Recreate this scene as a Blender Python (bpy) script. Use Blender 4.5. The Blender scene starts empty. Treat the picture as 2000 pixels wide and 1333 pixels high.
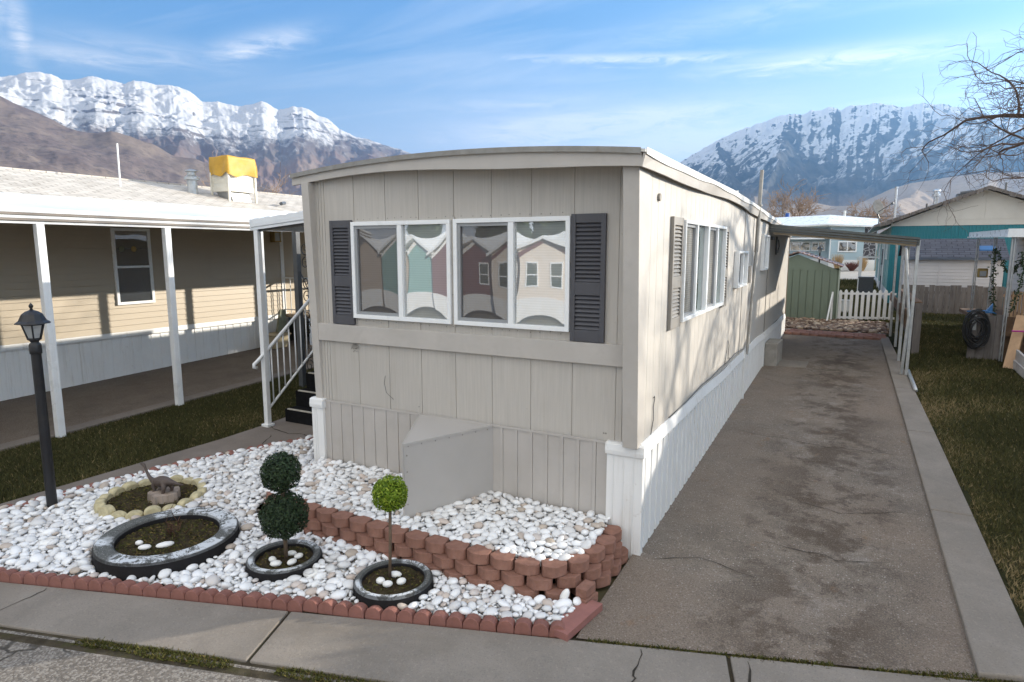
import bpy, bmesh, math, random
import numpy as np
from mathutils import Vector, Matrix

SC = bpy.context.scene
COL = SC.collection
RAD = math.radians
RNG = random.Random(7)

# ------------------------------------------------------------------ ground
def gz(x, y):
    if y <= 16: return .033 * y
    if y <= 46: return .528 + .020 * (y - 16)
    return 1.128

# ------------------------------------------------------------------ mesh helper
class MB:
    def __init__(s): s.v = []; s.f = []; s.m = []; s.cur = 0
    def add(s, vs, fs):
        n = len(s.v); s.v += [tuple(p) for p in vs]
        for f in fs: s.f.append([i + n for i in f]); s.m.append(s.cur)
    def box(s, x0, x1, y0, y1, z0, z1):
        s.add([(x0,y0,z0),(x1,y0,z0),(x1,y1,z0),(x0,y1,z0),(x0,y0,z1),(x1,y0,z1),(x1,y1,z1),(x0,y1,z1)],
              [(0,3,2,1),(4,5,6,7),(0,1,5,4),(1,2,6,5),(2,3,7,6),(3,0,4,7)])
        return s
    def hexa(s, p):   # 8 points bottom 4 ccw then top 4
        s.add(p, [(0,3,2,1),(4,5,6,7),(0,1,5,4),(1,2,6,5),(2,3,7,6),(3,0,4,7)]); return s
    def obox(s, c, ax, ay, hx, hy, z0, z1):
        """box at c (x,y) with unit axes ax, ay in plan"""
        P = [(c[0]+ax[0]*a*hx+ay[0]*b*hy, c[1]+ax[1]*a*hx+ay[1]*b*hy) for a, b in ((-1,-1),(1,-1),(1,1),(-1,1))]
        s.hexa([(x,y,z0) for x,y in P]+[(x,y,z1) for x,y in P]); return s
    def prism(s, poly, axis, a, b):
        """poly: 2D points; axis 'x': (y,z) 'y': (x,z) 'z': (x,y)"""
        def mk(p, t):
            return {'x': (t,p[0],p[1]), 'y': (p[0],t,p[1]), 'z': (p[0],p[1],t)}[axis]
        n = len(poly)
        A = sum(poly[i][0]*poly[(i+1)%n][1]-poly[(i+1)%n][0]*poly[i][1] for i in range(n))
        if (A < 0) != (axis == 'y'): poly = poly[::-1]
        vs = [mk(p,a) for p in poly]+[mk(p,b) for p in poly]
        fs = [tuple(range(n-1,-1,-1)), tuple(range(n,2*n))]
        for i in range(n): j=(i+1)%n; fs.append((i,j,j+n,i+n))
        if b < a: fs = [f[::-1] for f in fs]
        s.add(vs, fs); return s
    def bar(s, p, q, w, h=None, up=(0,0,1)):
        p=Vector(p); q=Vector(q); d=(q-p).normalized(); u=Vector(up)
        if abs(d.dot(u))>.98: u=Vector((0,1,0))
        r=d.cross(u).normalized(); u=r.cross(d).normalized(); h=h or w
        c=[(-1,-1),(1,-1),(1,1),(-1,1)]
        s.add([p+r*a*w/2+u*b*h/2 for a,b in c]+[q+r*a*w/2+u*b*h/2 for a,b in c],
              [(0,1,2,3),(7,6,5,4),(0,4,5,1),(1,5,6,2),(2,6,7,3),(3,7,4,0)]); return s
    def tube(s, pts, r, n=8, cap=True):
        pts=[Vector(p) for p in pts]; k=len(pts)
        if not hasattr(r,'__len__'): r=[r]*k
        vs=[]; fs=[]; prev=None
        for i,p in enumerate(pts):
            d=(pts[min(i+1,k-1)]-pts[max(i-1,0)]).normalized()
            if prev is None:
                a=Vector((0,0,1)) if abs(d.z)<.9 else Vector((1,0,0))
                u=d.cross(a).normalized()
            else:
                u=(prev-d*prev.dot(d))
                u=u.normalized() if u.length>1e-6 else d.orthogonal().normalized()
            prev=u; w=d.cross(u)
            for j in range(n):
                t=2*math.pi*j/n; vs.append(p+(u*math.cos(t)+w*math.sin(t))*r[i])
        for i in range(k-1):
            for j in range(n):
                a=i*n+j; b=i*n+(j+1)%n; fs.append((a,b,b+n,a+n))
        if cap: fs.append(tuple(range(n-1,-1,-1))); fs.append(tuple(range((k-1)*n,k*n)))
        s.add(vs,fs); return s
    def lathe(s, prof, c=(0,0,0), n=32, closed=False):
        """prof list of (r,z)"""
        vs=[];fs=[];k=len(prof)
        for r,z in prof:
            for j in range(n):
                t=2*math.pi*j/n; vs.append((c[0]+r*math.cos(t),c[1]+r*math.sin(t),c[2]+z))
        for i in range(k if closed else k-1):
            for j in range(n):
                a=i*n+j; b=i*n+(j+1)%n; i2=((i+1)%k)*n
                fs.append((a,b,i2+(j+1)%n,i2+j))
        if not closed:
            fs.append(tuple(range(n-1,-1,-1))); fs.append(tuple(range((k-1)*n,k*n)))
        s.add(vs,fs); return s
    def sphere(s, c, r, n=12, m=8):
        if not hasattr(r,'__len__'): r=(r,r,r)
        vs=[(c[0],c[1],c[2]-r[2])]; fs=[]
        for i in range(1,m):
            ph=-math.pi/2+math.pi*i/m
            for j in range(n):
                t=2*math.pi*j/n; vs.append((c[0]+r[0]*math.cos(ph)*math.cos(t),c[1]+r[1]*math.cos(ph)*math.sin(t),c[2]+r[2]*math.sin(ph)))
        vs.append((c[0],c[1],c[2]+r[2])); N=len(vs)-1
        for j in range(n):
            fs.append((0,1+(j+1)%n,1+j)); fs.append((N,1+(m-2)*n+j,1+(m-2)*n+(j+1)%n))
        for i in range(m-2):
            for j in range(n):
                a=1+i*n+j;b=1+i*n+(j+1)%n; fs.append((a,b,b+n,a+n))
        s.add(vs,fs); return s
    def grid(s, fn, nu, nv):
        vs=[fn(u/nu,v/nv) for v in range(nv+1) for u in range(nu+1)]
        fs=[(v*(nu+1)+u,v*(nu+1)+u+1,(v+1)*(nu+1)+u+1,(v+1)*(nu+1)+u) for v in range(nv) for u in range(nu)]
        s.add(vs,fs); return s

BASE = {}
def _base(parent):
    return BASE[parent.name] if parent is not None else None
def obj(name, mb, mat, parent=None, smooth=False, bevel=0, base=None, seg=2, rep=None):
    """links a mesh built in world coordinates as ONE object, with its origin at its thing's base"""
    b = _base(parent) if parent is not None else base
    if b is None:
        a=np.array(mb.v); b=Vector((float(a[:,0].mean()),float(a[:,1].mean()),float(a[:,2].min())))
    b=Vector(b)
    me=bpy.data.meshes.new(name)
    me.from_pydata([(p[0]-b.x,p[1]-b.y,p[2]-b.z) for p in mb.v],[],mb.f)
    mats = mat if isinstance(mat,(list,tuple)) else [mat]
    for m in mats: me.materials.append(m)
    if len(mats)>1: me.polygons.foreach_set('material_index', mb.m)
    if smooth: me.polygons.foreach_set('use_smooth',[True]*len(me.polygons))
    me.update()
    o=bpy.data.objects.new(name,me); COL.objects.link(o)
    if parent is not None: o.parent=parent
    else: o.location=b
    BASE[o.name]=b
    if bevel:
        md=o.modifiers.new('bevel','BEVEL'); md.width=bevel; md.segments=seg; md.limit_method='ANGLE'; md.angle_limit=RAD(40)
        md.harden_normals=False
    return o
def npobj(name, V, F, mat, tint=None, smooth=False, parent=None, base=(0,0,0)):
    """V (n,3) float, F (m,k) int"""
    me=bpy.data.meshes.new(name); b=np.array(_base(parent) if parent is not None else base,float)
    V=(V-b).astype(np.float32); F=F.astype(np.int32); m,k=F.shape
    me.vertices.add(len(V)); me.vertices.foreach_set('co',V.ravel())
    me.loops.add(m*k); me.loops.foreach_set('vertex_index',F.ravel())
    me.polygons.add(m); me.polygons.foreach_set('loop_start',np.arange(m,dtype=np.int32)*k)
    me.polygons.foreach_set('loop_total',np.full(m,k,np.int32))
    if smooth: me.polygons.foreach_set('use_smooth',np.ones(m,bool))
    if tint is not None:
        at=me.attributes.new('tint','FLOAT','POINT'); at.data.foreach_set('value',tint.astype(np.float32))
    me.materials.append(mat); me.update(calc_edges=True)
    o=bpy.data.objects.new(name,me); COL.objects.link(o)
    if parent is not None: o.parent=parent
    else: o.location=base
    BASE[o.name]=Vector(base) if parent is None else _base(parent)
    return o
def tag(o, label=None, cat=None, group=None, kind=None):
    if label: o['label']=label
    if cat: o['category']=cat
    if group: o['group']=group
    if kind: o['kind']=kind
    return o
def thing(name, label, cat, loc, group=None):
    o=bpy.data.objects.new(name,None); COL.objects.link(o); o.location=loc; o.empty_display_size=.1
    BASE[o.name]=Vector(loc); return tag(o,label,cat,group)
def copy_tree(o, parent=None):
    c=o.copy(); COL.objects.link(c); BASE[c.name]=BASE[o.name]
    if parent is not None: c.parent=parent
    for ch in [x for x in o.children]: copy_tree(ch,c)
    return c
ORD=['first','second','third','fourth','fifth','sixth','seventh','eighth','ninth','tenth','eleventh','twelfth','thirteenth','fourteenth','fifteenth','sixteenth','seventeenth','eighteenth','nineteenth','twentieth','twenty-first','twenty-second','twenty-third','twenty-fourth']

# ------------------------------------------------------------------ materials
class NT:
    def __init__(s, name):
        s.m=bpy.data.materials.new(name); s.m.use_nodes=True; s.t=s.m.node_tree; s.t.nodes.clear()
        s.out=s.n('ShaderNodeOutputMaterial'); s.b=s.n('ShaderNodeBsdfPrincipled'); s.l(s.b.outputs[0],s.out.inputs[0])
        s.tc=s.n('ShaderNodeTexCoord')
    def n(s,t,**k):
        o=s.t.nodes.new(t)
        for a,b in k.items(): setattr(o,a,b)
        return o
    def l(s,a,b): s.t.links.new(a,b)
    def set(s,sock,v):
        if hasattr(v,'is_output') or hasattr(v,'links'): s.l(v,sock)
        else: sock.default_value=v
    def coord(s, scale=(1,1,1), kind='Object', rot=(0,0,0)):
        mp=s.n('ShaderNodeMapping'); mp.inputs['Scale'].default_value=scale; mp.inputs['Rotation'].default_value=rot
        s.l(s.tc.outputs[kind],mp.inputs[0]); return mp.outputs[0]
    def noise(s, co, scale, detail=4, rough=.55, dist=0):
        n=s.n('ShaderNodeTexNoise'); s.l(co,n.inputs['Vector']); n.inputs['Scale'].default_value=scale
        n.inputs['Detail'].default_value=detail; n.inputs['Roughness'].default_value=rough; n.inputs['Distortion'].default_value=dist
        return n.outputs[0]
    def ramp(s, fac, stops, interp='LINEAR'):
        r=s.n('ShaderNodeValToRGB'); r.color_ramp.interpolation=interp; s.l(fac,r.inputs[0]); e=r.color_ramp.elements
        while len(e)<len(stops): e.new(.5)
        for i,(p,c) in enumerate(stops):
            e[i].position=p; e[i].color=c if len(c)==4 else (*c,1)
        return r.outputs[0]
    def mix(s, f, a, b, mode='MIX'):
        m=s.n('ShaderNodeMix',data_type='RGBA',blend_type=mode)
        s.set(m.inputs[0],f)
        for i,v in ((6,a),(7,b)):
            if isinstance(v,tuple): m.inputs[i].default_value=v if len(v)==4 else (*v,1)
            else: s.l(v,m.inputs[i])
        return m.outputs[2]
    def math(s, op, a, b=0., c=None):
        m=s.n('ShaderNodeMath',operation=op); s.set(m.inputs[0],a); s.set(m.inputs[1],b)
        if c is not None: s.set(m.inputs[2],c)
        return m.outputs[0]
    def maprange(s, v, a, b, c=0., d=1.):
        m=s.n('ShaderNodeMapRange'); s.l(v,m.inputs[0])
        for i,x in zip((1,2,3,4),(a,b,c,d)): m.inputs[i].default_value=x
        return m.outputs[0]
    def bump(s, h, strength=.3, dist=.01, nrm=None):
        b=s.n('ShaderNodeBump'); b.inputs['Strength'].default_value=strength; b.inputs['Distance'].default_value=dist
        s.l(h,b.inputs['Height'])
        if nrm is not None: s.l(nrm,b.inputs['Normal'])
        s.l(b.outputs[0],s.b.inputs['Normal']); return b.outputs[0]
    def col(s,c): s.set(s.b.inputs['Base Color'], (*c,1) if isinstance(c,tuple) and len(c)==3 else c)
    def rough(s,r): s.set(s.b.inputs['Roughness'],r)
    def spec(s,v): s.b.inputs['Specular IOR Level'].default_value=v

def pm(name, c, rough=.55, var=.18, vs=3., bump=.15, bs=80., bd=.004, metal=0., stretch=(1,1,1), spec=.4, dirt=None, dirtv=.5, dscale=2.):
    """painted / plain surface with mottling, fine grain and optional dirt patches"""
    N=NT(name); co=N.coord(stretch)
    a=N.noise(co,vs,5,.6); lo=tuple(x*(1-var) for x in c); hi=tuple(min(1,x*(1+var)) for x in c)
    k=N.ramp(a,[(.3,lo),(.7,hi)])
    if dirt:
        d=N.noise(N.coord((1,1,1)),dscale,6,.65,.4); f=N.maprange(d,.52,.75,0,dirtv)
        k=N.mix(f,k,dirt)
    N.col(k); h=N.noise(co,bs,3,.6); N.bump(h,bump,bd)
    N.rough(N.maprange(a,.2,.8,max(0,rough-.1),min(1,rough+.1))); N.b.inputs['Metallic'].default_value=metal; N.spec(spec)
    return N.m
M={}
# ------------------------------------------------------------------ exposure and air settings
USE_HAZE=True
SKY=.113; SUNE=4.7; EXPO=1.27; SKYTINT=(.36,.61,1.26); SKYG=2.35; SKYA=.50; CLOUDCOL=(4.4,4.6,4.85,1); FILLCOL=(8.3,7.8,6.9,1)
# (azimuth, elevation, half width, half height, slope, strength) of single cirrus streaks, degrees on the sky
STREAKS=[(-64.4,14.6,.75,2.2,-1.1,.95),(-61.5,13.6,5.,.7,.02,.75),(-19.,15.6,11.,.42,-.035,1.0),(-2.,14.3,9.,.8,-.01,1.0),(-49.,15.8,4.,.9,.30,.95),(-57.,14.4,7.,1.1,-.02,.45),(-65.5,16.,1.4,2.0,.9,.65),(-20.,10.6,12.,1.3,.06,1.0),(-14.,9.,9.,1.2,.04,.8),(-27,12.3,10,.9,.03,.35),(-10,18,14,1.2,.12,.30)]
# ------------------------------------------------------------------ materials of the place
def wood_siding(name, c, grain=.10):
    N=NT(name); co=N.coord((1,1,.035)); a=N.noise(co,55,5,.65); b=N.noise(N.coord((1,1,1)),1.3,4,.6)
    lo=tuple(x*(1-grain) for x in c); hi=tuple(x*(1+grain*.6) for x in c)
    k=N.ramp(a,[(.3,lo),(.65,hi)]); k=N.mix(N.maprange(b,.45,.8,0,.35),k,tuple(x*.86 for x in c))
    st=N.noise(N.coord((1,1,.03)),13,4,.7); st2=N.noise(N.coord((1,1,.6)),1.7,3,.6); k=N.mix(N.math('MULTIPLY',N.maprange(st,.56,.70,0,.34),N.maprange(st2,.45,.62)),k,(.29,.25,.205))
    bl=N.noise(N.coord((1,1,1)),.9,3,.5); k=N.mix(N.maprange(bl,.5,.7,0,.22),k,tuple(min(1,x*1.16) for x in c))
    sp=N.noise(N.coord((1,1,1)),38,2,.5); k=N.mix(N.maprange(sp,.74,.78,0,.5),k,tuple(x*.5 for x in c))
    N.col(k); N.bump(a,.22,.004); N.rough(.55); N.spec(.35); return N.m
M['taupe']=wood_siding('taupe_wood_siding',(.47,.44,.40))
M['taupe_flat']=pm('taupe_trim_paint',(.46,.43,.395),.5,.07,2.5,.08,60,.003,dirt=(.30,.27,.24),dirtv=.3,dscale=5)
M['taupe_skirt']=pm('taupe_metal_skirting',(.455,.425,.395),.45,.06,2.,.05,30,.003,dirt=(.33,.30,.27),dirtv=.35,dscale=2.5)
M['hitch']=pm('grey_sheet_metal',(.42,.40,.38),.4,.06,1.5,.04,20,.003,spec=.5)
M['white']=pm('white_paint',(.78,.78,.77),.45,.05,4,.06,60,.002,dirt=(.5,.47,.42),dirtv=.3,dscale=6)
M['white_skirt']=pm('white_vinyl_skirting',(.80,.80,.79),.35,.04,2,.03,30,.002,dirt=(.52,.48,.42),dirtv=.45,dscale=3.5)
def skirtmat(name,c):
    N=NT(name); co=N.coord(); a=N.noise(co,2.2,5,.6); k=N.ramp(a,[(.3,tuple(x*.93 for x in c)),(.7,c)])
    st=N.noise(N.coord((1,1,.05)),16,5,.7); m=N.noise(N.coord((1,1,.8)),1.3,3,.6); k=N.mix(N.math('MULTIPLY',N.maprange(st,.52,.68,0,.5),N.maprange(m,.42,.6)),k,(.47,.43,.37))
    d=N.noise(co,11,6,.75); k=N.mix(N.maprange(d,.62,.72,0,.45),k,(.42,.37,.31)); N.col(k); N.rough(.42); N.spec(.35); N.bump(N.noise(N.coord((1,1,.3)),5,2),.25,.012); return N.m
M['white_skirt']=skirtmat('white_vinyl_skirting_worn',(.80,.80,.79))
M['white_frame']=pm('white_window_frame',(.82,.83,.83),.3,.03,4,.02,40,.002)
M['white_metal']=pm('white_aluminium',(.78,.79,.79),.3,.04,3,.03,20,.002,dirt=(.55,.52,.48),dirtv=.25,dscale=7)
M['grey_frame']=pm('grey_screen_frame',(.30,.31,.32),.4,.05,4,.02)
M['slate']=pm('slate_shutter_paint',(.075,.075,.085),.5,.12,6,.1,90,.002)
M['taupe_shutter']=pm('taupe_shutter_paint',(.26,.24,.215),.5,.1,6,.1,90,.002)  # slate shutter paint made lighter, sunlight put into the colour
M['roof_white']=pm('white_roof_coating',(.66,.65,.62),.6,.12,1.2,.2,14,.006,dirt=(.33,.31,.28),dirtv=.6,dscale=1.3)
M['awning_grey']=pm('grey_green_aluminium',(.085,.093,.090),.42,.08,3,.04,20,.002,dirt=(.30,.27,.22),dirtv=.3,dscale=5)
M['awning_under']=pm('dark_awning_underside',(.20,.19,.17),.6,.1,3,.04)
M['awning_white']=pm('white_ribbed_aluminium',(.72,.74,.76),.33,.05,3,.03,20,.002,dirt=(.45,.44,.43),dirtv=.35,dscale=4)
M['beam_brown']=pm('tan_painted_metal',(.36,.28,.19),.5,.12,5,.05)
M['black_metal']=pm('black_painted_metal',(.018,.018,.020),.38,.2,10,.1,70,.002,dirt=(.06,.055,.05),dirtv=.3,dscale=9)
M['dark_metal']=pm('dark_grey_metal',(.09,.095,.10),.4,.15,8,.06)
M['galv']=pm('galvanised_metal',(.46,.47,.47),.38,.14,9,.06,40,.002,metal=.6,dirt=(.24,.22,.20),dirtv=.5,dscale=8)
M['conduit']=pm('weathered_conduit',(.27,.26,.24),.5,.15,9,.06,40,.002,metal=.3,dirt=(.16,.12,.09),dirtv=.5,dscale=10)
M['beige']=pm('beige_vinyl_siding',(.43,.365,.275),.45,.06,1.2,.08,70,.002,stretch=(1,.25,1),dirt=(.33,.28,.21),dirtv=.25,dscale=2.)
M['carpet']=pm('black_outdoor_carpet',(.011,.011,.012),.95,.3,14,.8,240,.006,spec=.1)
M['nosing']=pm('worn_metal_nosing',(.45,.42,.36),.5,.2,20,.1,60,.002,dirt=(.16,.14,.12),dirtv=.7,dscale=14)
M['concrete_block']=pm('old_concrete',(.30,.28,.25),.85,.16,5,.5,60,.006,dirt=(.15,.135,.115),dirtv=.6,dscale=4)
M['soil']=pm('garden_soil',(.060,.045,.028),.95,.45,14,1.,70,.03,spec=.1,dirt=(.085,.085,.03),dirtv=.65,dscale=7)
M['stump']=pm('weathered_stump_wood',(.30,.245,.205),.85,.35,12,.8,45,.02,stretch=(1,1,.25),dirt=(.13,.10,.08),dirtv=.7,dscale=10)
M['dino']=pm('bronze_brown_resin',(.085,.064,.055),.5,.25,14,.5,50,.006)
M['bark']=pm('grey_brown_bark',(.115,.085,.072),.9,.3,6,.6,30,.02,stretch=(1,1,.3),spec=.1)
M['twig']=pm('dry_brown_twig',(.10,.055,.04),.9,.25,20,.1,spec=.1)
M['bark_tan']=pm('tan_winter_twigs',(.36,.27,.21),.9,.2,.4,.1,spec=.1)
M['stem']=pm('topiary_stem',(.13,.09,.06),.8,.25,20,.4,80,.004)
M['brick_red']=pm('red_concrete_block',(.265,.14,.105),.9,.24,9,.9,75,.008,spec=.15,dirt=(.30,.195,.15),dirtv=.5,dscale=6)
M['edging']=pm('red_scalloped_edging',(.26,.122,.10),.9,.18,10,.8,110,.006,spec=.15,dirt=(.19,.09,.07),dirtv=.5,dscale=7)
M['flat_edging']=pm('rose_edging',(.28,.13,.112),.9,.12,10,.5,110,.005,spec=.15)
M['cream_stone']=pm('cream_edging_stone',(.52,.46,.29),.9,.2,14,.7,80,.008,spec=.15,dirt=(.22,.18,.12),dirtv=.7,dscale=12)
M['green_shed']=pm('sage_green_paint',(.165,.205,.155),.6,.09,2,.15,50,.004,stretch=(1,1,.3),dirt=(.12,.15,.115),dirtv=.4,dscale=2)
M['green_trim']=pm('pale_green_trim',(.42,.47,.40),.5,.08,3,.08)
M['rust_roof']=pm('brown_metal_roof',(.20,.125,.105),.5,.2,4,.1,30,.003,dirt=(.30,.22,.19),dirtv=.5,dscale=4)
M['teal']=pm('teal_metal_siding',(.028,.205,.245),.45,.08,1.5,.05)
M['teal_pale']=pm('pale_teal_siding',(.20,.36,.335),.5,.1,2.,.05)
M['gable_white']=pm('off_white_gable',(.60,.58,.53),.6,.08,1.5,.1,30,.004)
M['paleblue']=pm('pale_blue_siding',(.40,.51,.56),.55,.06,1.2,.05)
M['grey_siding']=pm('grey_white_lap_siding',(.56,.55,.56),.5,.05,1.2,.05)
M['old_wood']=pm('weathered_fence_wood',(.175,.158,.148),.9,.35,9,.8,70,.008,stretch=(1,1,.12),spec=.1,dirt=(.12,.10,.09),dirtv=.6,dscale=4)
M['brown_wood']=pm('brown_stained_wood',(.16,.105,.07),.85,.3,9,.6,60,.006,stretch=(1,.12,1),spec=.15)
M['new_wood']=pm('fresh_pine_plank',(.50,.33,.20),.75,.16,7,.3,50,.004,stretch=(1,1,.15),spec=.2)
M['white_plank']=pm('chipped_white_plank',(.58,.55,.52),.7,.2,7,.4,50,.004,stretch=(1,.15,1),dirt=(.28,.22,.17),dirtv=.6,dscale=5)
M['rubber']=pm('black_rubber_hose',(.018,.019,.020),.5,.2,8,.1)
M['tarp']=pm('yellow_tarp',(.50,.285,.035),.5,.14,7,.4,38,.012,spec=.35,dirt=(.42,.24,.04),dirtv=.5,dscale=5)
M['cream_metal']=pm('cream_painted_metal',(.70,.66,.56),.45,.05,3,.04,dirt=(.45,.38,.28),dirtv=.35,dscale=6)
M['dark']=pm('dark_interior',(.02,.022,.025),.7,.2,4,.05)
M['brass']=pm('dull_brass',(.35,.25,.10),.4,.15,12,.1,metal=.7)
M['wicker']=pm('beige_plastic_bin',(.42,.35,.23),.6,.12,6,.1)
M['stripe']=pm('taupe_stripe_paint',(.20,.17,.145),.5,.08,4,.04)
M['olive']=pm('olive_canvas',(.20,.21,.15),.8,.15,6,.2)
M['ac']=pm('dark_grey_condenser',(.06,.065,.07),.5,.2,20,.1)
M['copper']=pm('steel_chimney',(.55,.55,.55),.28,.1,6,.05,metal=.9)
M['blue']=pm('blue_metal',(.03,.11,.42),.4,.1,6,.05)
M['slate_roof']=pm('slate_blue_roof',(.085,.105,.14),.7,.15,3,.2)
M['ivy']=pm('dark_ivy',(.035,.06,.022),.7,.5,20,.1)
M['drygrass']=pm('dry_ornamental_grass',(.42,.29,.15),.8,.25,9,.1)
M['redtwig']=pm('dark_red_shrub',(.16,.07,.06),.8,.3,9,.1)
M['maroon']=pm('maroon_trim',(.15,.05,.058),.5,.1,3,.05)
M['tan_house']=pm('tan_siding',(.42,.34,.27),.55,.05,1.2,.05)
M['cream_house']=pm('cream_siding',(.72,.64,.56),.55,.05,1.2,.05)
M['magenta']=pm('magenta_plastic',(.5,.03,.30),.4,.05)
M['bluetarp']=pm('blue_plastic',(.05,.16,.36),.4,.1)

def brick_like(name, cols, mortar, sc, bw, bh, ms, bump=.5, off=.5, kind='Object', swz=None, rot=(0,0,0)):
    N=NT(name); co=N.coord((1,1,1),kind,rot)
    if swz:
        s=N.n('ShaderNodeSeparateXYZ'); N.l(co,s.inputs[0]); c=N.n('ShaderNodeCombineXYZ')
        for i,k in enumerate(swz): N.l(s.outputs[k],c.inputs[i])
        co=c.outputs[0]
    b=N.n('ShaderNodeTexBrick'); N.l(co,b.inputs['Vector']); b.offset=off
    b.inputs['Color1'].default_value=(*cols[0],1); b.inputs['Color2'].default_value=(*cols[1],1); b.inputs['Mortar'].default_value=(*mortar,1)
    b.inputs['Scale'].default_value=sc; b.inputs['Brick Width'].default_value=bw; b.inputs['Row Height'].default_value=bh
    b.inputs['Mortar Size'].default_value=ms; b.inputs['Bias'].default_value=0
    n=N.noise(N.coord(),3,6,.65); k=N.mix(N.maprange(n,.35,.7,0,.6),b.outputs[0],cols[2])
    N.col(k); h=N.math('SUBTRACT',N.noise(co,60,2),N.math('MULTIPLY',b.outputs[1],1.5)); N.bump(h,bump,.006); N.rough(.85); N.spec(.2); return N.m
M['shingle_white']=brick_like('pale_roof_shingles',((.56,.52,.47),(.40,.37,.33),(.62,.58,.53)),(.20,.18,.15),1,.30,.14,.012,swz=('Y','X','Z'))
M['shingle_dark']=brick_like('slate_grey_shingles',((.105,.11,.135),(.075,.08,.10),(.13,.135,.155)),(.03,.03,.04),1,.30,.13,.012)
M['stone_dark']=None
def voronoi_stone(name, stone, mort, sc):
    N=NT(name); co=N.coord(); v=N.n('ShaderNodeTexVoronoi',feature='DISTANCE_TO_EDGE'); N.l(co,v.inputs['Vector']); v.inputs['Scale'].default_value=sc
    N.col(N.ramp(v.outputs[0],[(.03,mort),(.07,stone)])); N.rough(.8); return N.m
M['stone_dark']=voronoi_stone('dark_stone_veneer',(.06,.06,.07),(.34,.34,.36),3.2)

# window glass: opaque dark pane with a strong clear reflection, slightly wavy
def glass(name, c, refl, wave=.25, wsc=1.6, blinds=0., blind_c=(.5,.5,.48), tone=(1,1,1)):
    N=NT(name); co=N.coord()
    k=c
    if blinds:
        w=N.n('ShaderNodeTexWave',wave_type='BANDS',bands_direction='Z'); N.l(co,w.inputs[0]); w.inputs['Scale'].default_value=14.
        k=N.mix(N.math('MULTIPLY',w.outputs[0],blinds),c,blind_c)
    N.col(k); N.rough(.4); N.spec(.1)
    g=N.n('ShaderNodeBsdfGlossy'); g.inputs['Roughness'].default_value=.012; g.inputs['Color'].default_value=(*tone,1)
    mx=N.n('ShaderNodeMixShader'); mx.inputs[0].default_value=refl
    N.l(N.b.outputs[0],mx.inputs[1]); N.l(g.outputs[0],mx.inputs[2]); N.l(mx.outputs[0],N.out.inputs[0])
    n=N.noise(co,wsc,1,.4); bp=N.n('ShaderNodeBump'); bp.inputs['Strength'].default_value=wave; bp.inputs['Distance'].default_value=.05
    N.l(n,bp.inputs['Height']); N.l(bp.outputs[0],g.inputs['Normal']); return N.m
M['pane']=glass('clear_window_pane',(.30,.32,.32),.36,.06,1.5,.25,(.44,.46,.45))
M['screen_pane']=glass('screened_window_pane',(.085,.08,.08),.12,.06,1.5,.22,(.115,.112,.115))
M['pane_dark']=glass('dark_window_pane',(.03,.035,.04),.25,.1,2.)
M['pane_blind']=glass('window_pane_with_blind',(.16,.155,.14),.22,.2,2.,.5,(.30,.29,.26))
M['pane_green']=glass('greenish_window_pane',(.03,.065,.06),.45,.15,2.)
M['lampglass']=glass('frosted_lamp_glass',(.34,.35,.35),.10,.2,10)

# pebbles, grass, leaves carry their own tint per stone or blade
def tinted(name, stops, rough=.55, bump=.0, bs=60, spec=.35, trans=0.):
    N=NT(name); at=N.n('ShaderNodeAttribute',attribute_name='tint'); k=N.ramp(at.outputs['Fac'],stops)
    N.rough(rough); N.spec(spec)
    if bump:
        co=N.coord(); n=N.noise(co,bs,3,.6); N.bump(n,bump,.002); k=N.mix(N.maprange(n,.35,.75,0,.3),k,(.58,.52,.46),'MULTIPLY') if False else k
    N.col(k)
    if trans:
        t=N.n('ShaderNodeBsdfTranslucent'); N.l(k,t.inputs[0]); mx=N.n('ShaderNodeMixShader'); mx.inputs[0].default_value=trans
        N.l(N.b.outputs[0],mx.inputs[1]); N.l(t.outputs[0],mx.inputs[2]); N.l(mx.outputs[0],N.out.inputs[0])
    return N.m
M['pebble']=tinted('white_river_pebbles',[(0,(.42,.36,.30)),(.08,(.56,.48,.43)),(.13,(.58,.57,.56)),(.30,(.66,.66,.66)),(.7,(.77,.775,.78)),(1,(.84,.84,.84))],.5,.25,45)
M['whitestone']=pm('smooth_white_stone',(.82,.81,.78),.5,.06,8,.1,40,.003)
M['riverrock']=tinted('tan_river_rocks',[(0,(.085,.055,.040)),(.45,(.20,.13,.09)),(.8,(.33,.24,.165)),(1,(.52,.43,.32))],.7,.2,30)
M['grass']=tinted('winter_lawn_grass',[(0,(.046,.047,.018)),(.5,(.092,.090,.032)),(.75,(.165,.135,.058)),(1,(.33,.25,.13))],.7,trans=.25,spec=.2)
M['moss']=tinted('joint_moss',[(0,(.035,.042,.012)),(.6,(.085,.085,.022)),(1,(.17,.12,.05))],.8,spec=.1)
M['leaf_dark']=tinted('dark_topiary_leaves',[(0,(.012,.024,.010)),(.6,(.026,.048,.020)),(1,(.05,.085,.033))],.6,trans=.2)
M['leaf_bright']=tinted('lime_topiary_leaves',[(0,(.075,.14,.008)),(.6,(.20,.30,.018)),(1,(.38,.46,.05))],.5,trans=.3)
M['leaf_hedge']=tinted('hedge_leaves',[(0,(.02,.04,.015)),(1,(.06,.09,.03))],.6,trans=.2)
M['tyrewhite']=None
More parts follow.
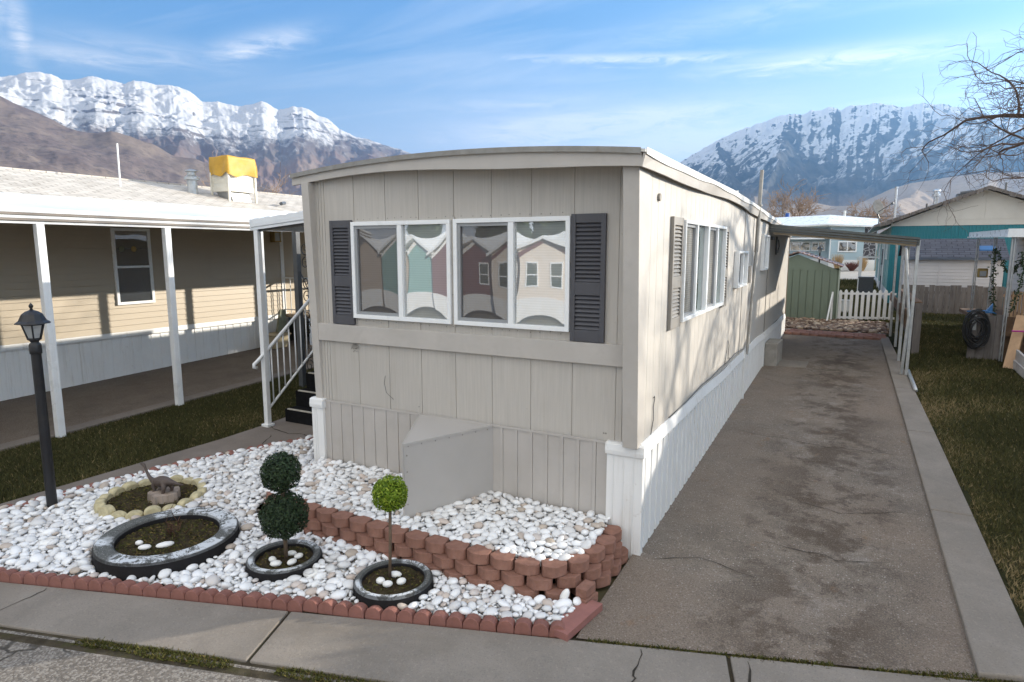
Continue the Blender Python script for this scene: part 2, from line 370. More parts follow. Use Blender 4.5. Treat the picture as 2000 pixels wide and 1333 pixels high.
def ringmat(name):
    N=NT(name); co=N.coord(); n=N.noise(co,9.,8,.80,.9); m=N.noise(co,1.9,3,.55)
    f=N.math('MULTIPLY',N.maprange(n,.47,.50),N.maprange(m,.47,.53))
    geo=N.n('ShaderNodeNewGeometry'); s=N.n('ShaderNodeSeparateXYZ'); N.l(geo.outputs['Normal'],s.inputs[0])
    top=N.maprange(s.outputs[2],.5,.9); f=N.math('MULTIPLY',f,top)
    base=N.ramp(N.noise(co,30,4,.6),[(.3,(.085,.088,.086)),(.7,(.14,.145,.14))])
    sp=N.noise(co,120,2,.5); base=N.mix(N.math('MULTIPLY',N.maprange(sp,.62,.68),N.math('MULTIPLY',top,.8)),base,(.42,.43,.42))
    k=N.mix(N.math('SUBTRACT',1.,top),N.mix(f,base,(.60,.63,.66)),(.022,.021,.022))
    N.col(k); N.rough(.92); N.spec(.1); N.bump(N.noise(co,90,3),.7,.005); return N.m
M['ring']=ringmat('dark_painted_concrete_with_flaked_white')

# ground surfaces
def asphalt(name, c, agg, stain, drive=True):
    N=NT(name); co=N.coord()
    big=N.noise(co,.55,6,.62,.5); mid=N.noise(co,2.3,6,.68,.3); fine=N.noise(co,70,3,.7)
    k=N.ramp(mid,[(.3,tuple(x*.72 for x in c)),(.7,tuple(x*1.25 for x in c))])
    k=N.mix(N.maprange(big,.42,.66,0,.75),k,stain)
    v=N.n('ShaderNodeTexVoronoi',feature='F1'); N.l(co,v.inputs['Vector']); v.inputs['Scale'].default_value=48; v.inputs['Randomness'].default_value=1
    ch=N.n('ShaderNodeSeparateColor'); N.l(v.outputs['Color'],ch.inputs[0])
    f=N.math('MULTIPLY',N.math('LESS_THAN',v.outputs['Distance'],.30),N.math('GREATER_THAN',ch.outputs[0],.80))
    k=N.mix(N.math('MULTIPLY',f,.6),k,agg)
    k=N.mix(N.math('MULTIPLY',N.math('MULTIPLY',N.math('LESS_THAN',v.outputs['Distance'],.33),N.math('LESS_THAN',ch.outputs[0],.3)),.5),k,tuple(x*.4 for x in c))
    if drive:
        # worn wheel lane: oil and leaf stains, rust, pale mineral bloom, grit
        s=N.n('ShaderNodeSeparateXYZ'); N.l(co,s.inputs[0])
        lane=N.maprange(N.math('ABSOLUTE',N.math('SUBTRACT',N.math('ADD',s.outputs[0],N.math('MULTIPLY',big,.7)),1.72)),.15,.80,1,0)
        b0=N.noise(N.coord((1,.7,1)),.62,5,.6); k=N.mix(N.maprange(b0,.46,.60,0,.55),k,(.205,.160,.125))
        w=N.noise(N.coord((1,1,1),rot=(0,0,.7)),1.9,9,.70); k=N.mix(N.math('MULTIPLY',N.maprange(w,.55,.63,0,.42),N.maprange(lane,0,.35)),k,(.33,.295,.26))
        o=N.noise(co,1.55,9,.68); k=N.mix(N.math('MULTIPLY',N.maprange(o,.48,.555,0,.78),lane),k,(.070,.049,.033))
        o3=N.noise(N.coord((1,1,1),rot=(0,0,2.4)),3.6,9,.72); k=N.mix(N.math('MULTIPLY',N.maprange(o3,.53,.60,0,.6),N.maprange(lane,.0,.5,.12,1)),k,(.062,.044,.030))
        r=N.noise(N.coord((1,1,1),rot=(0,0,1.9)),2.6,8,.7); k=N.mix(N.maprange(r,.62,.68,0,.55),k,(.20,.115,.06))
    gr=N.noise(co,95,3,.85); k=N.mix(N.maprange(gr,.36,.50,.75,0),k,tuple(x*.38 for x in c)); k=N.mix(N.maprange(gr,.56,.68,0,.65),k,tuple(min(1,x*2.1) for x in c))
    N.col(k); N.rough(.88); N.spec(.2)
    h=N.math('ADD',fine,N.math('MULTIPLY',v.outputs['Distance'],-.8)); N.bump(h,.8,.008); return N.m
M['asphalt']=asphalt('stained_asphalt',(.188,.158,.130),(.50,.46,.42),(.235,.185,.142))
M['asphalt_left']=asphalt('plain_brown_asphalt',(.165,.135,.108),(.30,.26,.23),(.165,.13,.105),False)
def street(name):
    N=NT(name); co=N.coord()
    mid=N.noise(co,1.7,6,.65,.3); k=N.ramp(mid,[(.3,(.145,.128,.11)),(.7,(.225,.20,.172))])
    v=N.n('ShaderNodeTexVoronoi',feature='F1'); N.l(co,v.inputs['Vector']); v.inputs['Scale'].default_value=75
    ch=N.n('ShaderNodeSeparateColor'); N.l(v.outputs['Color'],ch.inputs[0])
    k=N.mix(N.math('MULTIPLY',N.math('GREATER_THAN',ch.outputs[0],.7),.4),k,(.40,.37,.33)); k=N.mix(N.math('MULTIPLY',N.math('LESS_THAN',ch.outputs[0],.25),.5),k,(.09,.08,.072))
    wob=N.n('ShaderNodeVectorMath',operation='ADD'); nz=N.n('ShaderNodeTexNoise'); N.l(co,nz.inputs[0]); nz.inputs['Scale'].default_value=4.
    N.l(co,wob.inputs[0]); sc=N.n('ShaderNodeVectorMath',operation='SCALE'); N.l(nz.outputs['Color'],sc.inputs[0]); sc.inputs['Scale'].default_value=.22; N.l(sc.outputs[0],wob.inputs[1])
    e=N.n('ShaderNodeTexVoronoi',feature='DISTANCE_TO_EDGE'); N.l(wob.outputs[0],e.inputs['Vector']); e.inputs['Scale'].default_value=1.25
    msk=N.maprange(N.noise(co,.8,3),.50,.62)
    cr=N.math('MULTIPLY',N.maprange(e.outputs[0],.006,.016,1,0),msk); k=N.mix(N.math('MULTIPLY',cr,.8),k,(.045,.04,.033))
    N.col(k); N.rough(.9); N.spec(.2)
    h=N.math('SUBTRACT',N.noise(co,60,3,.7),N.math('MULTIPLY',cr,1.5)); h=N.math('ADD',h,N.math('MULTIPLY',v.outputs['Distance'],-.6)); N.bump(h,.6,.007); return N.m
M['street']=street('cracked_street_asphalt')
def concrete(name,c,sp=(.13,.12,.11)):
    N=NT(name); co=N.coord(); a=N.noise(co,1.4,7,.65,.4); f=N.noise(co,90,2,.6)
    k=N.ramp(a,[(.28,tuple(x*.78 for x in c)),(.7,tuple(x*1.13 for x in c))]); k=N.mix(N.maprange(f,.55,.68,0,.45),k,sp); f2=N.noise(N.coord((1,1,1),rot=(0,0,1.)),45,3,.7); k=N.mix(N.maprange(f2,.56,.70,0,.5),k,tuple(x*1.35 for x in c)); g=N.noise(co,.55,5,.7,.6); k=N.mix(N.maprange(g,.5,.68,0,.45),k,tuple(x*y for x,y in zip(c,(.70,.66,.60))))
    d=N.noise(co,5,6,.75); k=N.mix(N.maprange(d,.58,.72,0,.35),k,tuple(x*.6 for x in c))
    N.col(k); N.rough(.88); N.spec(.2); N.bump(N.noise(co,120,3),.4,.004); return N.m
M['concrete']=concrete('sidewalk_concrete',(.238,.210,.180))
M['concrete_dark']=concrete('old_walkway_concrete',(.20,.172,.15))
M['pale_road']=concrete('pale_back_road',(.36,.34,.31))
M['joint']=pm('soil_filled_joint',(.06,.05,.035),.95,.4,8,.8,40,.01,spec=.05,dirt=(.07,.075,.02),dirtv=.7,dscale=5)
M['crack']=pm('dark_crack_fill',(.045,.04,.033),.95,.3,12,.4,50,.004,spec=.05)
M['lawnsoil']=pm('lawn_soil',(.034,.034,.015),.95,.4,3,.8,60,.02,spec=.05,dirt=(.10,.075,.038),dirtv=.6,dscale=1.3)
M['bedsoil']=pm('gravel_bed_fines',(.33,.29,.25),.95,.4,20,.8,60,.02,spec=.05)
M['paver']=pm('red_paver_brick',(.30,.165,.13),.9,.35,6,.5,60,.005,spec=.15)
def far_ground(name):
    N=NT(name); co=N.coord(); a=N.noise(co,.02,6,.6); b=N.noise(co,.25,5,.6)
    k=N.ramp(a,[(.35,(.055,.058,.024)),(.65,(.14,.11,.065))]); k=N.mix(N.maprange(b,.4,.7,0,.5),k,(.07,.06,.035)); N.col(k); N.rough(.95); N.spec(.1); return N.m
M['far_ground']=far_ground('valley_ground')
# ------------------------------------------------------------------ the ground and everything laid on it
def A_(x): return -1.315 + .318 * x           # garden edging / drive front line along the pavement
def B_(x): return -2.024 + .282 * x           # pavement / street joint
def struct(o): o['kind']='structure'; return o
def stuff(o): o['kind']='stuff'; return o

def poly_sheet(name, pts, mat, dz, thick=.0, step=None, skirt=.12):
    """polygon in plan laid on the sloping ground, dz above it, with a skirt going down"""
    mb=MB(); n=len(pts)
    Aa=sum(pts[i][0]*pts[(i+1)%n][1]-pts[(i+1)%n][0]*pts[i][1] for i in range(n))
    if Aa<0: pts=pts[::-1]
    top=[(x,y,gz(x,y)+dz) for x,y in pts]; bot=[(x,y,gz(x,y)+dz-skirt) for x,y in pts]
    mb.add(top+bot,[tuple(range(n))]+[(i+n,(i+1)%n+n,(i+1)%n,i) for i in range(n)])
    return mb

# one sheet to the horizon, following the slope of the plots
ys=[-12500,-40,-20,-10,0,8,16,24,32,40,46,60,200,1500,5000,12500]; xs=[-12500,-3000,-600,-100,-30,-12,0,12,30,100,600,3000,12500]
def gz2(y): return gz(0,max(y,-40))
mb=MB(); mb.add([(x,y,gz2(y)-.05) for y in ys for x in xs],[(j*len(xs)+i,j*len(xs)+i+1,(j+1)*len(xs)+i+1,(j+1)*len(xs)+i) for j in range(len(ys)-1) for i in range(len(xs)-1)])
struct(obj('ground',mb,M['far_ground'],base=(0,0,0)))

# street in front
mb=MB(); X0,X1=-26,26
mb.add([(X0,B_(X0)-7.5,gz2(B_(X0)-7.5)-.012),(X1,B_(X1)-7.5,gz2(B_(X1)-7.5)-.012),(X1,B_(X1),gz(0,B_(X1))-.012),(X0,B_(X0),gz(0,B_(X0))-.012)],[(0,1,2,3)])
struct(obj('street',mb,M['street'],base=(0,0,0)))
# pavement slabs with open joints
joints=[-14,-11.1,-8.2,-5.05,-2.02,.95,3.9,6.9,10,13]
mb=MB()
for a,b in zip(joints[:-1],joints[1:]):
    a+=.012; b-=.012
    # joints run square to the street
    k=.30
    P=[(a+k*(.55),B_(a+k*.55)+.02),(b+k*.55,B_(b+k*.55)+.02),(b,A_(b)-.03),(a,A_(a)-.03)]
    P=[(a+.16,B_(a+.16)+.03),(b+.16,B_(b+.16)+.03),(b-.02,A_(b-.02)-.03),(a-.02,A_(a-.02)-.03)]
    mb.hexa([(x,y,gz(x,y)-.10) for x,y in P]+[(x,y,gz(x,y)+.004) for x,y in P])
struct(obj('pavement',mb,M['concrete'],base=(0,-2,-.1),bevel=.008))
# the dirt in the joint between pavement and street
mb=MB(); mb.add([(X0,B_(X0)-.03,gz(0,B_(X0)-.07)-.008),(X1,B_(X1)-.03,gz(0,B_(X1)-.07)-.008),(X1,A_(X1)+.02,gz(0,A_(X1))-.016),(X0,A_(X0)+.02,gz(0,A_(X0))-.016)],[(0,1,2,3)])
struct(obj('joint_soil',mb,M['joint'],base=(0,-2,-.1)))

# own driveway
dr=[(-.02,A_(-.02)),(2.32,A_(2.32)),(2.28,2.0),(2.24,7.),(2.19,12.62),(.02,12.62),(.02,8),(.02,-.0),(-.03,-.6)]
mb=MB(); 
rows=[-1.32,-.9,-.55,0,1,2,3,4,5,6,7,8,9,10,11,12,12.62]
def drx(y): return 2.40-.13*max(0,y+.55)/13.2
V=[];F=[]
for y in rows:
    for i in range(9):
        x=-.03+(drx(y)+.03)*i/8; yy=max(y,A_(x)+.0); V.append((x,yy,gz(x,yy)-.004))
for j in range(len(rows)-1):
    for i in range(8): a=j*9+i; F.append((a,a+1,a+10,a+9))
mb.add(V,F); struct(obj('driveway',mb,M['asphalt'],base=(0,0,0)))
# cracks across the driveway and pavement: thin wandering seams
def seam(mb, pts, w, dz):
    rng=random.Random(int(pts[0][0]*1000+pts[0][1]*77)); P=[]
    for (a,b) in zip(pts[:-1],pts[1:]):
        n=max(2,int(math.dist(a,b)/.05))
        for i in range(n):
            t=i/n; P.append((a[0]+(b[0]-a[0])*t+rng.gauss(0,.004)+.02*math.sin(i*.31+a[0]*9)+.012*math.sin(i*.83),a[1]+(b[1]-a[1])*t+rng.gauss(0,.004)+.025*math.sin(i*.23+a[1]*7)+.012*math.sin(i*.71)))
    P.append(pts[-1]); L=[];n=len(P)
    for i,p in enumerate(P):
        d=Vector(P[min(i+1,n-1)])-Vector(P[max(0,i-1)]); d.normalize(); q=Vector((-d.y,d.x)); ww=w*(.4+rng.random())*min(1,.3+4*min(i,n-1-i)/n)
        L.append((p[0]+q.x*ww,p[1]+q.y*ww)); L.append((p[0]-q.x*ww,p[1]-q.y*ww))
    mb.add([(x,y,gz(x,y)+dz) for x,y in L],[(2*i,2*i+1,2*i+3,2*i+2) for i in range(n-1)])
mb=MB()
for pts in [[(.05,3.95),(.7,3.75),(1.4,3.62),(2.2,3.7)],[(.12,-.05),(.5,.12),(.95,.02)],[(.05,7.3),(.6,6.9),(1.1,7.1)],[(1.05,1.75),(1.5,1.62),(2.2,1.9)],[(.8,8.4),(1.05,8.0)],[(.9,.7),(1.5,.62),(1.9,.75)]]: seam(mb,pts,.0038,.0015)
struct(obj('driveway_crack',mb,M['crack'],base=(0,0,0)))
mb=MB()
for pts in [[(.42,A_(.42)-.05),(.47,-1.55),(.40,B_(.4)+.05)],[(1.05,A_(1.05)-.05),(1.12,-1.3),(1.2,B_(1.2)+.05)]]: seam(mb,pts,.006,.0075)
for pts in [[(-4.05,A_(-4.05)-.05),(-3.98,B_(-4)+.03)]]: seam(mb,pts,.004,.0075)
struct(obj('pavement_crack',mb,M['crack'],base=(0,0,0)))
# pale patch of newer concrete by the step
mb=MB(); P=[(.06,8.42),(.80,8.5),(.82,9.1),(.06,9.12)]; mb.hexa([(x,y,gz(x,y)-.05) for x,y in P]+[(x,y,gz(x,y)+.012) for x,y in P]); struct(obj('concrete_pad',mb,M['concrete'],base=(.4,8.8,.28),bevel=.006))

# kerb strip on the right of the drive, cast in lengths
mb=MB()
def kx(y): return (2.33-.13*max(0,y+.55)/13.2, 2.69-.02*max(0,y)-.004*max(0,y-6)*2)
for a,b in [(-.52,2.0),(2.012,4.72),(4.732,7.3),(7.312,9.9),(9.912,12.9)]:
    P=[(kx(a)[0],a if a>-.5 else A_(kx(a)[0])+.01),(kx(a)[1],a if a>-.5 else A_(kx(a)[1])+.01),(kx(b)[1],b),(kx(b)[0],b)]
    mb.hexa([(x,y,gz(x,y)-.1) for x,y in P]+[(x,y,gz(x,y)+.035) for x,y in P])
struct(obj('kerb',mb,M['concrete'],base=(2.5,0,0),bevel=.012))

# left: walkway, lawn, strip and the neighbour's drive
edL=[(-6.30,A_(-6.30)),(-6.03,-2.11),(-5.51,-.30),(-4.80,1.05),(-4.2,1.55),(-3.66,1.80)]
mb=poly_sheet('walk',[(-6.62,A_(-6.62)+.0),(-6.30,-2.0),(-6.02,.5),(-6.0,1.25),(-6.05,1.9),(-6.05,4.2),(-3.70,4.2),(-3.70,1.80)]+edL[::-1][1:],M['concrete_dark'],.0)
struct(obj('walkway',mb,M['concrete_dark'],base=(-5,0,0)))
mb=MB()
for pts in [[(-6.0,1.2),(-5.3,1.05),(-4.75,1.12)],[(-5.55,.9),(-5.2,.35)]]: seam(mb,pts,.008,.004)
struct(obj('walkway_joint',mb,M['crack'],base=(0,0,0)))
mb=MB()
V=[(-8.32,-4.2),(-6.0,-3.4),(-6.0,9),(-8.32,9)]
mb.add([(x,y,gz(x,y)-.02) for x,y in V],[(0,1,2,3)]); struct(obj('lawn_soil',mb,M['lawnsoil'],base=(-7,0,0)))
mb=MB()
for a,b in [(-4.4,-1.2),(-1.19,2.1),(2.11,5.4),(5.41,9)]:
    P=[(-8.55,a),(-8.30,a),(-8.30,b),(-8.55,b)]; mb.hexa([(x,y,gz(x,y)-.1) for x,y in P]+[(x,y,gz(x,y)+.02) for x,y in P])
struct(obj('kerb_strip',mb,M['concrete_dark'],base=(-8.4,0,0),bevel=.01))
mb=MB(); V=[(-11.4,-5.3),(-8.5,-4.2),(-8.5,10),(-11.4,10)]; mb.add([(x,y,gz(x,y)-.004) for x,y in V],[(0,1,2,3)]); struct(obj('neighbor_driveway',mb,M['asphalt_left'],base=(-10,0,0)))

# right lawn and the back yard
mb=MB(); V=[]; F=[]; ys2=[-.6,0,4,8,12,16,20,26,34,41.5]
for y in ys2:
    for x in (2.0 if y>13 else 2.4,9.): V.append((x,y,gz(x,y)-.02))
F=[(2*i,2*i+1,2*i+3,2*i+2) for i in range(len(ys2)-1)]; mb.add(V,F)
V=[];n=len(mb.v)
for y in (15.4,16,20,26,34,41.5):
    for x in (-9.,2.0): V.append((x,y,gz(x,y)-.021))
mb.add(V,[(2*i,2*i+1,2*i+3,2*i+2) for i in range(5)])
struct(obj('yard_soil',mb,M['lawnsoil'],base=(2,10,.3)))
mb=MB(); V=[(-1.,13.5),(2.45,13.6),(2.5,15.9),(-1.,15.9)]; mb.add([(x,y,gz(x,y)-.012) for x,y in V],[(0,1,2,3)]); struct(obj('rock_bed',mb,M['bedsoil'],base=(1,14.5,.47)))
# far street between the back yards and the pale blue house
mb=MB(); mb.add([(-60,34.5,gz(0,34.5)),(60,34.5,gz(0,34.5)),(60,45.3,gz(0,45.3)),(-60,45.3,gz(0,45.3))],[(0,1,2,3)]); struct(obj('back_street',mb,M['pale_road'],base=(0,43,1)))

# ---------------------------------------------------------------- grass as blades
def blades(name, areas, dens, h, w, mat, seed, jit=.5, tint=None, dz=-.02):
    """areas: list of (polygon inside-test fn, bbox, density multiplier)"""
    rs=np.random.RandomState(seed); V=[];T=[]
    for inside,(x0,x1,y0,y1),mul in areas:
        n=int((x1-x0)*(y1-y0)*dens*mul); x=rs.uniform(x0,x1,n); y=rs.uniform(y0,y1,n); k=inside(x,y); x=x[k];y=y[k]; n=len(x)
        a=rs.uniform(0,2*np.pi,n); hh=h*(.5+rs.rand(n))*(1/np.sqrt(mul)); ww=w*(.6+.8*rs.rand(n))*(1/np.sqrt(mul)); lx=rs.normal(0,jit,n)*hh; ly=rs.normal(0,jit,n)*hh
        z=np.where(y<=16,.033*y,.528+.02*(y-16))+dz
        p=np.stack([np.stack([x-np.cos(a)*ww,y-np.sin(a)*ww,z],1),np.stack([x+np.cos(a)*ww,y+np.sin(a)*ww,z],1),np.stack([x+lx,y+ly,z+hh],1)],1)
        V.append(p.reshape(-1,3)); 
        t=tint(x,y,rs); T.append(np.repeat(t,3))
    V=np.concatenate(V); T=np.concatenate(T); F=np.arange(len(V)).reshape(-1,3)
    return npobj(name,V,F,mat,T)
def sn(x,y,f,s): # cheap smooth noise
    return (np.sin(x*f+1.3*s+np.sin(y*f*.7+s)*1.4)+np.sin(y*f*1.13+2.1*s+np.sin(x*f*.6)*1.7))*.25+.5
def gt(x,y,rs):
    d=.55*sn(x,y,1.1,1)+.45*sn(x,y,2.9,4); edge=np.clip(1-(x-2.66)/.5,0,1)*(y<9)*(x>2)+np.clip(1-(y-.1)/1.6,0,1)*(x>2)
    edge=edge+.8*np.clip(1-np.hypot(x-3.2,y-9.0)/.8,0,1)*(x>2)
    p=sn(x,y,.8,9)*sn(x,y,2.1,6); return np.clip(rs.rand(len(x))*.50+np.clip(d-.45,0,1)*.6+np.clip(p-.30,0,1)*1.1*rs.rand(len(x))+edge*.55*rs.rand(len(x))+ (rs.rand(len(x))<.07)*.5,0,1)
walkx=lambda y:-6.30+.28*np.clip((y+2)/2.5,-.6,1)
tag(stuff(blades('lawn_grass',[(lambda x,y:x<walkx(y)-.02,(-8.30,-6.0,-4.2,8.5),1)],4300,.033,.0055,M['grass'],3,tint=gt)),'short dull green lawn between the left driveway and the walkway')
tag(stuff(blades('yard_grass',[(lambda x,y:x>2.70-.02*y-.012*np.clip(y-6,0,9)+.04*np.sin(y*3)+.03*np.sin(y*7.7),(2.3,4.6,-.45,6.0),1),(lambda x,y:x>2.55-.0*y,(2.45,5.6,6.0,19),.42),(lambda x,y:(x>-8),(-1.6,2.6,15.9,30),.10),(lambda x,y:(x>-8),(-3,3.5,30,34.4),.06)],4000,.032,.0055,M['grass'],5,tint=gt)),'short winter lawn right of the kerb strip')
# moss in the pavement joint and along the front of the drive
def jm(x,y):
    d=np.minimum(np.abs(y-(B_(x)-.02)),1.5*np.abs(y-(A_(x)-.02))+(x<.05)*9)
    return (d<.012+.085*sn(x,y,5,2)*sn(x,y,2.3,7)+.02*sn(x,y,17,5))&(sn(x,y,3.7,3)+.35*sn(x,y,11,8)>.50)
mt=lambda x,y,rs:np.clip(rs.rand(len(x))*.9,0,1)
tag(stuff(blades('joint_moss',[(jm,(-6,3.2,-4.2,-.3),1)],16000,.016,.005,M['moss'],9,jit=.8,tint=mt,dz=-.006)),'dry moss and weeds in the pavement joint')

# ---------------------------------------------------------------- white pebbles
def inpoly(x,y,P):
    c=np.zeros(len(x),bool); n=len(P); j=n-1
    for i in range(n):
        xi,yi=P[i];xj,yj=P[j]; k=((yi>y)!=(yj>y)); c^=k&(x<(xj-xi)*(y-yi)/((yj-yi) if yj!=yi else 1e-9)+xi); j=i
    return c
RINGS=[(-3.77,-1.785,.585,.415,.122),(-2.575,-1.55,.305,.228,.105),(-1.53,-1.415,.31,.24,.105)]   # x,y,R,r,height
DINO=(-4.86,-1.235,.50)
UP=[(-3.62,-.04),(-3.50,-.90),(-3.40,-.93),(-.50,-.93),(-.33,-.85),(-.255,-.68),(-.235,-.40),(-.25,-.04)]
HITCH=[(-2.279,0),(-1.431,0),(-1.89,-.80)]
edA=[(-6.30,A_(-6.30)+.07),(-.14,A_(-.14)+.07)]
LOW=[(-6.25,A_(-6.25)+.10),(-.16,A_(-.16)+.10),(-.13,-.98),(-.40,-1.10),(-3.46,-1.10),(-3.72,-.86),(-3.72,.0),(-3.70,1.72),(-4.2,1.47),(-4.85,.93),(-5.55,-.36),(-6.0,-2.05)]
ico=bmesh.new(); bmesh.ops.create_icosphere(ico,subdivisions=2,radius=1); ICO=np.array([v.co[:] for v in ico.verts]); ICOF=np.array([[v.index for v in f.verts] for f in ico.faces]); ico.free()
ico=bmesh.new(); bmesh.ops.create_icosphere(ico,subdivisions=1,radius=1); ICO1=np.array([v.co[:] for v in ico.verts]); ICOF1=np.array([[v.index for v in f.verts] for f in ico.faces]); ico.free()
def lowz(x,y):
    b=.033*y+.015; c=.05*np.exp(-((y+1.2)/.35)**2)*(x>-3.4)*0
    return b+.02*sn(x,y,3,2)+.05*np.exp(-((x+3.9)/.35)**2-((y+.1)/.6)**2)
def upz(x,y): return .190+.055*np.clip((y+.9)/.9,0,1)+.012*sn(x,y,5,1)
def pebbles(name, P, zf, holes, seed, rmin, rmax, tries, bottom):
    rs=np.random.RandomState(seed); Pa=np.array(P); x0,y0=Pa.min(0); x1,y1=Pa.max(0)
    rad=np.sort(np.exp(rs.normal(math.log(.0188),.40,tries)).clip(rmin,rmax))[::-1]
    xs=rs.uniform(x0,x1,tries); ys=rs.uniform(y0,y1,tries); ok=inpoly(xs,ys,P)
    for h in holes: ok&=h(xs,ys)
    g={}; cs=.13; keep=[]
    for i in np.nonzero(ok)[0]:
        x,y,r=xs[i],ys[i],rad[i]; a,b=int(x/cs),int(y/cs); good=True
        for da in (-1,0,1):
            for db in (-1,0,1):
                for (X,Y,R) in g.get((a+da,b+db),()):
                    if (x-X)**2+(y-Y)**2<(.80*(r+R))**2: good=False;break
                if not good:break
            if not good:break
        if good: g.setdefault((a,b),[]).append((x,y,r)); keep.append(i)
    keep=np.array(keep); VV=[];FF=[];TT=[];off=0
    for layer in (0,1):
        if layer==0: X,Y,R=xs[keep],ys[keep],rad[keep]; I,IF=ICO,ICOF
        else:
            k=np.nonzero(ok)[0]; k=rs.choice(k,min(bottom,len(k)),False); X,Y=xs[k],ys[k]; R=np.exp(rs.normal(math.log(.0175),.25,len(k))); I,IF=ICO1,ICOF1
        n=len(X); sc=np.stack([R*rs.uniform(1.0,1.35,n),R*rs.uniform(.78,1.0,n),R*rs.uniform(.42,.66,n)],1)
        P3=I[None]*sc[:,None,:]
        # lumpy: slight egg shape
        P3=P3*(1+.14*rs.uniform(-1,1,(n,1,1))*I[None,:,0:1]+.07*rs.uniform(-1,1,(n,1,1))*I[None,:,1:2])
        az=rs.uniform(0,2*np.pi,n); tx=rs.normal(0,.24,n)+(rs.rand(n)<.06)*rs.normal(0,.8,n); ty=rs.normal(0,.24,n)
        c,s=np.cos(tx),np.sin(tx); y2=P3[:,:,1]*c[:,None]-P3[:,:,2]*s[:,None]; z2=P3[:,:,1]*s[:,None]+P3[:,:,2]*c[:,None]; x2=P3[:,:,0]
        c,s=np.cos(ty),np.sin(ty); x3=x2*c[:,None]+z2*s[:,None]; z3=-x2*s[:,None]+z2*c[:,None]
        c,s=np.cos(az),np.sin(az); x4=x3*c[:,None]-y2*s[:,None]; y4=x3*s[:,None]+y2*c[:,None]
        zz=zf(X,Y)+(.016+R*.25+rs.uniform(-.006,.012,n) if layer==0 else -.004+rs.uniform(-.006,.008,n))
        Q=np.stack([x4+X[:,None],y4+Y[:,None],z3+zz[:,None]],2).reshape(-1,3)
        F=(IF[None]+(np.arange(n)*len(I))[:,None,None]).reshape(-1,3)+off; off+=len(Q)
        t=rs.rand(n); VV.append(Q);FF.append(F);TT.append(np.repeat(t,len(I)))
    return npobj(name,np.concatenate(VV),np.concatenate(FF),M['pebble'],np.concatenate(TT),smooth=True,base=(-3,-1,0))
hol=[(lambda x,y,r=r:(x-r[0])**2+(y-r[1])**2>(r[2]+.012)**2) for r in RINGS]+[lambda x,y:((x-DINO[0])**2+(y-DINO[1])**2>(DINO[2]-.0)**2),lambda x,y:(x+5.642)**2+(y+1.816)**2>.055**2]
tag(stuff(pebbles('white_pebbles',LOW,lowz,hol,11,.0098,.058,140000,12000)),'white river pebbles covering the lower garden bed')
tag(stuff(pebbles('raised_bed_pebbles',UP,upz,[lambda x,y:~inpoly(x,y,[(-2.30,.02),(-1.41,.02),(-1.89,-.825)])],12,.0098,.045,38000,4200)),'white river pebbles filling the raised bed below the end wall')
def bedmesh(P,zf,drop):
    mb=MB(); xs=[p[0] for p in P]; ys=[p[1] for p in P]; x0,x1,y0,y1=min(xs),max(xs),min(ys),max(ys); nx=int((x1-x0)/.1)+1; ny=int((y1-y0)/.1)+1
    gx=np.linspace(x0,x1,nx); gy=np.linspace(y0,y1,ny); idx={}
    for j in range(ny-1):
        for i in range(nx-1):
            cx,cy=(gx[i]+gx[i+1])/2,(gy[j]+gy[j+1])/2
            if inpoly(np.array([cx]),np.array([cy]),P)[0]:
                q=[]
                for a,b in ((i,j),(i+1,j),(i+1,j+1),(i,j+1)):
                    if (a,b) not in idx: idx[(a,b)]=len(mb.v); mb.v.append((gx[a],gy[b],float(zf(np.array([gx[a]]),np.array([gy[b]]))[0])-drop))
                    q.append(idx[(a,b)])
                mb.f.append(q); mb.m.append(0)
    return mb
struct(obj('bed_base',bedmesh(LOW,lowz,.012),M['bedsoil'],base=(-3,-1,0))); struct(obj('raised_bed_base',bedmesh([(-3.58,0),(-3.50,-.86),(-3.40,-.90),(-.52,-.90),(-.36,-.80),(-.28,-.66),(-.26,0)],upz,.03),M['bedsoil'],base=(-3,-1,0)))
# tan rocks behind the paver strip
def rocks():
    rs=np.random.RandomState(4); n=900; X=rs.uniform(-.6,2.4,n); Y=rs.uniform(13.62,15.75,n); R=rs.uniform(.035,.10,n)
    sc=np.stack([R*rs.uniform(1,1.5,n),R*rs.uniform(.7,1,n),R*rs.uniform(.35,.6,n)],1); P=ICO1[None]*sc[:,None]*(1+rs.normal(0,.10,(n,len(ICO1),1)))
    az=rs.uniform(0,6.28,n); c,s=np.cos(az)[:,None],np.sin(az)[:,None]; Q=np.stack([P[:,:,0]*c-P[:,:,1]*s+X[:,None],P[:,:,0]*s+P[:,:,1]*c+Y[:,None],P[:,:,2]+(.033*Y+.02)[:,None]],2).reshape(-1,3)
    F=(ICOF1[None]+(np.arange(n)*len(ICO1))[:,None,None]).reshape(-1,3)
    return npobj('river_rocks',Q,F,M['riverrock'],np.repeat(rs.rand(n),len(ICO1)),base=(1,14.5,.45))
tag(stuff(rocks()),'tan river rocks between the paver strip and the picket fence')
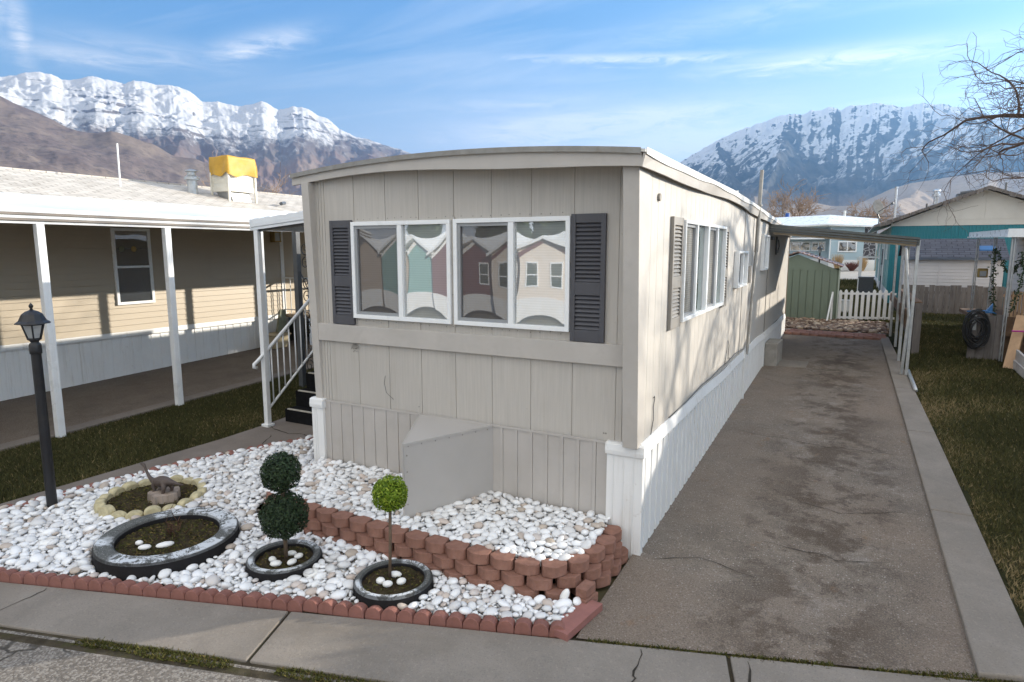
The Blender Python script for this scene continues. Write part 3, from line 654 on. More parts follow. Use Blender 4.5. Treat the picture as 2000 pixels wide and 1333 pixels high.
# ------------------------------------------------------------------ the taupe mobile home
XL=-3.69
home=thing('mobile_home','long taupe mobile home with dark front shutters and bowed roof','mobile home',(-1.85,6.4,.21))
def roofz(x,y): return 3.461-.026*(x+2.15)**2-(max(0,y-3.5)/9.)**1.25*.30
def grooved(p0,p1,nrm,grooves,z0,ztop,gw=.007,gd=.007):
    """wall face from p0 to p1 in plan, outward normal nrm, V-free square grooves at distances; ztop(x,y)"""
    d=Vector((p1[0]-p0[0],p1[1]-p0[1])); L=d.length; d/=L; pr=[(0,0)]
    for g in grooves:
        pr+=[(g-gw/2,0),(g-gw/2+.001,-gd),(g+gw/2-.001,-gd),(g+gw/2,0)]
    # a few rows of extra points so a curved top is followed
    k=0
    pr+=[(L,0)]; full=[]
    for a,b in zip(pr[:-1],pr[1:]):
        full.append(a); m=int((b[0]-a[0])/.4)
        for i in range(1,m+1): full.append((a[0]+(b[0]-a[0])*i/(m+1),0))
    full.append(pr[-1]); mb=MB(); V=[]
    for s,o in full:
        x=p0[0]+d.x*s+nrm[0]*o; y=p0[1]+d.y*s+nrm[1]*o
        V+= [(x,y,z0(x,y) if callable(z0) else z0),(x,y,ztop(x,y))]
    fs=[(2*i,2*i+2,2*i+3,2*i+1) for i in range(len(full)-1)]
    if d.x*nrm[1]-d.y*nrm[0]>0: fs=[f[::-1] for f in fs]
    mb.add(V,fs); return mb
topf=lambda x,y: roofz(x,y)-.03
fg=[x for x in np.arange(.205+.0,3.6,.4064)]
mb=grooved((-3.60,0.0),(-.125,0.0),(0,-1),sorted([g for g in [.53+.4064*k for k in range(8)] if g<3.3]+[.045,.085,.125,3.37,3.43]),.945,topf)
obj('wall',mb,M['taupe'],home)
sg=[.203*k+.11 for k in range(63)]
mb=grooved((0,0),(0,12.88),(1,0),sg,.955,lambda x,y:topf(x,y)-.02,gw=.005,gd=.0025)
mb.add([(XL,0,.945),(XL,12.88,.945),(XL,12.88,3.06),(XL,3.5,3.34),(XL,0,3.34)],[(0,4,3,2,1)]); mb.add([(0,12.88,.4),(XL,12.88,.4),(XL,12.88,3.0),(-1.9,12.88,3.08),(0,12.88,2.98)],[(0,1,2,3,4)])
w2=obj('wall',mb,M['taupe'],home); w2['label']='long side wall with narrow vertical grooves'
# flared corner fins either side of the recessed end wall
for x0,x1,yb,yt in ((-.125,.006,-.115,-.275),(-3.70,-3.60,-.018,-.095)):
    mb=MB().prism([(.03,.955),(yb,.955),(yb+(yt-yb)*.5,2.14),(yt,3.29),(.03,3.29)],'x',x0,x1); obj('corner_fin',mb,M['taupe_flat'],home,bevel=.004)
obj('belt_board',MB().box(-3.599,-.126,-.040,.004,1.622,1.806),M['taupe_flat'],home,bevel=.004)
# roof sheet with its bow, front overhang and sag toward the back
mb=MB(); xs=np.linspace(-3.90,.075,22); yy=[-.345,-.335,0,1.5,3,4.2,5,5.6,6.2,7,8,9,10,11,12,13.02]
ir=random.Random(5); wob={(i,j):ir.gauss(0,.004) for i in range(22) for j in range(16)}
yf=lambda x:-.06-.30*(x+3.9)/3.96
yrow=lambda j,x:yf(x) if j==0 else yf(x)+.01 if j==1 else yy[j]
top=[(x,yrow(j,x),roofz(x,yrow(j,x))+wob[(i,j)]*(0 if j<2 else 1)) for j,y in enumerate(yy) for i,x in enumerate(xs)]; bot=[(x,yrow(j,x),roofz(x,yrow(j,x))-.022) for j,y in enumerate(yy) for i,x in enumerate(xs)]; N_=22*16
F=[(j*22+i,j*22+i+1,j*22+i+23,j*22+i+22) for j in range(15) for i in range(21)]
mb.add(top+bot,F+[tuple(q+N_ for q in f[::-1]) for f in F]+[(i+N_,i+1+N_,i+1,i) for i in range(21)]+[(j*22+21+N_,(j+1)*22+21+N_,(j+1)*22+21,j*22+21) for j in range(15)]+[(j*22,(j+1)*22,(j+1)*22+N_,j*22+N_) for j in range(15)])
roof=obj('roof',mb,M['roof_white'],home)
mb=MB() # front fascia follows the bow
xs=np.linspace(-3.885,.04,24)
for a,b in zip(xs[:-1],xs[1:]):
    fh=lambda x:.088+.055*math.exp(-((x+1.2)/1.05)**2)
    fa,fb=yf(a)+.02,yf(b)+.02
    mb.hexa([(a,fa,roofz(a,0)-.022-fh(a)),(b,fb,roofz(b,0)-.022-fh(b)),(b,fb+.03,roofz(b,0)-.022-fh(b)),(a,fa+.03,roofz(a,0)-.022-fh(a)),(a,fa,roofz(a,0)-.0225),(b,fb,roofz(b,0)-.0225),(b,fb+.03,roofz(b,0)-.0225),(a,fa+.03,roofz(a,0)-.0225)])
obj('fascia',mb,M['taupe_flat'],home)
mb=MB() # soffit between fascia and wall
for a,b in zip(xs[:-1],xs[1:]): mb.add([(a,yf(a)+.045,roofz(a,0)-.06),(b,yf(b)+.045,roofz(b,0)-.06),(b,.004,roofz(b,0)-.06),(a,.004,roofz(a,0)-.06)],[(0,3,2,1)])
obj('soffit',mb,M['taupe_flat'],home)
mb=MB() # drip edge along the front and the right eave, a little bent
for a,b in zip(xs[:-1],xs[1:]): mb.hexa([(a,yf(a)-.006,roofz(a,0)-.036),(b,yf(b)-.006,roofz(b,0)-.036),(b,yf(b)-.001,roofz(b,0)-.036),(a,yf(a)-.001,roofz(a,0)-.036),(a,yf(a)-.006,roofz(a,0)+.008),(b,yf(b)-.006,roofz(b,0)+.008),(b,yf(b)-.001,roofz(b,0)+.008),(a,yf(a)-.001,roofz(a,0)+.008)])
obj('drip_edge',mb,M['conduit'],roof)
mb=MB(); ye=np.arange(-.34,13.0,.30)
def ew(y): return .010*math.sin(y*1.9)+.006*math.sin(y*4.3+1)
for a,b in zip(ye[:-1],ye[1:]):
    za,zb=roofz(.06,a)-.024,roofz(.06,b)-.024
    ha,hb=.105+.012*math.sin(a*1.3),.105+.012*math.sin(b*1.3)
    mb.hexa([(.040+ew(a),a,za-ha),(.056+ew(a),a,za-ha),(.056+ew(b),b,zb-hb),(.040+ew(b),b,zb-hb),(.052,a,za),(.074,a,za),(.074,b,zb),(.052,b,zb)])
obj('fascia',mb,M['taupe_flat'],home)
mb=MB()
for a,b in zip(ye[:-1],ye[1:]):
    za,zb=roofz(.06,a),roofz(.06,b); mb.hexa([(.0755,a,za-.045-ew(a)),(.081,a,za-.045-ew(a)),(.081,b,zb-.045-ew(b)),(.0755,b,zb-.045-ew(b)),(.0755,a,za+.012),(.081,a,za+.012),(.081,b,zb+.012),(.0755,b,zb+.012)])
obj('drip_edge',mb,M['roof_white'],roof)
mb=MB(); mb.tube([(-2.4,3.,3.44),(-2.4,3.,3.50)],.03,10); mb.tube([(.0,4.3,3.3),(.0,4.3,3.40)],.018,8); obj('vent_stub',mb,M['white'],roof)
mb=MB(); mb.sphere((-.20,-.13,3.285),(.035,.03,.02)); mb.sphere((-3.52,-.03,3.315),(.03,.02,.02)); obj('soffit_light',mb,M['taupe_flat'],home,smooth=True)

# ---- windows
def slider(parent_name, plane, u0,u1,z0,z1, sash_left=True, depth=.045, screen=True, lens=('screen_pane','pane'), split=None):
    """horizontal slider; plane 'F' (front, Y=0, u=X) or 'S' (side, X=0, u=Y)"""
    def bx(mb,a,b,c,d,n0,n1):
        if plane=='F': mb.box(a,b,-n1,-n0,c,d)
        else: mb.box(n0,n1,a,b,c,d)
    fr=.040 if plane=='F' else .033; mb=MB()
    bx(mb,u0,u1,z0,z0+fr,.001,depth); bx(mb,u0,u1,z1-fr,z1,.001,depth); bx(mb,u0,u0+fr,z0+fr,z1-fr,.001,depth); bx(mb,u1-fr,u1,z0+fr,z1-fr,.001,depth)
    m=split if split is not None else (u0+u1)/2
    bx(mb,m-.027,m+.027,z0+fr,z1-fr,.001,depth-.003)
    win=obj(parent_name,mb,M['white_frame'],home,bevel=.003)
    halves=[(u0+fr,m-.027),(m+.027,u1-fr)]
    for i,(a,b) in enumerate(halves):
        slide=(i==0)==sash_left; s=.0
        if slide and screen:
            s=.030; mb=MB(); c0,c1=z0+fr,z1-fr
            bx(mb,a,b,c0,c0+s,.002,.030); bx(mb,a,b,c1-s,c1,.002,.030); bx(mb,a,a+s,c0+s,c1-s,.002,.030); bx(mb,b-.014,b,c0+s,c1-s,.002,.030)
            obj('sash',mb,M['grey_frame'],win)
        mb=MB(); bx(mb,a+.002,b-.002,z0+fr+.002,z1-fr-.002,.003,.0075)
        bow=.0034 if plane=='F' else .0012; aa,bb,cc,dd=a+.002,b-.002,z0+fr+.002,z1-fr-.002   # sealed panes bow slightly outward
        def face(u,v):
            n_=.0076+bow*(1-(2*u-1)**2)*(1-(2*v-1)**2); uu=aa+(bb-aa)*u; zz=cc+(dd-cc)*v
            return (uu,-n_,zz) if plane=='F' else (n_,uu,zz)
        mb.grid(face,14,18)
        if plane=='S' and slide: pass
        obj('pane',mb,M[lens[0] if slide else lens[1]],win,smooth=True)
    return win
w=slider('window','F',-3.087,-1.872,1.888,2.874,split=-2.467); w['label']='left front window, screened left half'
w=slider('window','F',-1.836,-.655,1.888,2.878,split=-1.226); w['label']='right front window next to the wide shutter'
mb=MB().box(-1.870,-1.838,-.014,.0,1.87,2.90); obj('window_mullion',mb,M['taupe'],home)
w=slider('window','S',1.125,2.235,1.892,2.878,depth=.055,lens=('pane_blind','pane_green')); w['label']='near half of the shuttered side window'
w=slider('window','S',2.245,3.345,1.892,2.878,depth=.055,lens=('pane_blind','pane_green')); w['label']='far half of the shuttered side window'
w=slider('window','S',4.35,5.24,2.05,2.57,depth=.07,lens=('pane_dark','pane')); w['label']='small high side window'
w=slider('window','S',7.25,8.02,2.215,2.86,depth=.06,lens=('pane_dark','pane')); w['label']='window beside the carport roof'

# ---- shutters: frame, three stiles and sloping louvres
def shutter(plane,u0,u1,z0,z1,mat,n=21):
    def P(u,n_,z): return (u,-n_,z) if plane=='F' else (n_,u,z)
    def bx(mb,a,b,c,d,n0,n1):
        if plane=='F': mb.box(a,b,-n1,-n0,c,d)
        else: mb.box(n0,n1,a,b,c,d)
    mb=MB(); st=.042; zm=z0+(z1-z0)*.42
    bx(mb,u0,u0+st,z0,z1,.001,.034); bx(mb,u1-st,u1,z0,z1,.001,.034)
    for a,b in ((z0,z0+.10),(zm-.055,zm+.055),(z1-.075,z1)): bx(mb,u0+st,u1-st,a,b,.001,.032)
    bx(mb,u0+st,u1-st,z0+.1,z1-.075,.001,.006)
    sh=obj('shutter',mb,mat,home,bevel=.003)
    for a,b in ((z0+.10,zm-.055),(zm+.055,z1-.075)):
        mb=MB()
        k=max(1,round((b-a)/.036)); h=(b-a)/k
        for i in range(k):
            c=a+i*h; q=[P(u0+st,.006,c+h),P(u1-st,.006,c+h),P(u1-st,.029,c+.006),P(u0+st,.029,c+.006),P(u1-st,.024,c+.001),P(u0+st,.024,c+.001)]
            fs=[(0,3,2,1),(3,5,4,2)]
            if plane!='F': fs=[f[::-1] for f in fs]
            mb.add(q,fs)
        obj('louvers',mb,mat,sh)
    return sh
shutter('F',-3.385,-3.092,1.812,2.893,M['slate'])['label']='narrow slate shutter left of the front windows'
shutter('F',-.648,-.338,1.812,2.893,M['slate'])['label']='wide slate shutter right of the front windows'
shutter('S',.735,1.115,1.855,2.893,M['taupe_shutter'])['label']='taupe shutter on the near side of the side window'
shutter('S',3.355,3.66,1.855,2.893,M['taupe_shutter'])['label']='taupe shutter on the far side of the side window'

# ---- skirting
ribs=[.0]
def ribbed(p0,p1,nrm,pitch,z0,z1,rw,rd,off=0.,rev=False,gd=.012):
    d=Vector((p1[0]-p0[0],p1[1]-p0[1])); L=d.length; d/=L; pr=[(0,0)]; s=pitch*.5+off
    while s<L-rw: pr+=[(s-rw/2-.004,0),(s-rw/2-.002,-gd),(s-rw/2,rd),(s+rw/2,rd),(s+rw/2+.002,-gd),(s+rw/2+.004,0)]; s+=pitch
    pr+=[(L,0)]; full=[]
    for a,b in zip(pr[:-1],pr[1:]):
        full.append(a)
    full.append(pr[-1]); mb=MB(); V=[]
    for t,o in full:
        x=p0[0]+d.x*t+nrm[0]*o; y=p0[1]+d.y*t+nrm[1]*o; V+=[(x,y,z0(x,y) if callable(z0) else z0),(x,y,z1(x,y) if callable(z1) else z1)]
    fs=[(2*i,2*i+2,2*i+3,2*i+1) for i in range(len(full)-1)]
    if d.x*nrm[1]-d.y*nrm[0]>0: fs=[f[::-1] for f in fs]
    mb.add(V,fs); return mb
mb=ribbed((-3.585,-.012),(-.275,-.012),(0,-1),.155,.0,.950,.030,.008,gd=.004); mb.box(-3.585,-.275,-.022,-.0125,.935,.958); o=obj('skirting',mb,M['taupe_skirt'],home); o['label']='taupe ribbed end skirting'
kr=random.Random(3)
def sbot(x,y): return gz(x,y)-.02
mb=ribbed((.020,-.02),(.020,12.9),(1,0),.195,sbot,.875,.055,-.010); o=obj('skirting',mb,M['white_skirt'],home); o['label']='white ribbed side skirting'
def capwave(y): return .012*math.sin(y*1.15)+.008*math.sin(y*2.7+1)+(-.03*min(1,max(0,y-9)/3))
mb=MB(); yy=np.arange(-.02,12.9,.25)
for a,b in zip(yy[:-1],yy[1:]):
    for (z0,z1,n) in ((.860,.968,.040),): mb.hexa([(.0105,a,z0+capwave(a)),(n,a,z0+capwave(a)),(n,b,z0+capwave(b)),(.0105,b,z0+capwave(b)),(.0025,a,z1+capwave(a)),(.016,a,z1+capwave(a)),(.016,b,z1+capwave(b)),(.0025,b,z1+capwave(b))])
obj('skirting_cap',mb,M['white_skirt'],home)
obj('skirting_joint',MB().box(.024,.05,5.60,5.65,sbot(0,5.6),.95),M['white_skirt'],home); obj('skirting_joint',MB().box(.0215,.036,8.3,8.36,sbot(0,8.3),.93),M['white_skirt'],home)
for x0,x1,lab in ((-.282,.036,'right'),(-3.745,-3.578,'left')):
    mb=MB(); mb.box(x0,x1,-.045,.0245 if x1>0 else .06,-.08,.868); 
    cx=(x0+x1)/2
    for k in ((x0+.045,x0+.075) if x1<0 else (x0+.06,x0+.15,x0+.24)): mb.box(k-.004,k+.004,-.052,-.0455,-.06,.85)
    ct=obj('corner_trim',mb,M['white_skirt'],home,bevel=.006)
    mb=MB().prism([(.03,.862),(-.062,.862),(-.068,.90),(-.060,.955),(-.035,.965),(.03,.965)],'x',x0-.012,x1+.014); obj('trim_cap',mb,M['white_skirt'],ct,bevel=.004)
# ---- hitch cover: three-sided sheet metal box standing in the pebbles
mb=MB(); a=(-2.279,-.014); b=(-1.431,-.014); c=(-1.89,-.798); zt=lambda p:.948+.048*p[1]
V=[(a[0],a[1],.15),(b[0],b[1],.15),(c[0],c[1],.15),(a[0],a[1],zt(a)),(b[0],b[1],zt(b)),(c[0],c[1],zt(c))]
mb.add(V,[(0,2,5,3),(2,1,4,5),(3,5,4)])
hc=obj('hitch_cover',mb,M['hitch'],home)
mb=MB()
def flange(p,q,zp,zq):
    mb.bar((p[0],p[1],zp),(q[0],q[1],zq),.012,.022)
flange(c,b,zt(c)-.008,zt(b)-.008); flange(c,a,zt(c)-.008,zt(a)-.008); mb.bar((c[0],c[1]-.002,.15),(c[0],c[1]-.002,zt(c)-.01),.014); obj('folded_edge',mb,M['hitch'],hc)
mb=MB()
for t in (.06,.2,.35,.5,.65,.8,.94):
    for q,zq in ((a,1),(b,1)):
        x,y=c[0]+(q[0]-c[0])*t,c[1]+(q[1]-c[1])*t; mb.sphere((x,y-.006,zt((x,y))-.03),(.006,.005,.006),6,4)
for z in (.35,.5,.65,.8): mb.sphere((b[0]-.02,b[1]-.024,z),(.006,.006,.006),6,4); mb.sphere((c[0]+.02,c[1]+.028,z),(.006,.006,.006),6,4)
obj('screw_heads',mb,M['conduit'],hc)['kind']='stuff'
# ---- conduit mast, cables and small fittings on the side wall
mb=MB(); mb.tube([(.055,5.72,.90),(.055,6.0,1.9),(.055,6.18,2.6)],.022,8); mb.tube([(.055,6.18,2.55),(.060,6.22,3.30)],.032,10); mb.tube([(.060,6.22,3.28),(.065,6.28,3.88)],.030,10); mb.box(.03,.10,6.15,6.29,3.30,3.325)
obj('conduit_mast',mb,M['conduit'],home,smooth=False)
mb=MB(); mb.box(.004,.045,5.80,5.90,2.06,2.33); obj('junction_box',mb,M['taupe_flat'],home,bevel=.004)
mb=MB(); mb.tube([(.008,.33,1.30),(.012,.345,1.315),(.010,.36,1.29),(.008,.33,1.22),(.010,.335,1.10),(.008,.285,1.0),(.006,.28,.975)],.004,5); 
mb.tube([(.01,.9,.985),(.014,1.6,.99),(.012,2.4,1.02),(.014,3.0,1.01),(.012,3.6,1.03),(.012,4.2,1.02),(.012,4.8,1.05),(.012,5.6,1.0)],.006,5); mb.tube([(.012,3.9,1.02),(.014,4.0,1.2),(.012,4.08,1.34),(.014,4.18,1.25),(.012,4.15,1.08),(.012,4.4,1.03)],.004,5)
obj('cable',mb,M['dark_metal'],home,smooth=True)
mb=MB(); mb.tube([(.0,.30,3.03),(.02,.30,3.03)],.032,12); obj('wall_vent',mb,M['concrete_block'],home)
mb=MB(); mb.box(.003,.035,9.62,9.72,2.48,2.86); mb.tube([(.05,9.67,2.52),(.07,9.67,2.66),(.05,9.67,2.80)],.012,6); obj('wall_bracket',mb,M['dark_metal'],home); obj('wall_bracket',MB().box(.003,.05,8.65,8.95,2.78,2.85),M['dark_metal'],home)
mb=MB(); mb.box(.001,.012,8.34,8.40,.97,3.06); o=obj('joint_trim',mb,M['conduit'],home); mb=MB(); mb.box(.001,.010,5.18,5.22,.97,3.2); obj('joint_trim',mb,M['taupe_flat'],home)
mb=MB(); mb.box(-.03,.012,12.87,12.93,.5,2.99); obj('corner_trim',mb,M['brown_wood'],home)
# nail heads and caulk around the front windows
mb=MB(); r=random.Random(2)
for x in np.arange(-3.05,-.65,.10): mb.sphere((x+r.gauss(0,.01),-.001,2.905+r.gauss(0,.006)),(.006,.003,.006),6,4); mb.sphere((x+r.gauss(0,.01),-.001,1.865+r.gauss(0,.005)),(.006,.003,.006),6,4)
for z in np.arange(1.95,2.85,.11): mb.sphere((-1.854+r.gauss(0,.005),-.0155,z),(.006,.003,.006),6,4)
for x in (-2.30,-.31,-.33): mb.sphere((x,-.001,1.02),(.008,.003,.008),6,4)
obj('nail_heads',mb,M['conduit'],home)
mb=MB()
for i in range(26): 
    a=r.uniform(0,6.28); x=-2.62+.03*r.gauss(0,1)-.5; z=1.575+.03*r.gauss(0,1); mb.tube([(x,-.006,z),(x+.03*math.cos(a),-.010,z+.03*math.sin(a))],.0022,4)
obj('cobweb_nest',mb,M['conduit'],home)
mb=MB(); mb.tube([(-2.72,-.004,1.30),(-2.735,-.006,1.22),(-2.71,-.005,1.12),(-2.62,-.005,1.06)],.0025,4); obj('hanging_wire',mb,M['dark_metal'],home)

# ------------------------------------------------------------------ porch on the left: steps, railing, awning
st=thing('porch_steps','black carpeted steps with pale nosing up to the side door','steps',(-4.8,1.9,.06))
prof=[(1.455,.24),(1.675,.475),(1.895,.71),(2.115,.945)]
for i,(y,z) in enumerate(prof):
    y1=4.0; mb=MB().box(-5.86,-3.74,y,y1 if i==3 else prof[i+1][0]+.02,.02,z); s=obj('step',mb,M['carpet'],st,bevel=.012)
    mb=MB().box(-5.80,-3.76,y-.008,y+.028,z-.004,z+.014); obj('nosing',mb,M['nosing'],s,bevel=.005)
rl=thing('stair_railing','white metal stair railing with slim balusters beside the steps','railing',(-5.9,1.15,.05))
def rz(y): return 1.085+(y-1.14)*.775
mb=MB(); mb.tube([(-5.9,1.035,.93),(-5.9,.985,.945),(-5.9,.99,.985),(-5.9,1.05,1.02)]+[(-5.9,y,rz(y)) for y in (1.14,1.6,2.1,2.4)]+[(-5.9,2.6,1.97),(-5.9,4.0,1.97)],.026,8); obj('handrail',mb,M['white_metal'],rl,smooth=True)
mb=MB(); mb.tube([(-5.9,1.20,.29),(-5.9,2.4,.29+1.2*.80),(-5.9,2.55,1.3),(-5.9,4.0,1.3)],.018,6); obj('lower_rail',mb,M['white_metal'],rl,smooth=True)
for k in range(11):
    y=1.30+.115*k; mb=MB().tube([(-5.9,y,min(1.3,.29+(y-1.20)*.80)),(-5.9,y,min(1.96,rz(y)))],.011,6); obj('baluster',mb,M['white_metal'],rl,smooth=True)
pa=thing('porch_awning','white ribbed metal awning over the steps at the taupe home','awning',(-4.8,2.3,2.9))
mb=MB()
def paz(x): return 3.0+(x+5.95)*.083
n=20
for i in range(n):
    a=-5.95+i*(2.2/n); b=a+2.2/n
    mb.hexa([(a,1.16,paz(a)-.02),(b,1.16,paz(b)-.02),(b,8.1,paz(b)-.02),(a,8.1,paz(a)-.02),(a,1.16,paz(a)+(.0 if i%2 else .02)),(b,1.16,paz(b)+(.0 if i%2 else .02)),(b,8.1,paz(b)+(.0 if i%2 else .02)),(a,8.1,paz(a)+(.0 if i%2 else .02))])
obj('roof_panel',mb,M['awning_white'],pa)
mb=MB()
for k,(dz0,dz1,o) in enumerate(((-.138,-.095,0),(-.095,-.045,.012),(-.045,.012,.0))):
    mb.hexa([(-5.97,1.140-o,paz(-5.97)+dz0),(-3.71,1.140-o,paz(-3.71)+dz0),(-3.71,1.158,paz(-3.71)+dz0),(-5.97,1.158,paz(-5.97)+dz0),(-5.97,1.140-o,paz(-5.97)+dz1-.003),(-3.71,1.140-o,paz(-3.71)+dz1-.003),(-3.71,1.158,paz(-3.71)+dz1-.003),(-5.97,1.158,paz(-5.97)+dz1-.003)])
mb.box(-6.0,-5.972,1.135,8.1,2.86,3.01); obj('fascia',mb,M['awning_white'],pa)
mb=MB().hexa([(-5.6,8.102,paz(-5.6)-.10),(-3.75,8.102,paz(-3.75)-.02),(-3.75,12.6,paz(-3.75)-.02),(-5.6,12.6,paz(-5.6)-.10),(-5.6,8.102,paz(-5.6)),(-3.75,8.102,paz(-3.75)),(-3.75,12.6,paz(-3.75)),(-5.6,12.6,paz(-5.6))]); obj('rear_panel',mb,M['awning_white'],pa)  # unseen rear length of awning, added to shade the beige home's skirting
mb=MB(); mb.hexa([(-5.94,1.17,2.84),(-3.72,1.17,3.02),(-3.72,1.25,3.02),(-5.94,1.25,2.84),(-5.94,1.17,2.90),(-3.72,1.17,3.09),(-3.72,1.25,3.09),(-5.94,1.25,2.90)]); mb.hexa([(-5.94,3.1,2.84),(-3.72,3.1,3.02),(-3.72,3.2,3.02),(-5.94,3.2,2.84),(-5.94,3.1,2.90),(-3.72,3.1,3.09),(-3.72,3.2,3.09),(-5.94,3.2,2.90)]); obj('crossbeam',mb,M['black_metal'],pa)
mb=MB().box(-5.945,-5.868,1.145,1.215,.05,2.87); mb.box(-5.975,-5.838,1.115,1.245,.035,.075); p=obj('post',mb,M['white_metal'],pa,bevel=.006)
# dark scrollwork post
sp=thing('scroll_post','dark wrought iron post with scrollwork behind the stair railing','post',(-7.3,3.2,.1))
mb=MB().box(-7.36,-7.26,3.15,3.25,.08,2.95); obj('post',mb,M['dark_metal'],sp,bevel=.006)
mb=MB().box(-6.98,-6.95,3.19,3.22,.08,2.95)
def scroll(cz,sg):
    pts=[]
    for i in range(26):
        t=i/25*math.pi*2.6; r=.02+.085*(1-i/25); pts.append((-7.11+r*math.cos(t)*1.0,3.2,cz+sg*r*math.sin(t)*1.2))
    mb.tube(pts,.009,5)
for cz in (.5,1.15,1.75,2.35): scroll(cz,1); scroll(cz+.26,-1)
mb.tube([(-7.24,3.2,2.2),(-7.11,3.2,1.95),(-6.98,3.2,1.75)],.01,5); mb.tube([(-7.24,3.2,1.55),(-7.11,3.2,1.35),(-6.98,3.2,1.15)],.01,5)
obj('scrollwork',mb,M['black_metal'],sp,smooth=True)

# ------------------------------------------------------------------ grey carport roof on the right side of the home
cp=thing('carport_roof','dark grey metal carport roof over the back of the driveway','carport',(1.25,10.6,2.7))
def cz(x): return 3.085-.113*x
mb=MB(); mb.hexa([(.075,8.33,cz(.075)-.05),(2.47,8.33,cz(2.47)-.05),(2.47,12.7,cz(2.47)-.10),(.075,12.7,cz(0)-.10),(.075,8.33,cz(.075)-.012),(2.47,8.33,cz(2.47)-.012),(2.47,12.7,cz(2.47)-.06),(.075,12.7,cz(0)-.06)]); obj('roof_panel',mb,M['awning_under'],cp)
mb=MB()
for d0,d1,o in ((-.15,-.112,.0),(-.109,-.062,.010),(-.059,.0,.0)):
    mb.hexa([(-.02,8.30-o,cz(-.02)+d0),(2.50,8.30-o,cz(2.5)+d0+.022),(2.50,8.326,cz(2.5)+d0+.022),(-.02,8.326,cz(-.02)+d0),(-.02,8.30-o,cz(-.02)+d1),(2.50,8.30-o,cz(2.5)+d1),(2.50,8.326,cz(2.5)+d1),(-.02,8.326,cz(-.02)+d1)])
obj('fascia',mb,M['awning_grey'],cp)
mb=MB().box(2.474,2.50,8.33,12.7,2.66,2.80); obj('gutter',mb,M['awning_grey'],cp)
mb=MB().box(.3,2.44,8.42,8.50,2.655,2.72); mb=MB(); mb.hexa([(.08,8.34,cz(.08)-.19),(2.45,8.34,cz(2.45)-.165),(2.45,8.40,cz(2.45)-.165),(.08,8.40,cz(.08)-.19),(.08,8.34,cz(.08)-.055),(2.45,8.34,cz(2.45)-.055),(2.45,8.40,cz(2.45)-.055),(.08,8.40,cz(.08)-.055)]); obj('header_beam',mb,M['beam_brown'],cp)
for i,(x,y,lx) in enumerate(((2.462,8.42,.03),(2.413,9.79,.02),(2.435,11.52,.01),(2.40,13.05,.0))):
    mb=MB(); zt_=cz(2.45)-.052-.0115*(y-8.33)
    mb.bar((x+.02,y,gz(x,y)+.03),(x+lx,y+.02,zt_),.052,.05); o=obj('post',mb,M['galv'],cp,bevel=.004)
    o['label']=['nearest chipped white post','second post','third post','farthest post'][i]
mb=MB(); mb.tube([(2.40,8.38,gz(0,8.3)+.05),(2.44,8.36,1.4),(2.30,8.40,2.62)],.028,8); obj('downspout',mb,M['galv'],cp)
mb=MB(); mb.tube([(2.54,7.10,gz(0,7.1)+.055),(2.53,8.7,gz(0,8.7)+.06)],.032,10); tag(obj('fallen_pipe',mb,M['galv'],smooth=True),'galvanised pipe lying on the kerb strip at the carport post','pipe')
mb=MB(); 
P=[(2.49,9.3,1.30),(2.52,9.3,1.30)]
mb.hexa([(2.465,9.2,1.13),(2.500,9.2,1.13),(2.500,15.5,1.20),(2.465,15.5,1.20),(2.465,9.2,1.42),(2.500,9.2,1.42),(2.500,15.5,1.40),(2.465,15.5,1.40)]); tag(obj('rail_board',mb,M['brown_wood']),'long brown board fixed along the carport posts','board')
# concrete step block
mb=MB(); P=[(.03,8.42),(.27,8.42),(.30,9.2),(.03,9.2)]; mb.hexa([(x,y,gz(x,y)-.02) for x,y in P]+[(x,y,.735+.0) for x,y in P]); ob=tag(obj('step_block',mb,M['concrete_block'],bevel=.02,seg=3),'weathered concrete step block against the white skirting','step block')
# ------------------------------------------------------------------ garden
# red retaining wall blocks, three courses, each an object
def make_block(rs):
    """trapezoid block with a rounded split face, origin at its base centre, face toward -Y"""
    w=.100; d=.075; mb=MB(); h=.088
    pts=[(-w*.74,d),(-w,-d*.30)]
    for i in range(9):
        t=-1+2*i/8; pts.append((t*w*.93,-d*.55-.042*(1-t*t)+rs.gauss(0,.0038)))
    pts+=[(w,-d*.30),(w*.74,d)]
    mb.prism(pts,'z',0,h); return mb
brs=random.Random(21); protos=[]
for k in range(4):
    o=obj('retaining_block',make_block(brs),M['brick_red'],base=(0,0,0),bevel=.0055,seg=2); protos.append(o)
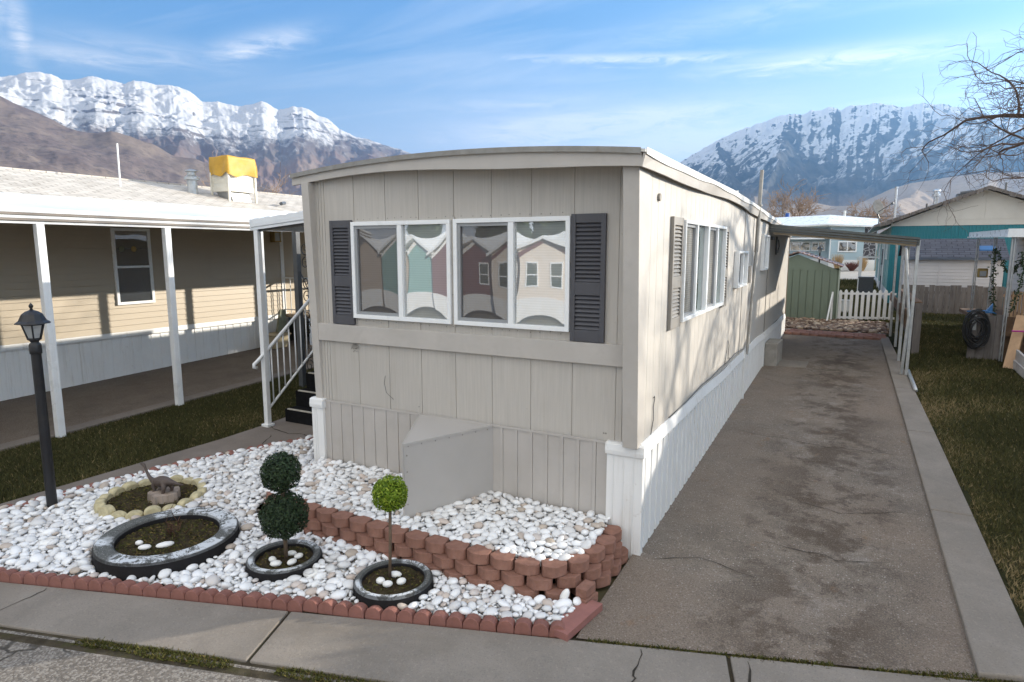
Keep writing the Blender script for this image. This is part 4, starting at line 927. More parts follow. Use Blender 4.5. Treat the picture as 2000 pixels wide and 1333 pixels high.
# path of the wall (top course centre line), from the left return to the home's right corner
path=[(-3.63,-.06),(-3.56,-.50),(-3.47,-.84),(-3.36,-.945),(-2.6,-1.005),(-1.8,-1.02),(-1.0,-1.01),(-.60,-.985),(-.40,-.93),(-.26,-.78),(-.19,-.56),(-.17,-.30),(-.19,-.10)]
def along(P, s):
    for a,b in zip(P[:-1],P[1:]):
        L=math.dist(a,b)
        if s<=L: return (a[0]+(b[0]-a[0])*s/L,a[1]+(b[1]-a[1])*s/L,math.atan2(b[1]-a[1],b[0]-a[0]))
        s-=L
    a,b=P[-2:]; return (*b,math.atan2(b[1]-a[1],b[0]-a[0]))
PL=sum(math.dist(a,b) for a,b in zip(path[:-1],path[1:]))
used=[0]*4; first=True
CN={0:'bottom',1:'middle',2:'top'}
for course in (0,1,2):
    z0=-.035+.0905*course; off=.105*(course%2); pitch=.2055; n=int((PL-off)/pitch); seq=[]
    for i in range(n+1):
        s=off+i*pitch+.04
        if s>PL: break
        x,y,a=along(path,s)
        if course==0 and x<-3.2: continue
        outx,outy=math.sin(a),-math.cos(a); k=.030*(2-course); x+=outx*k; y+=outy*k
        if course==0 and -3.3<x<-.5: y+=.012
        seq.append((x,y,a))
    for i,(x,y,a) in enumerate(seq):
        k=brs.randrange(4)
        o=protos[k] if not used[k] else copy_tree(protos[k]); used[k]=1
        o.location=(x+brs.gauss(0,.004),y+brs.gauss(0,.004),z0+.012*(-x<3.0)*0+brs.gauss(0,.0015)); o.rotation_euler=(brs.gauss(0,.012),brs.gauss(0,.012),a+brs.gauss(0,.05))
        s=1+brs.uniform(-.03,.03); o.scale=(s*.985,s,1)
        tag(o,'red retaining wall block, %s from the left end of the %s course'%(ORD[i] if i<24 else 'number %d'%(i+1),CN[course]),'wall block','red blocks of the retaining wall')
# small bricks and the flat scalloped piece at the right corner
mb=MB().box(-.075,.075,-.045,.045,0,.07); p=obj('corner_brick',mb,M['brick_red'],base=(0,0,0),bevel=.004); p.location=(-.125,-.90,.040); p.rotation_euler=(0,0,1.45)
tag(p,'upper small red brick where the retaining wall meets the flat edging','brick')
mb=MB().box(-.085,.085,-.05,.05,0,.07); p=obj('corner_brick',mb,M['brick_red'],base=(0,0,0),bevel=.004); p.location=(-.115,-.905,-.032); p.rotation_euler=(0,0,1.38)
tag(p,'lower small red brick lying at the end of the flat edging','brick')
mb=MB(); mb.box(-.035,.035,-.05,.05,0,.20)
mb=MB(); pts=[(.055,-.26),(.065,.21)]
for k in range(4):
    c=.21-.1175*(k+.5)
    for i in range(7):
        t=math.pi*(.08+.84*i/6); pts.append((-.055-.042*math.sin(t),c+.0587*math.cos(t)))
mb.prism(pts,'z',0,.055); o=obj('flat_edging',mb,M['flat_edging'],base=(0,0,0),bevel=.008,seg=2); o.location=(-.075,-1.13,-.040); o.rotation_euler=(.02,0,-.16)
tag(o,'rose scalloped edging piece laid flat along the driveway','edging')
# scalloped edging strips standing on edge
def strip_mesh(n, rs, w=.122):
    mb=MB(); L=n*w
    for k in range(n):
        c=-L/2+w*(k+.5); pts=[(c-w/2+.001,-.03),(c+w/2-.001,-.03)]
        for i in range(9):
            t=math.pi*i/8; pts.append((c+(w/2-.001)*math.cos(t),.002+.068*math.sin(t)+rs.gauss(0,.0008)))
        # slightly crowned, thicker at the base
        n0=len(mb.v); mb.prism(pts,'y',-.052,.045)
        for q in range(n0,len(mb.v)):
            p=mb.v[q]
            if p[1]<0 and p[2]>0: mb.v[q]=(c+(p[0]-c)*.97,p[1],p[2]*.70)
    return mb
ers=random.Random(8); W=.122
def lay(P, n, labels, close, mat=M['edging']):
    proto=obj('edging_strip',strip_mesh(n,ers),mat,base=(0,0,0),bevel=.006,seg=2); s=0; L=sum(math.dist(a,b) for a,b in zip(P[:-1],P[1:])); i=0
    while s+n*W<=L+.12:
        x,y,a=along(P,s+n*W/2); o=proto if i==0 else copy_tree(proto)
        o.location=(x,y,gz(x,y)+.012+ers.gauss(0,.003)); o.rotation_euler=(ers.gauss(0,.05),ers.gauss(0,.006),a+ers.gauss(0,.012)+(math.pi if i%3==1 else 0)*0)
        tag(o,labels(i),'edging',close); s+=n*W+.004; i+=1
fa=[(-.10,A_(-.10)+.035),(-6.4,A_(-6.4)+.035)]
lay(fa,4,lambda i:'red scalloped edging strip along the pavement, %s counted from the driveway corner'%ORD[i],'red scalloped edging along the pavement')
lay([(x+.05,y) for x,y in edL],3,lambda i:'red scalloped edging strip along the walkway, %s counted from the pavement'%ORD[i],'red scalloped edging along the walkway')

# painted concrete planter rings
def planter(name,label,c,R,r,h,soilz):
    x,y=c; z=gz(x,y); t=thing(name,label,'planter ring',(x,y,z-.02)); mb=MB()
    prof=[(r+.004,-.02),(R-.004,-.02),(R,.0),(R*.992,h-.022),(R-.022,h),(r+.022,h),(r,h-.02)]
    mb.lathe(prof,(x,y,z),64,closed=True); obj('ring',mb,M['ring'],t,smooth=False,bevel=.006)
    rs=random.Random(int(R*1000)); mb=MB(); V=[(x,y,z+soilz+.02)];F=[]
    for k in range(1,9):
        for j in range(40):
            a=2*math.pi*j/40; rr=(r+.01)*k/8; V.append((x+rr*math.cos(a),y+rr*math.sin(a),z+soilz+.02*(1-k/8)+rs.gauss(0,.006)))
    for j in range(40): F.append((0,1+j,1+(j+1)%40))
    for k in range(7):
        for j in range(40): a=1+k*40+j;b=1+k*40+(j+1)%40; F.append((a,a+40,b+40,b))
    mb.add(V,F); obj('soil',mb,M['soil'],t,smooth=True); return t,z
planter('planter_ring','large dark planter ring with flaked white paint and a dry plant',RINGS[0][:2],.585,.415,.145,.085)
planter('planter_ring','small dark planter ring under the double ball topiary',RINGS[1][:2],.305,.228,.11,.065)
planter('planter_ring','small dark planter ring under the single lime ball topiary',RINGS[2][:2],.31,.24,.11,.065)
def litter(name,label,c,r,z0,n,seed):
    rs=random.Random(seed); V=[];F=[]; T=[]
    for i in range(n):
        a=rs.uniform(0,6.28); q=r*math.sqrt(rs.random()); x=c[0]+q*math.cos(a); y=c[1]+q*math.sin(a); z=gz(*c)+z0+.02*(1-q/r)+.008; s=rs.uniform(.006,.016); b=rs.uniform(0,6.28); V+=[(x-s*math.cos(b),y-s*math.sin(b),z),(x+s*math.cos(b),y+s*math.sin(b),z+rs.uniform(-.004,.008)),(x+s*.6*math.sin(b),y-s*.6*math.cos(b),z+rs.uniform(.002,.012))]; F.append((3*i,3*i+1,3*i+2)); T+=[rs.random()]*3
    tag(stuff(npobj(name,np.array(V),np.array(F),M['moss'],np.array(T),base=(c[0],c[1],gz(*c)+z0))),label)
litter('leaf_litter','dry moss and litter on the soil of the large planter ring',RINGS[0][:2],.40,.085,1500,3)
litter('leaf_litter','bits of litter on the soil under the double topiary',RINGS[1][:2],.22,.065,260,4)
litter('leaf_litter','bits of litter on the soil under the lime topiary',RINGS[2][:2],.23,.065,260,5)
# smooth white stones placed on the soil
def stone(label,x,y,z,rx,ry,rz_,a,grp):
    mb=MB(); ca,sa=math.cos(a),math.sin(a); P=ICO*np.array([rx,ry,rz_])*(1+.12*ICO[:,0:1]); mb.add([(x+p[0]*ca-p[1]*sa,y+p[0]*sa+p[1]*ca,z+p[2]) for p in P],[tuple(f) for f in ICOF]); tag(obj('white_stone',mb,M['whitestone'],smooth=True),label,'stone',grp)
z=gz(0,-1.78)+.085+.03
for lab,dx,dy,a,b in (('largest white stone on the soil of the large planter ring',.13,-.13,.075,.042),('middle white stone on the soil of the large planter ring',.02,-.24,.055,.035),('small white stone nearest the left rim in the large planter ring',-.10,-.21,.035,.028)):
    stone(lab,-3.77+dx,-1.785+dy,z,a,b,.022,.6+dx*3,'white stones in the large ring')
z=gz(0,-1.55)+.065+.032
for lab,dx,dy,a,b in (('front left blue-white stone at the foot of the double topiary',.02,-.13,.048,.036),('front right white stone at the foot of the double topiary',.12,-.05,.046,.032),('left white stone at the foot of the double topiary',-.06,-.09,.036,.028),('right back pinkish stone at the foot of the double topiary',.09,.05,.040,.028),('back white stone behind the stem of the double topiary',.0,.06,.042,.026)):
    stone(lab,-2.56+dx,-1.55+dy,z,a,b,.024,.5+9*dx,'white stones at the double topiary')
z=gz(0,-1.41)+.065+.034
for lab,dx,dy,a,b in (('front white stone at the foot of the lime topiary',.03,-.10,.040,.030),('right white stone at the foot of the lime topiary',.10,-.02,.040,.034),('left white stone at the foot of the lime topiary',-.05,-.085,.038,.034),('back white stone behind the stem of the lime topiary',-.01,.045,.052,.030)):
    stone(lab,-1.545+dx,-1.41+dy,z,a,b,.026,.4+9*dx,'white stones at the lime topiary')
stone('upright white egg-shaped stone leaning at the retaining wall corner',-.235,-1.0,.045,.036,.032,.062,.4,None) if False else None
mb=MB(); P=ICO*np.array([.034,.030,.062]); mb.add([(-.245+p[0]+.35*p[2],-1.02+p[1],.052+p[2]) for p in P],[tuple(f) for f in ICOF]); tag(obj('white_stone',mb,M['whitestone'],smooth=True),'upright white egg-shaped stone leaning at the retaining wall corner','stone')
# a few clearly bigger stones lying on top of the pebbles
for lab,x,y,a,b in (('big flat pinkish white stone near the lamp post',-4.75,-2.30,.10,.06),('big round white stone in front of the large planter ring',-3.52,-2.28+.04,.075,.055),('big white stone behind the lime topiary ring',-1.62,-1.04-.02,.065,.042),('big white stone right of the double topiary ring',-2.22,-1.60,.075,.055)):
    stone(lab,x,y,gz(x,y)+.055,a,b,.034,.5,'bigger stones on the pebbles')

# topiaries
def leafball(name, c, R, n, size, mat, seed, parent, droop=()):
    rs=np.random.RandomState(seed); d=rs.normal(0,1,(n,3)); d/=np.linalg.norm(d,axis=1)[:,None]
    lump=1+.05*np.sin(d[:,0]*7+seed)*np.sin(d[:,1]*6+1)+.03*np.sin(d[:,2]*9)
    r=R*lump*(1-.26*rs.rand(n)**2.2)*np.where(rs.rand(n)<.06,1+.10*rs.rand(n),1.); p=np.array(c)+d*r[:,None]
    nrm=d+rs.normal(0,.55,(n,3)); nrm/=np.linalg.norm(nrm,axis=1)[:,None]; t=np.cross(nrm,rs.normal(0,1,(n,3))); t/=np.linalg.norm(t,axis=1)[:,None]; b=np.cross(nrm,t)
    s=size*(.6+.8*rs.rand(n)); up=t*s[:,None]; sd=b*(s*.45)[:,None]; bow=nrm*(s*.25)[:,None]
    V=np.stack([p-up,p+sd+bow*.4,p+up+bow,p-sd+bow*.4],1).reshape(-1,3); F=np.arange(4*n).reshape(-1,4); tint=np.repeat(np.clip(rs.rand(n)*.9+.1*rs.rand(n),0,1),4)
    # inner twiggy core
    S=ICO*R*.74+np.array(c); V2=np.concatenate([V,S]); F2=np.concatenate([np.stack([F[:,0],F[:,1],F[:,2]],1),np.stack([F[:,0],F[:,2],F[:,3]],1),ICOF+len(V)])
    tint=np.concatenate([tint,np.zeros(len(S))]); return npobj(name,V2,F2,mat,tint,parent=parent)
t=thing('double_topiary','dark green topiary of two stacked balls in a small planter ring','topiary',(-2.56,-1.55,.0))
leafball('foliage_ball',(-2.545,-1.56,.415),.192,5200,.013,M['leaf_dark'],1,t)['label']='lower, larger foliage ball'
leafball('foliage_ball',(-2.55,-1.56,.785),.160,3800,.013,M['leaf_dark'],2,t)['label']='upper, smaller foliage ball'
mb=MB().tube([(-2.555,-1.55,.0),(-2.55,-1.555,.3),(-2.545,-1.56,.6),(-2.55,-1.56,.8)],.016,8); obj('stem',mb,M['stem'],t,smooth=True)
t=thing('ball_topiary','lime green single ball topiary on a thin bare stem','topiary',(-1.55,-1.405,.0))
leafball('foliage_ball',(-1.545,-1.405,.735),.134,3600,.012,M['leaf_bright'],3,t)
mb=MB().tube([(-1.575,-1.405,.0),(-1.56,-1.405,.3),(-1.548,-1.405,.7)],.012,8); obj('stem',mb,M['stem'],t,smooth=True)
# dry plant
def dryplant(c,n,h,seed):
    rs=random.Random(seed); mb=MB()
    for i in range(n):
        a=rs.uniform(0,6.28); l=h*rs.uniform(.5,1.1); lean=rs.uniform(.25,1.0); p=Vector((c[0]+rs.gauss(0,.03),c[1]+rs.gauss(0,.03),c[2])); pts=[p]; d=Vector((math.cos(a)*lean,math.sin(a)*lean,1)).normalized()
        for k in range(4):
            p=p+d*l/4; pts.append(p); d=(d+Vector((rs.gauss(0,.25),rs.gauss(0,.25),rs.gauss(0,.12)))).normalized()
            if k>0 and rs.random()<.7:
                e=(d+Vector((rs.gauss(0,.8),rs.gauss(0,.8),.2))).normalized(); mb.tube([p,p+e*l*.18,p+e*l*.28+Vector((0,0,rs.gauss(0,.02)))],[.0026,.002,.001],4)
        mb.tube(pts,[.005,.0042,.0034,.0026,.0015],5)
    return mb
tag(obj('dry_plant',dryplant((-3.80,-1.70,.02),11,.26,4),M['twig'],smooth=True),'leafless reddish dry plant in the large planter ring','plant')

# cream stone circle with the dinosaur
dx,dy,dr=DINO; z=gz(dx,dy)
mb=MB(); V=[(dx,dy,z+.055)];F=[]; rs=random.Random(9)
for k in range(1,8):
    for j in range(36):
        a=2*math.pi*j/36; rr=.44*k/7; V.append((dx+rr*math.cos(a),dy+rr*math.sin(a),z+.055-.01*(k/7)+rs.gauss(0,.006)))
for j in range(36): F.append((0,1+j,1+(j+1)%36))
for k in range(6):
    for j in range(36): a=1+k*36+j;b=1+k*36+(j+1)%36; F.append((a,a+36,b+36,b))
mb.add(V,F); struct(obj('planting_soil',mb,M['soil'],smooth=True))
litter('leaf_litter','dry moss and leaf litter on the soil around the dinosaur',(dx,dy),.42,.045,1300,6)
N_=19; mb=MB(); pts=[]
for i in range(11):
    t=math.pi*i/10; pts.append((.078*math.cos(t),.050+.055*math.sin(t)))
mb.prism([(-.078,-.03),(.078,-.03)]+pts,'y',-.045,.045); proto=obj('scallop_stone',mb,M['cream_stone'],base=(0,0,0),bevel=.02,seg=3)
for i in range(N_):
    a=2*math.pi*i/N_-1.57; o=proto if i==0 else copy_tree(proto); o.location=(dx+.475*math.cos(a),dy+.475*math.sin(a),z+.01+rs.gauss(0,.006)); o.rotation_euler=(rs.gauss(0,.06),rs.gauss(0,.04),a+math.pi/2); s=1+rs.uniform(-.06,.04); o.scale=(s,s,s*(.95 if i%3 else 1.05))
    tag(o,'cream rounded edging stone of the dinosaur circle, %s counter-clockwise from the pavement side'%ORD[i],'edging stone','cream stones around the dinosaur circle')
sx,sy=-4.72,-1.20; mb=MB(); rs2=random.Random(2); V=[];n=28
for r_,zz in ((.165,-.02),(.155,.04),(.148,.10),(.146,.128),(.10,.134),(.04,.132)):
    for j in range(n):
        a=2*math.pi*j/n; q=r_*(1+.09*math.sin(a*5+1)*(zz<.13)+.06*math.sin(a*9)); V.append((sx+q*math.cos(a),sy+q*math.sin(a),z+zz+rs2.gauss(0,.004)))
F=[(k*n+j,k*n+(j+1)%n,(k+1)*n+(j+1)%n,(k+1)*n+j) for k in range(5) for j in range(n)]+[tuple(range(5*n,6*n))]; mb.add(V,F)
tag(obj('tree_stump',mb,M['stump']),'short pale weathered stump under the dinosaur figure','stump')
# long-necked dinosaur: neck, trunk, tail and legs fused into one surface
def smoothpath(P,n=8):
    out=[]
    for i in range(len(P)-1):
        a,b,c,d=[np.array(P[max(0,min(len(P)-1,k))]) for k in (i-1,i,i+1,i+2)]
        for q in range(n):
            t=q/n; out.append(.5*((2*b)+(c-a)*t+(2*a-5*b+4*c-d)*t*t+(-a+3*b-3*c+d)*t**3))
    out.append(np.array(P[-1])); return out
zb=z+.225; mb=MB()
spine=[(sx-.375,sy,zb+.150,.006),(sx-.350,sy,zb+.152,.016),(sx-.318,sy,zb+.142,.0185),(sx-.300,sy,zb+.120,.0135),(sx-.275,sy,zb+.075,.0145),(sx-.230,sy,zb+.022,.019),(sx-.17,sy,zb-.008,.030),(sx-.095,sy,zb-.004,.050),(sx-.02,sy,zb+.010,.061),(sx+.055,sy,zb+.018,.052),(sx+.12,sy,zb+.028,.032),(sx+.19,sy-.004,zb+.036,.019),(sx+.27,sy-.01,zb+.038,.011),(sx+.36,sy-.016,zb+.044,.005)]
Q=smoothpath(spine); mb.tube([q[:3] for q in Q],[max(.004,q[3]) for q in Q],14)
for hx,sc in ((.055,1.),(-.095,.9)):
    for s_ in (-1,1):
        leg=[(sx+hx,sy+s_*.026,zb+.0,.034*sc),(sx+hx+.012*(1 if hx>0 else -1),sy+s_*.044,zb-.038,.025*sc),(sx+hx+.004,sy+s_*.048,zb-.075,.017*sc),(sx+hx-.004,sy+s_*.05,zb-.100,.019*sc)]
        Q=smoothpath(leg,5); mb.tube([q[:3] for q in Q],[q[3] for q in Q],10)
o=obj('dinosaur_statue',mb,M['dino'],smooth=True); md=o.modifiers.new('fuse','REMESH'); md.mode='VOXEL'; md.voxel_size=.0055; md.use_smooth_shade=True; sm=o.modifiers.new('smooth','SMOOTH'); sm.factor=.5; sm.iterations=3
tag(o,'small dark brown long-necked dinosaur statue standing on the stump','statue')

# ------------------------------------------------------------------ black garden lamp
lx,ly=-5.642,-1.816; z0=gz(lx,ly)
lp=thing('lamp_post','black garden lamp post with a glazed lantern among the white pebbles','lamp post',(lx,ly,z0))
mb=MB().tube([(lx,ly,z0-.05),(lx+.008,ly,1.60)],[.048,.044],16); obj('pole',mb,M['black_metal'],lp,smooth=False)
mb=MB().lathe([(.052,1.57),(.054,1.60),(.054,1.655),(.046,1.672),(.034,1.684),(.040,1.70),(.060,1.712),(.062,1.72)],(lx+.008,ly,0),20); obj('collar',mb,M['black_metal'],lp,smooth=True)
cx=lx+.008
def hexring(r,z,n=6): return [(cx+r*math.cos(2*math.pi*(j+.5)/n),ly+r*math.sin(2*math.pi*(j+.5)/n),z) for j in range(n)]
mb=MB(); a=hexring(.056,1.722); b=hexring(.098,1.868); mb.add(a+b,[(j,(j+1)%6,(j+1)%6+6,j+6) for j in range(6)]); lant=obj('lantern_glass',mb,M['lampglass'],lp)
mb=MB()
for j in range(6): mb.bar(a[j],b[j],.014)
for R_,zz in ((.058,1.722),(.10,1.866)):
    h=hexring(R_,zz)
    for j in range(6): mb.bar(h[j],h[(j+1)%6],.014,.016)
obj('lantern_frame',mb,M['black_metal'],lp)
mb=MB(); rings=[(.150,1.872),(.146,1.882),(.118,1.902),(.102,1.935),(.088,1.965),(.056,1.990),(.026,2.002),(.016,2.008)]
V=[]; 
for r_,zz in rings: V+=hexring(r_,zz,12)
F=[(k*12+j,k*12+(j+1)%12,(k+1)*12+(j+1)%12,(k+1)*12+j) for k in range(len(rings)-1) for j in range(12)]+[tuple(range(11,-1,-1)),tuple(range(12*(len(rings)-1),12*len(rings)))]; mb.add(V,F); obj('lantern_roof',mb,M['black_metal'],lp)
mb=MB().lathe([(.016,2.005),(.010,2.02),(.018,2.035),(.020,2.047),(.012,2.062),(.003,2.075)],(cx,ly,0),12); obj('finial',mb,M['black_metal'],lp,smooth=True)
mb=MB().tube([(cx,ly,1.725),(cx,ly,1.79)],.012,8); mb.sphere((cx,ly,1.81),(.026,.026,.034),10,8); obj('bulb',mb,M['whitestone'],lp,smooth=True)
# ------------------------------------------------------------------ left neighbour
WX=-11.3
nb=thing('neighbor_home','long beige mobile home with white skirting and pale shingle roof','mobile home',(-13.4,2,.05))
def lap(x, y0,y1,z0,z1, mat_course, parent, name='wall', mat=None, sgn=1, axis='x'):
    """horizontal lap siding with real overlaps; faces +x (axis x) or -y (axis y)"""
    mb=MB(); z=z0
    while z<z1-.01:
        t=min(z+mat_course,z1)
        def P(u,n,zz): return (x+sgn*n,u,zz) if axis=='x' else (u,x-n,zz)
        g=.06*mat_course; q=[P(y0,.014,z),P(y1,.014,z),P(y1,.004,t-g),P(y0,.004,t-g),P(y0,-.010,t-g*.8),P(y1,-.010,t-g*.8),P(y0,-.010,t),P(y1,-.010,t),P(y0,.014,t),P(y1,.014,t)]
        fs=[(0,1,2,3),(3,2,5,4),(4,5,7,6),(6,7,9,8)]
        if axis=='x' and sgn<0: fs=[f[::-1] for f in fs]
        mb.add(q,fs); z=t
    return obj(name,mb,mat,parent)
lap(WX,-6,6.42,.965,3.42,.118,nb,mat=M['beige'])
lap(-5.99,-15.6,WX,.965,3.42,.118,nb,mat=M['beige'],axis='y')
mb=MB(); mb.box(-15.7,WX-.005,-5.98,14,.9,3.40); obj('wall_core',mb,M['beige'],nb)
mb=MB().box(WX-.02,WX+.03,6.40,6.50,.95,3.42); obj('corner_board',mb,M['white'],nb)
mb=ribbed((WX-.03,-6),(WX-.03,6.6),(1,0),.20,lambda x,y:gz(x,y)-.03,.86,.05,-.010); obj('skirting',mb,M['white_skirt'],nb)
mb=MB().prism([(WX-.05,.855),(WX+.012,.855),(WX+.016,.87),(WX+.012,.955),(WX-.0,.972),(WX-.05,.972)],'y',-6,6.6); obj('skirting_cap',mb,M['white_skirt'],nb)
# window: two stacked sashes
mb=MB(); y0,y1,zz0,zz1=2.26,3.03,1.50,3.01; f=.055
mb.box(WX+.002,WX+.05,y0,y1,zz0,zz0+f); mb.box(WX+.002,WX+.05,y0,y1,zz1-f,zz1); mb.box(WX+.002,WX+.05,y0,y0+f,zz0+f,zz1-f); mb.box(WX+.002,WX+.05,y1-f,y1,zz0+f,zz1-f); mb.box(WX+.002,WX+.043,y0+f,y1-f,2.225,2.27)
w=obj('window',mb,M['white_frame'],nb,bevel=.004)
for a,b in ((zz0+f,2.225),(2.27,zz1-f)):
    mb=MB().box(WX+.016,WX+.024,y0+f,y1-f,a,b); obj('pane',mb,M['pane_dark'],w)
mb=MB(); mb.tube([(WX+.026,2.44,2.60),(WX+.030,2.44,2.60)],.055,14); obj('sticker',mb,M['olive'],w); mb=MB(); mb.tube([(WX+.026,2.68,2.60),(WX+.030,2.68,2.60)],.055,14); obj('sticker',mb,M['brass'],w)
mb=MB().box(WX+.0255,WX+.028,y0+f,y1-f,2.60,2.615); obj('blind_cord',mb,M['dark_metal'],w)
# second window further left, out beyond the photo's edge
mb=MB(); y0,y1=-3.3,-2.2
mb.box(WX+.002,WX+.05,y0,y1,zz0,zz0+f); mb.box(WX+.002,WX+.05,y0,y1,zz1-f,zz1); mb.box(WX+.002,WX+.05,y0,y0+f,zz0+f,zz1-f); mb.box(WX+.002,WX+.05,y1-f,y1,zz0+f,zz1-f); w=obj('window',mb,M['white_frame'],nb); mb=MB().box(WX+.016,WX+.024,y0+f,y1-f,zz0+f,zz1-f); obj('pane',mb,M['pane_dark'],w)
# roof with overhang, ridge at -13.5
mb=MB(); Y0,Y1=-6.4,14.4
V=[(-10.98,3.47),(-13.5,4.19),(-16.0,3.47)]
for (xa,za),(xb,zb_) in (((-11.0,3.49),(-13.5,4.19)),((-13.5,4.19),(-16.0,3.49))):
    mb.add([(xa,Y0,za),(xa,Y1,za),(xb,Y1,zb_),(xb,Y0,zb_)],[(0,1,2,3)])
mb.add([(-11.0,Y0+.05,3.40),(-13.5,Y0+.05,4.15),(-16.0,Y0+.05,3.40)],[(0,1,2)]); mb.add([(-11.0,Y1-.05,3.40),(-13.5,Y1-.05,4.15),(-16.0,Y1-.05,3.40)],[(0,2,1)])
rf=obj('roof',mb,M['shingle_white'],nb)
mb=MB().prism([(-10.88,3.40),(-10.86,3.40),(-10.86,3.475),(-11.08,3.53),(-11.09,3.505),(-10.88,3.455)],'y',Y0,Y1); obj('eave_trim',mb,M['white_metal'],nb)
mb=MB().box(-13.56,-13.44,Y0,Y1,4.175,4.205); obj('ridge_cap',mb,M['shingle_white'],rf)
# roof fittings
mb=MB(); mb.lathe([(.115,3.85),(.115,4.22),(.17,4.235),(.17,4.30),(.12,4.32),(.10,4.34),(.10,4.42),(.16,4.43),(.16,4.445),(.02,4.49)],(-12.6,5.03,0),18); obj('vent_pipe',mb,M['galv'],rf,smooth=False)
mb=MB().tube([(-12.6,3.31,3.9),(-12.6,3.32,4.84)],.018,8); obj('vent_mast',mb,M['white_metal'],rf)
mb=MB().tube([(-11.55,6.75,3.75),(-11.75,7.05,3.79)],.045,8); obj('vent_stub',mb,M['dark_metal'],rf)
# evaporative cooler under its tarp
ck=thing('roof_cooler','cream evaporative cooler on legs under a yellow tarp on the beige home','cooler',(-12.3,5.85,3.8))
CX0,CX1,CY0,CY1=-12.55,-11.93,5.52,6.30
def rfz(x): return 4.19-(x+13.5)*.28
mb=MB().box(CX0,CX1,CY0,CY1,3.99,4.11); mb.box(CX0+.015,CX1-.015,CY0+.015,CY1-.015,4.11,4.80)
for k in range(12):
    t=CY0+.10+k*.05; mb.box(CX1-.016,CX1-.008,t,t+.022,4.18,4.45)
    t=CX0+.07+k*.043; mb.box(t,t+.02,CY0+.008,CY0+.016,4.18,4.45)
obj('cabinet',mb,M['cream_metal'],ck,bevel=.006)
for x in (CX0,CX1):
    for y in (CY0,CY1): mb=MB().box(x-.022,x+.022,y-.022,y+.022,rfz(x)-.04,4.45); obj('leg',mb,M['cream_metal'],ck)
mb=MB(); mb.hexa([(CX0+.06,CY0+.12,rfz(CX0)-.05),(CX1-.04,CY0+.16,rfz(CX1)-.05),(CX1-.04,CY1-.10,rfz(CX1)-.05),(CX0+.06,CY1-.12,rfz(CX0)-.05),(CX0+.05,CY0+.1,3.99),(CX1-.10,CY0+.1,3.99),(CX1-.10,CY1-.1,3.99),(CX0+.05,CY1-.1,3.99)]); obj('duct',mb,M['galv'],ck,bevel=.01)
# tarp: draped cloth with folds
cxm,cym=(CX0+CX1)/2,(CY0+CY1)/2; hx,hy=(CX1-CX0)/2+.012,(CY1-CY0)/2+.012; V=[];F=[]; n=120; rows=22; trs=random.Random(3)
for j in range(rows+1):
    for i in range(n):
        s=i/n*4; e=int(s); t=s-e
        cs=[(1,-1),(1,1),(-1,1),(-1,-1)]; a=cs[e]; b=cs[(e+1)%4]
        ux,uy=(a[0]+(b[0]-a[0])*t,a[1]+(b[1]-a[1])*t)
        if j<=7: k=j/7; q=.0+k; x=cxm+ux*hx*q; y=cym+uy*hy*q; zz=4.855-.03*k*k+.012*math.sin(9*x)*math.sin(11*y)
        else:
            k=(j-7)/(rows-7); hem=.40+.06*math.sin(s*2.2+.6)+.035*math.sin(s*7.3); 
            fold=.004+.062*k*(math.sin(s*8.2+1.1*math.sin(s*3+k*2))*.5+.5)*(.5+.5*math.sin(s*3.1+1)**2)+.018*math.sin(k*5+s*6)*k*(1-.3*k)
            x=cxm+ux*hx; y=cym+uy*hy
            if abs(ux)>.999: x+=math.copysign(fold,ux)
            if abs(uy)>.999: y+=math.copysign(fold,uy)
            zz=4.825-hem*k
        V.append((x,y,zz))
for j in range(rows):
    for i in range(n): F.append((j*n+i,(j+1)*n+i,(j+1)*n+(i+1)%n,j*n+(i+1)%n))
mb=MB(); mb.add(V,F); tag(obj('tarp',mb,M['tarp'],smooth=True),'wrinkled yellow tarp draped over the roof cooler','tarp')

# carport awning along the beige home
ca=thing('carport_awning','long white ribbed carport awning on slim posts beside the beige home','awning',(-9.6,1.5,3.0))
mb=MB(); nrib=60; Y0,Y1=-6.2,3.15
L=14
for i in range(L):  # ribs run along the home
    xa=-8.20-2.72*i/L; xb=-8.20-2.72*(i+1)/L; z=lambda x:3.12+(-8.2-x)*.094
    h=.022
    mb.add([(xa,Y0,z(xa)),(xa,10.5,z(xa)),(xa-.03,10.5,z(xa)+h),(xa-.03,Y0,z(xa)+h),(xb+.03,10.5,z(xb)+h),(xb+.03,Y0,z(xb)+h),(xb,10.5,z(xb)),(xb,Y0,z(xb))],[(0,1,2,3),(3,2,4,5),(5,4,6,7)])
obj('roof_panel',mb,M['awning_white'],ca)
prof=[(-8.24,2.935),(-8.21,2.935),(-8.205,2.962),(-8.225,2.975),(-8.225,2.995),(-8.185,3.005),(-8.18,3.035),(-8.215,3.05),(-8.215,3.072),(-8.17,3.08),(-8.165,3.135),(-8.24,3.135)]
mb=MB().prism(prof,'y',Y0,10.5); gb=obj('gutter_beam',mb,M['white_metal'],ca)
for za,zb_ in ((2.974,3.000),(3.048,3.078)): obj('trim_stripe',MB().box(-8.222,-8.1775,Y0+.01,10.49,za,zb_),M['stripe'],gb)  # taupe bands along the two grooves of the gutter beam
mb=MB().box(-10.9,-8.25,10.4,10.5,2.93,3.10); obj('end_fascia',mb,M['awning_white'],ca)
for k in range(8):
    y=-.437-3.62+1.81*k+.0; x=-8.225; mb=MB().box(x-.048,x+.048,y-.048,y+.048,gz(x,y)-.01,2.94)
    for s in (-.03,.0,.03): mb.box(x+.0485,x+.052,y+s-.006,y+s+.006,gz(x,y),2.93)
    o=obj('post',mb,M['white_metal'],ca,bevel=.006)
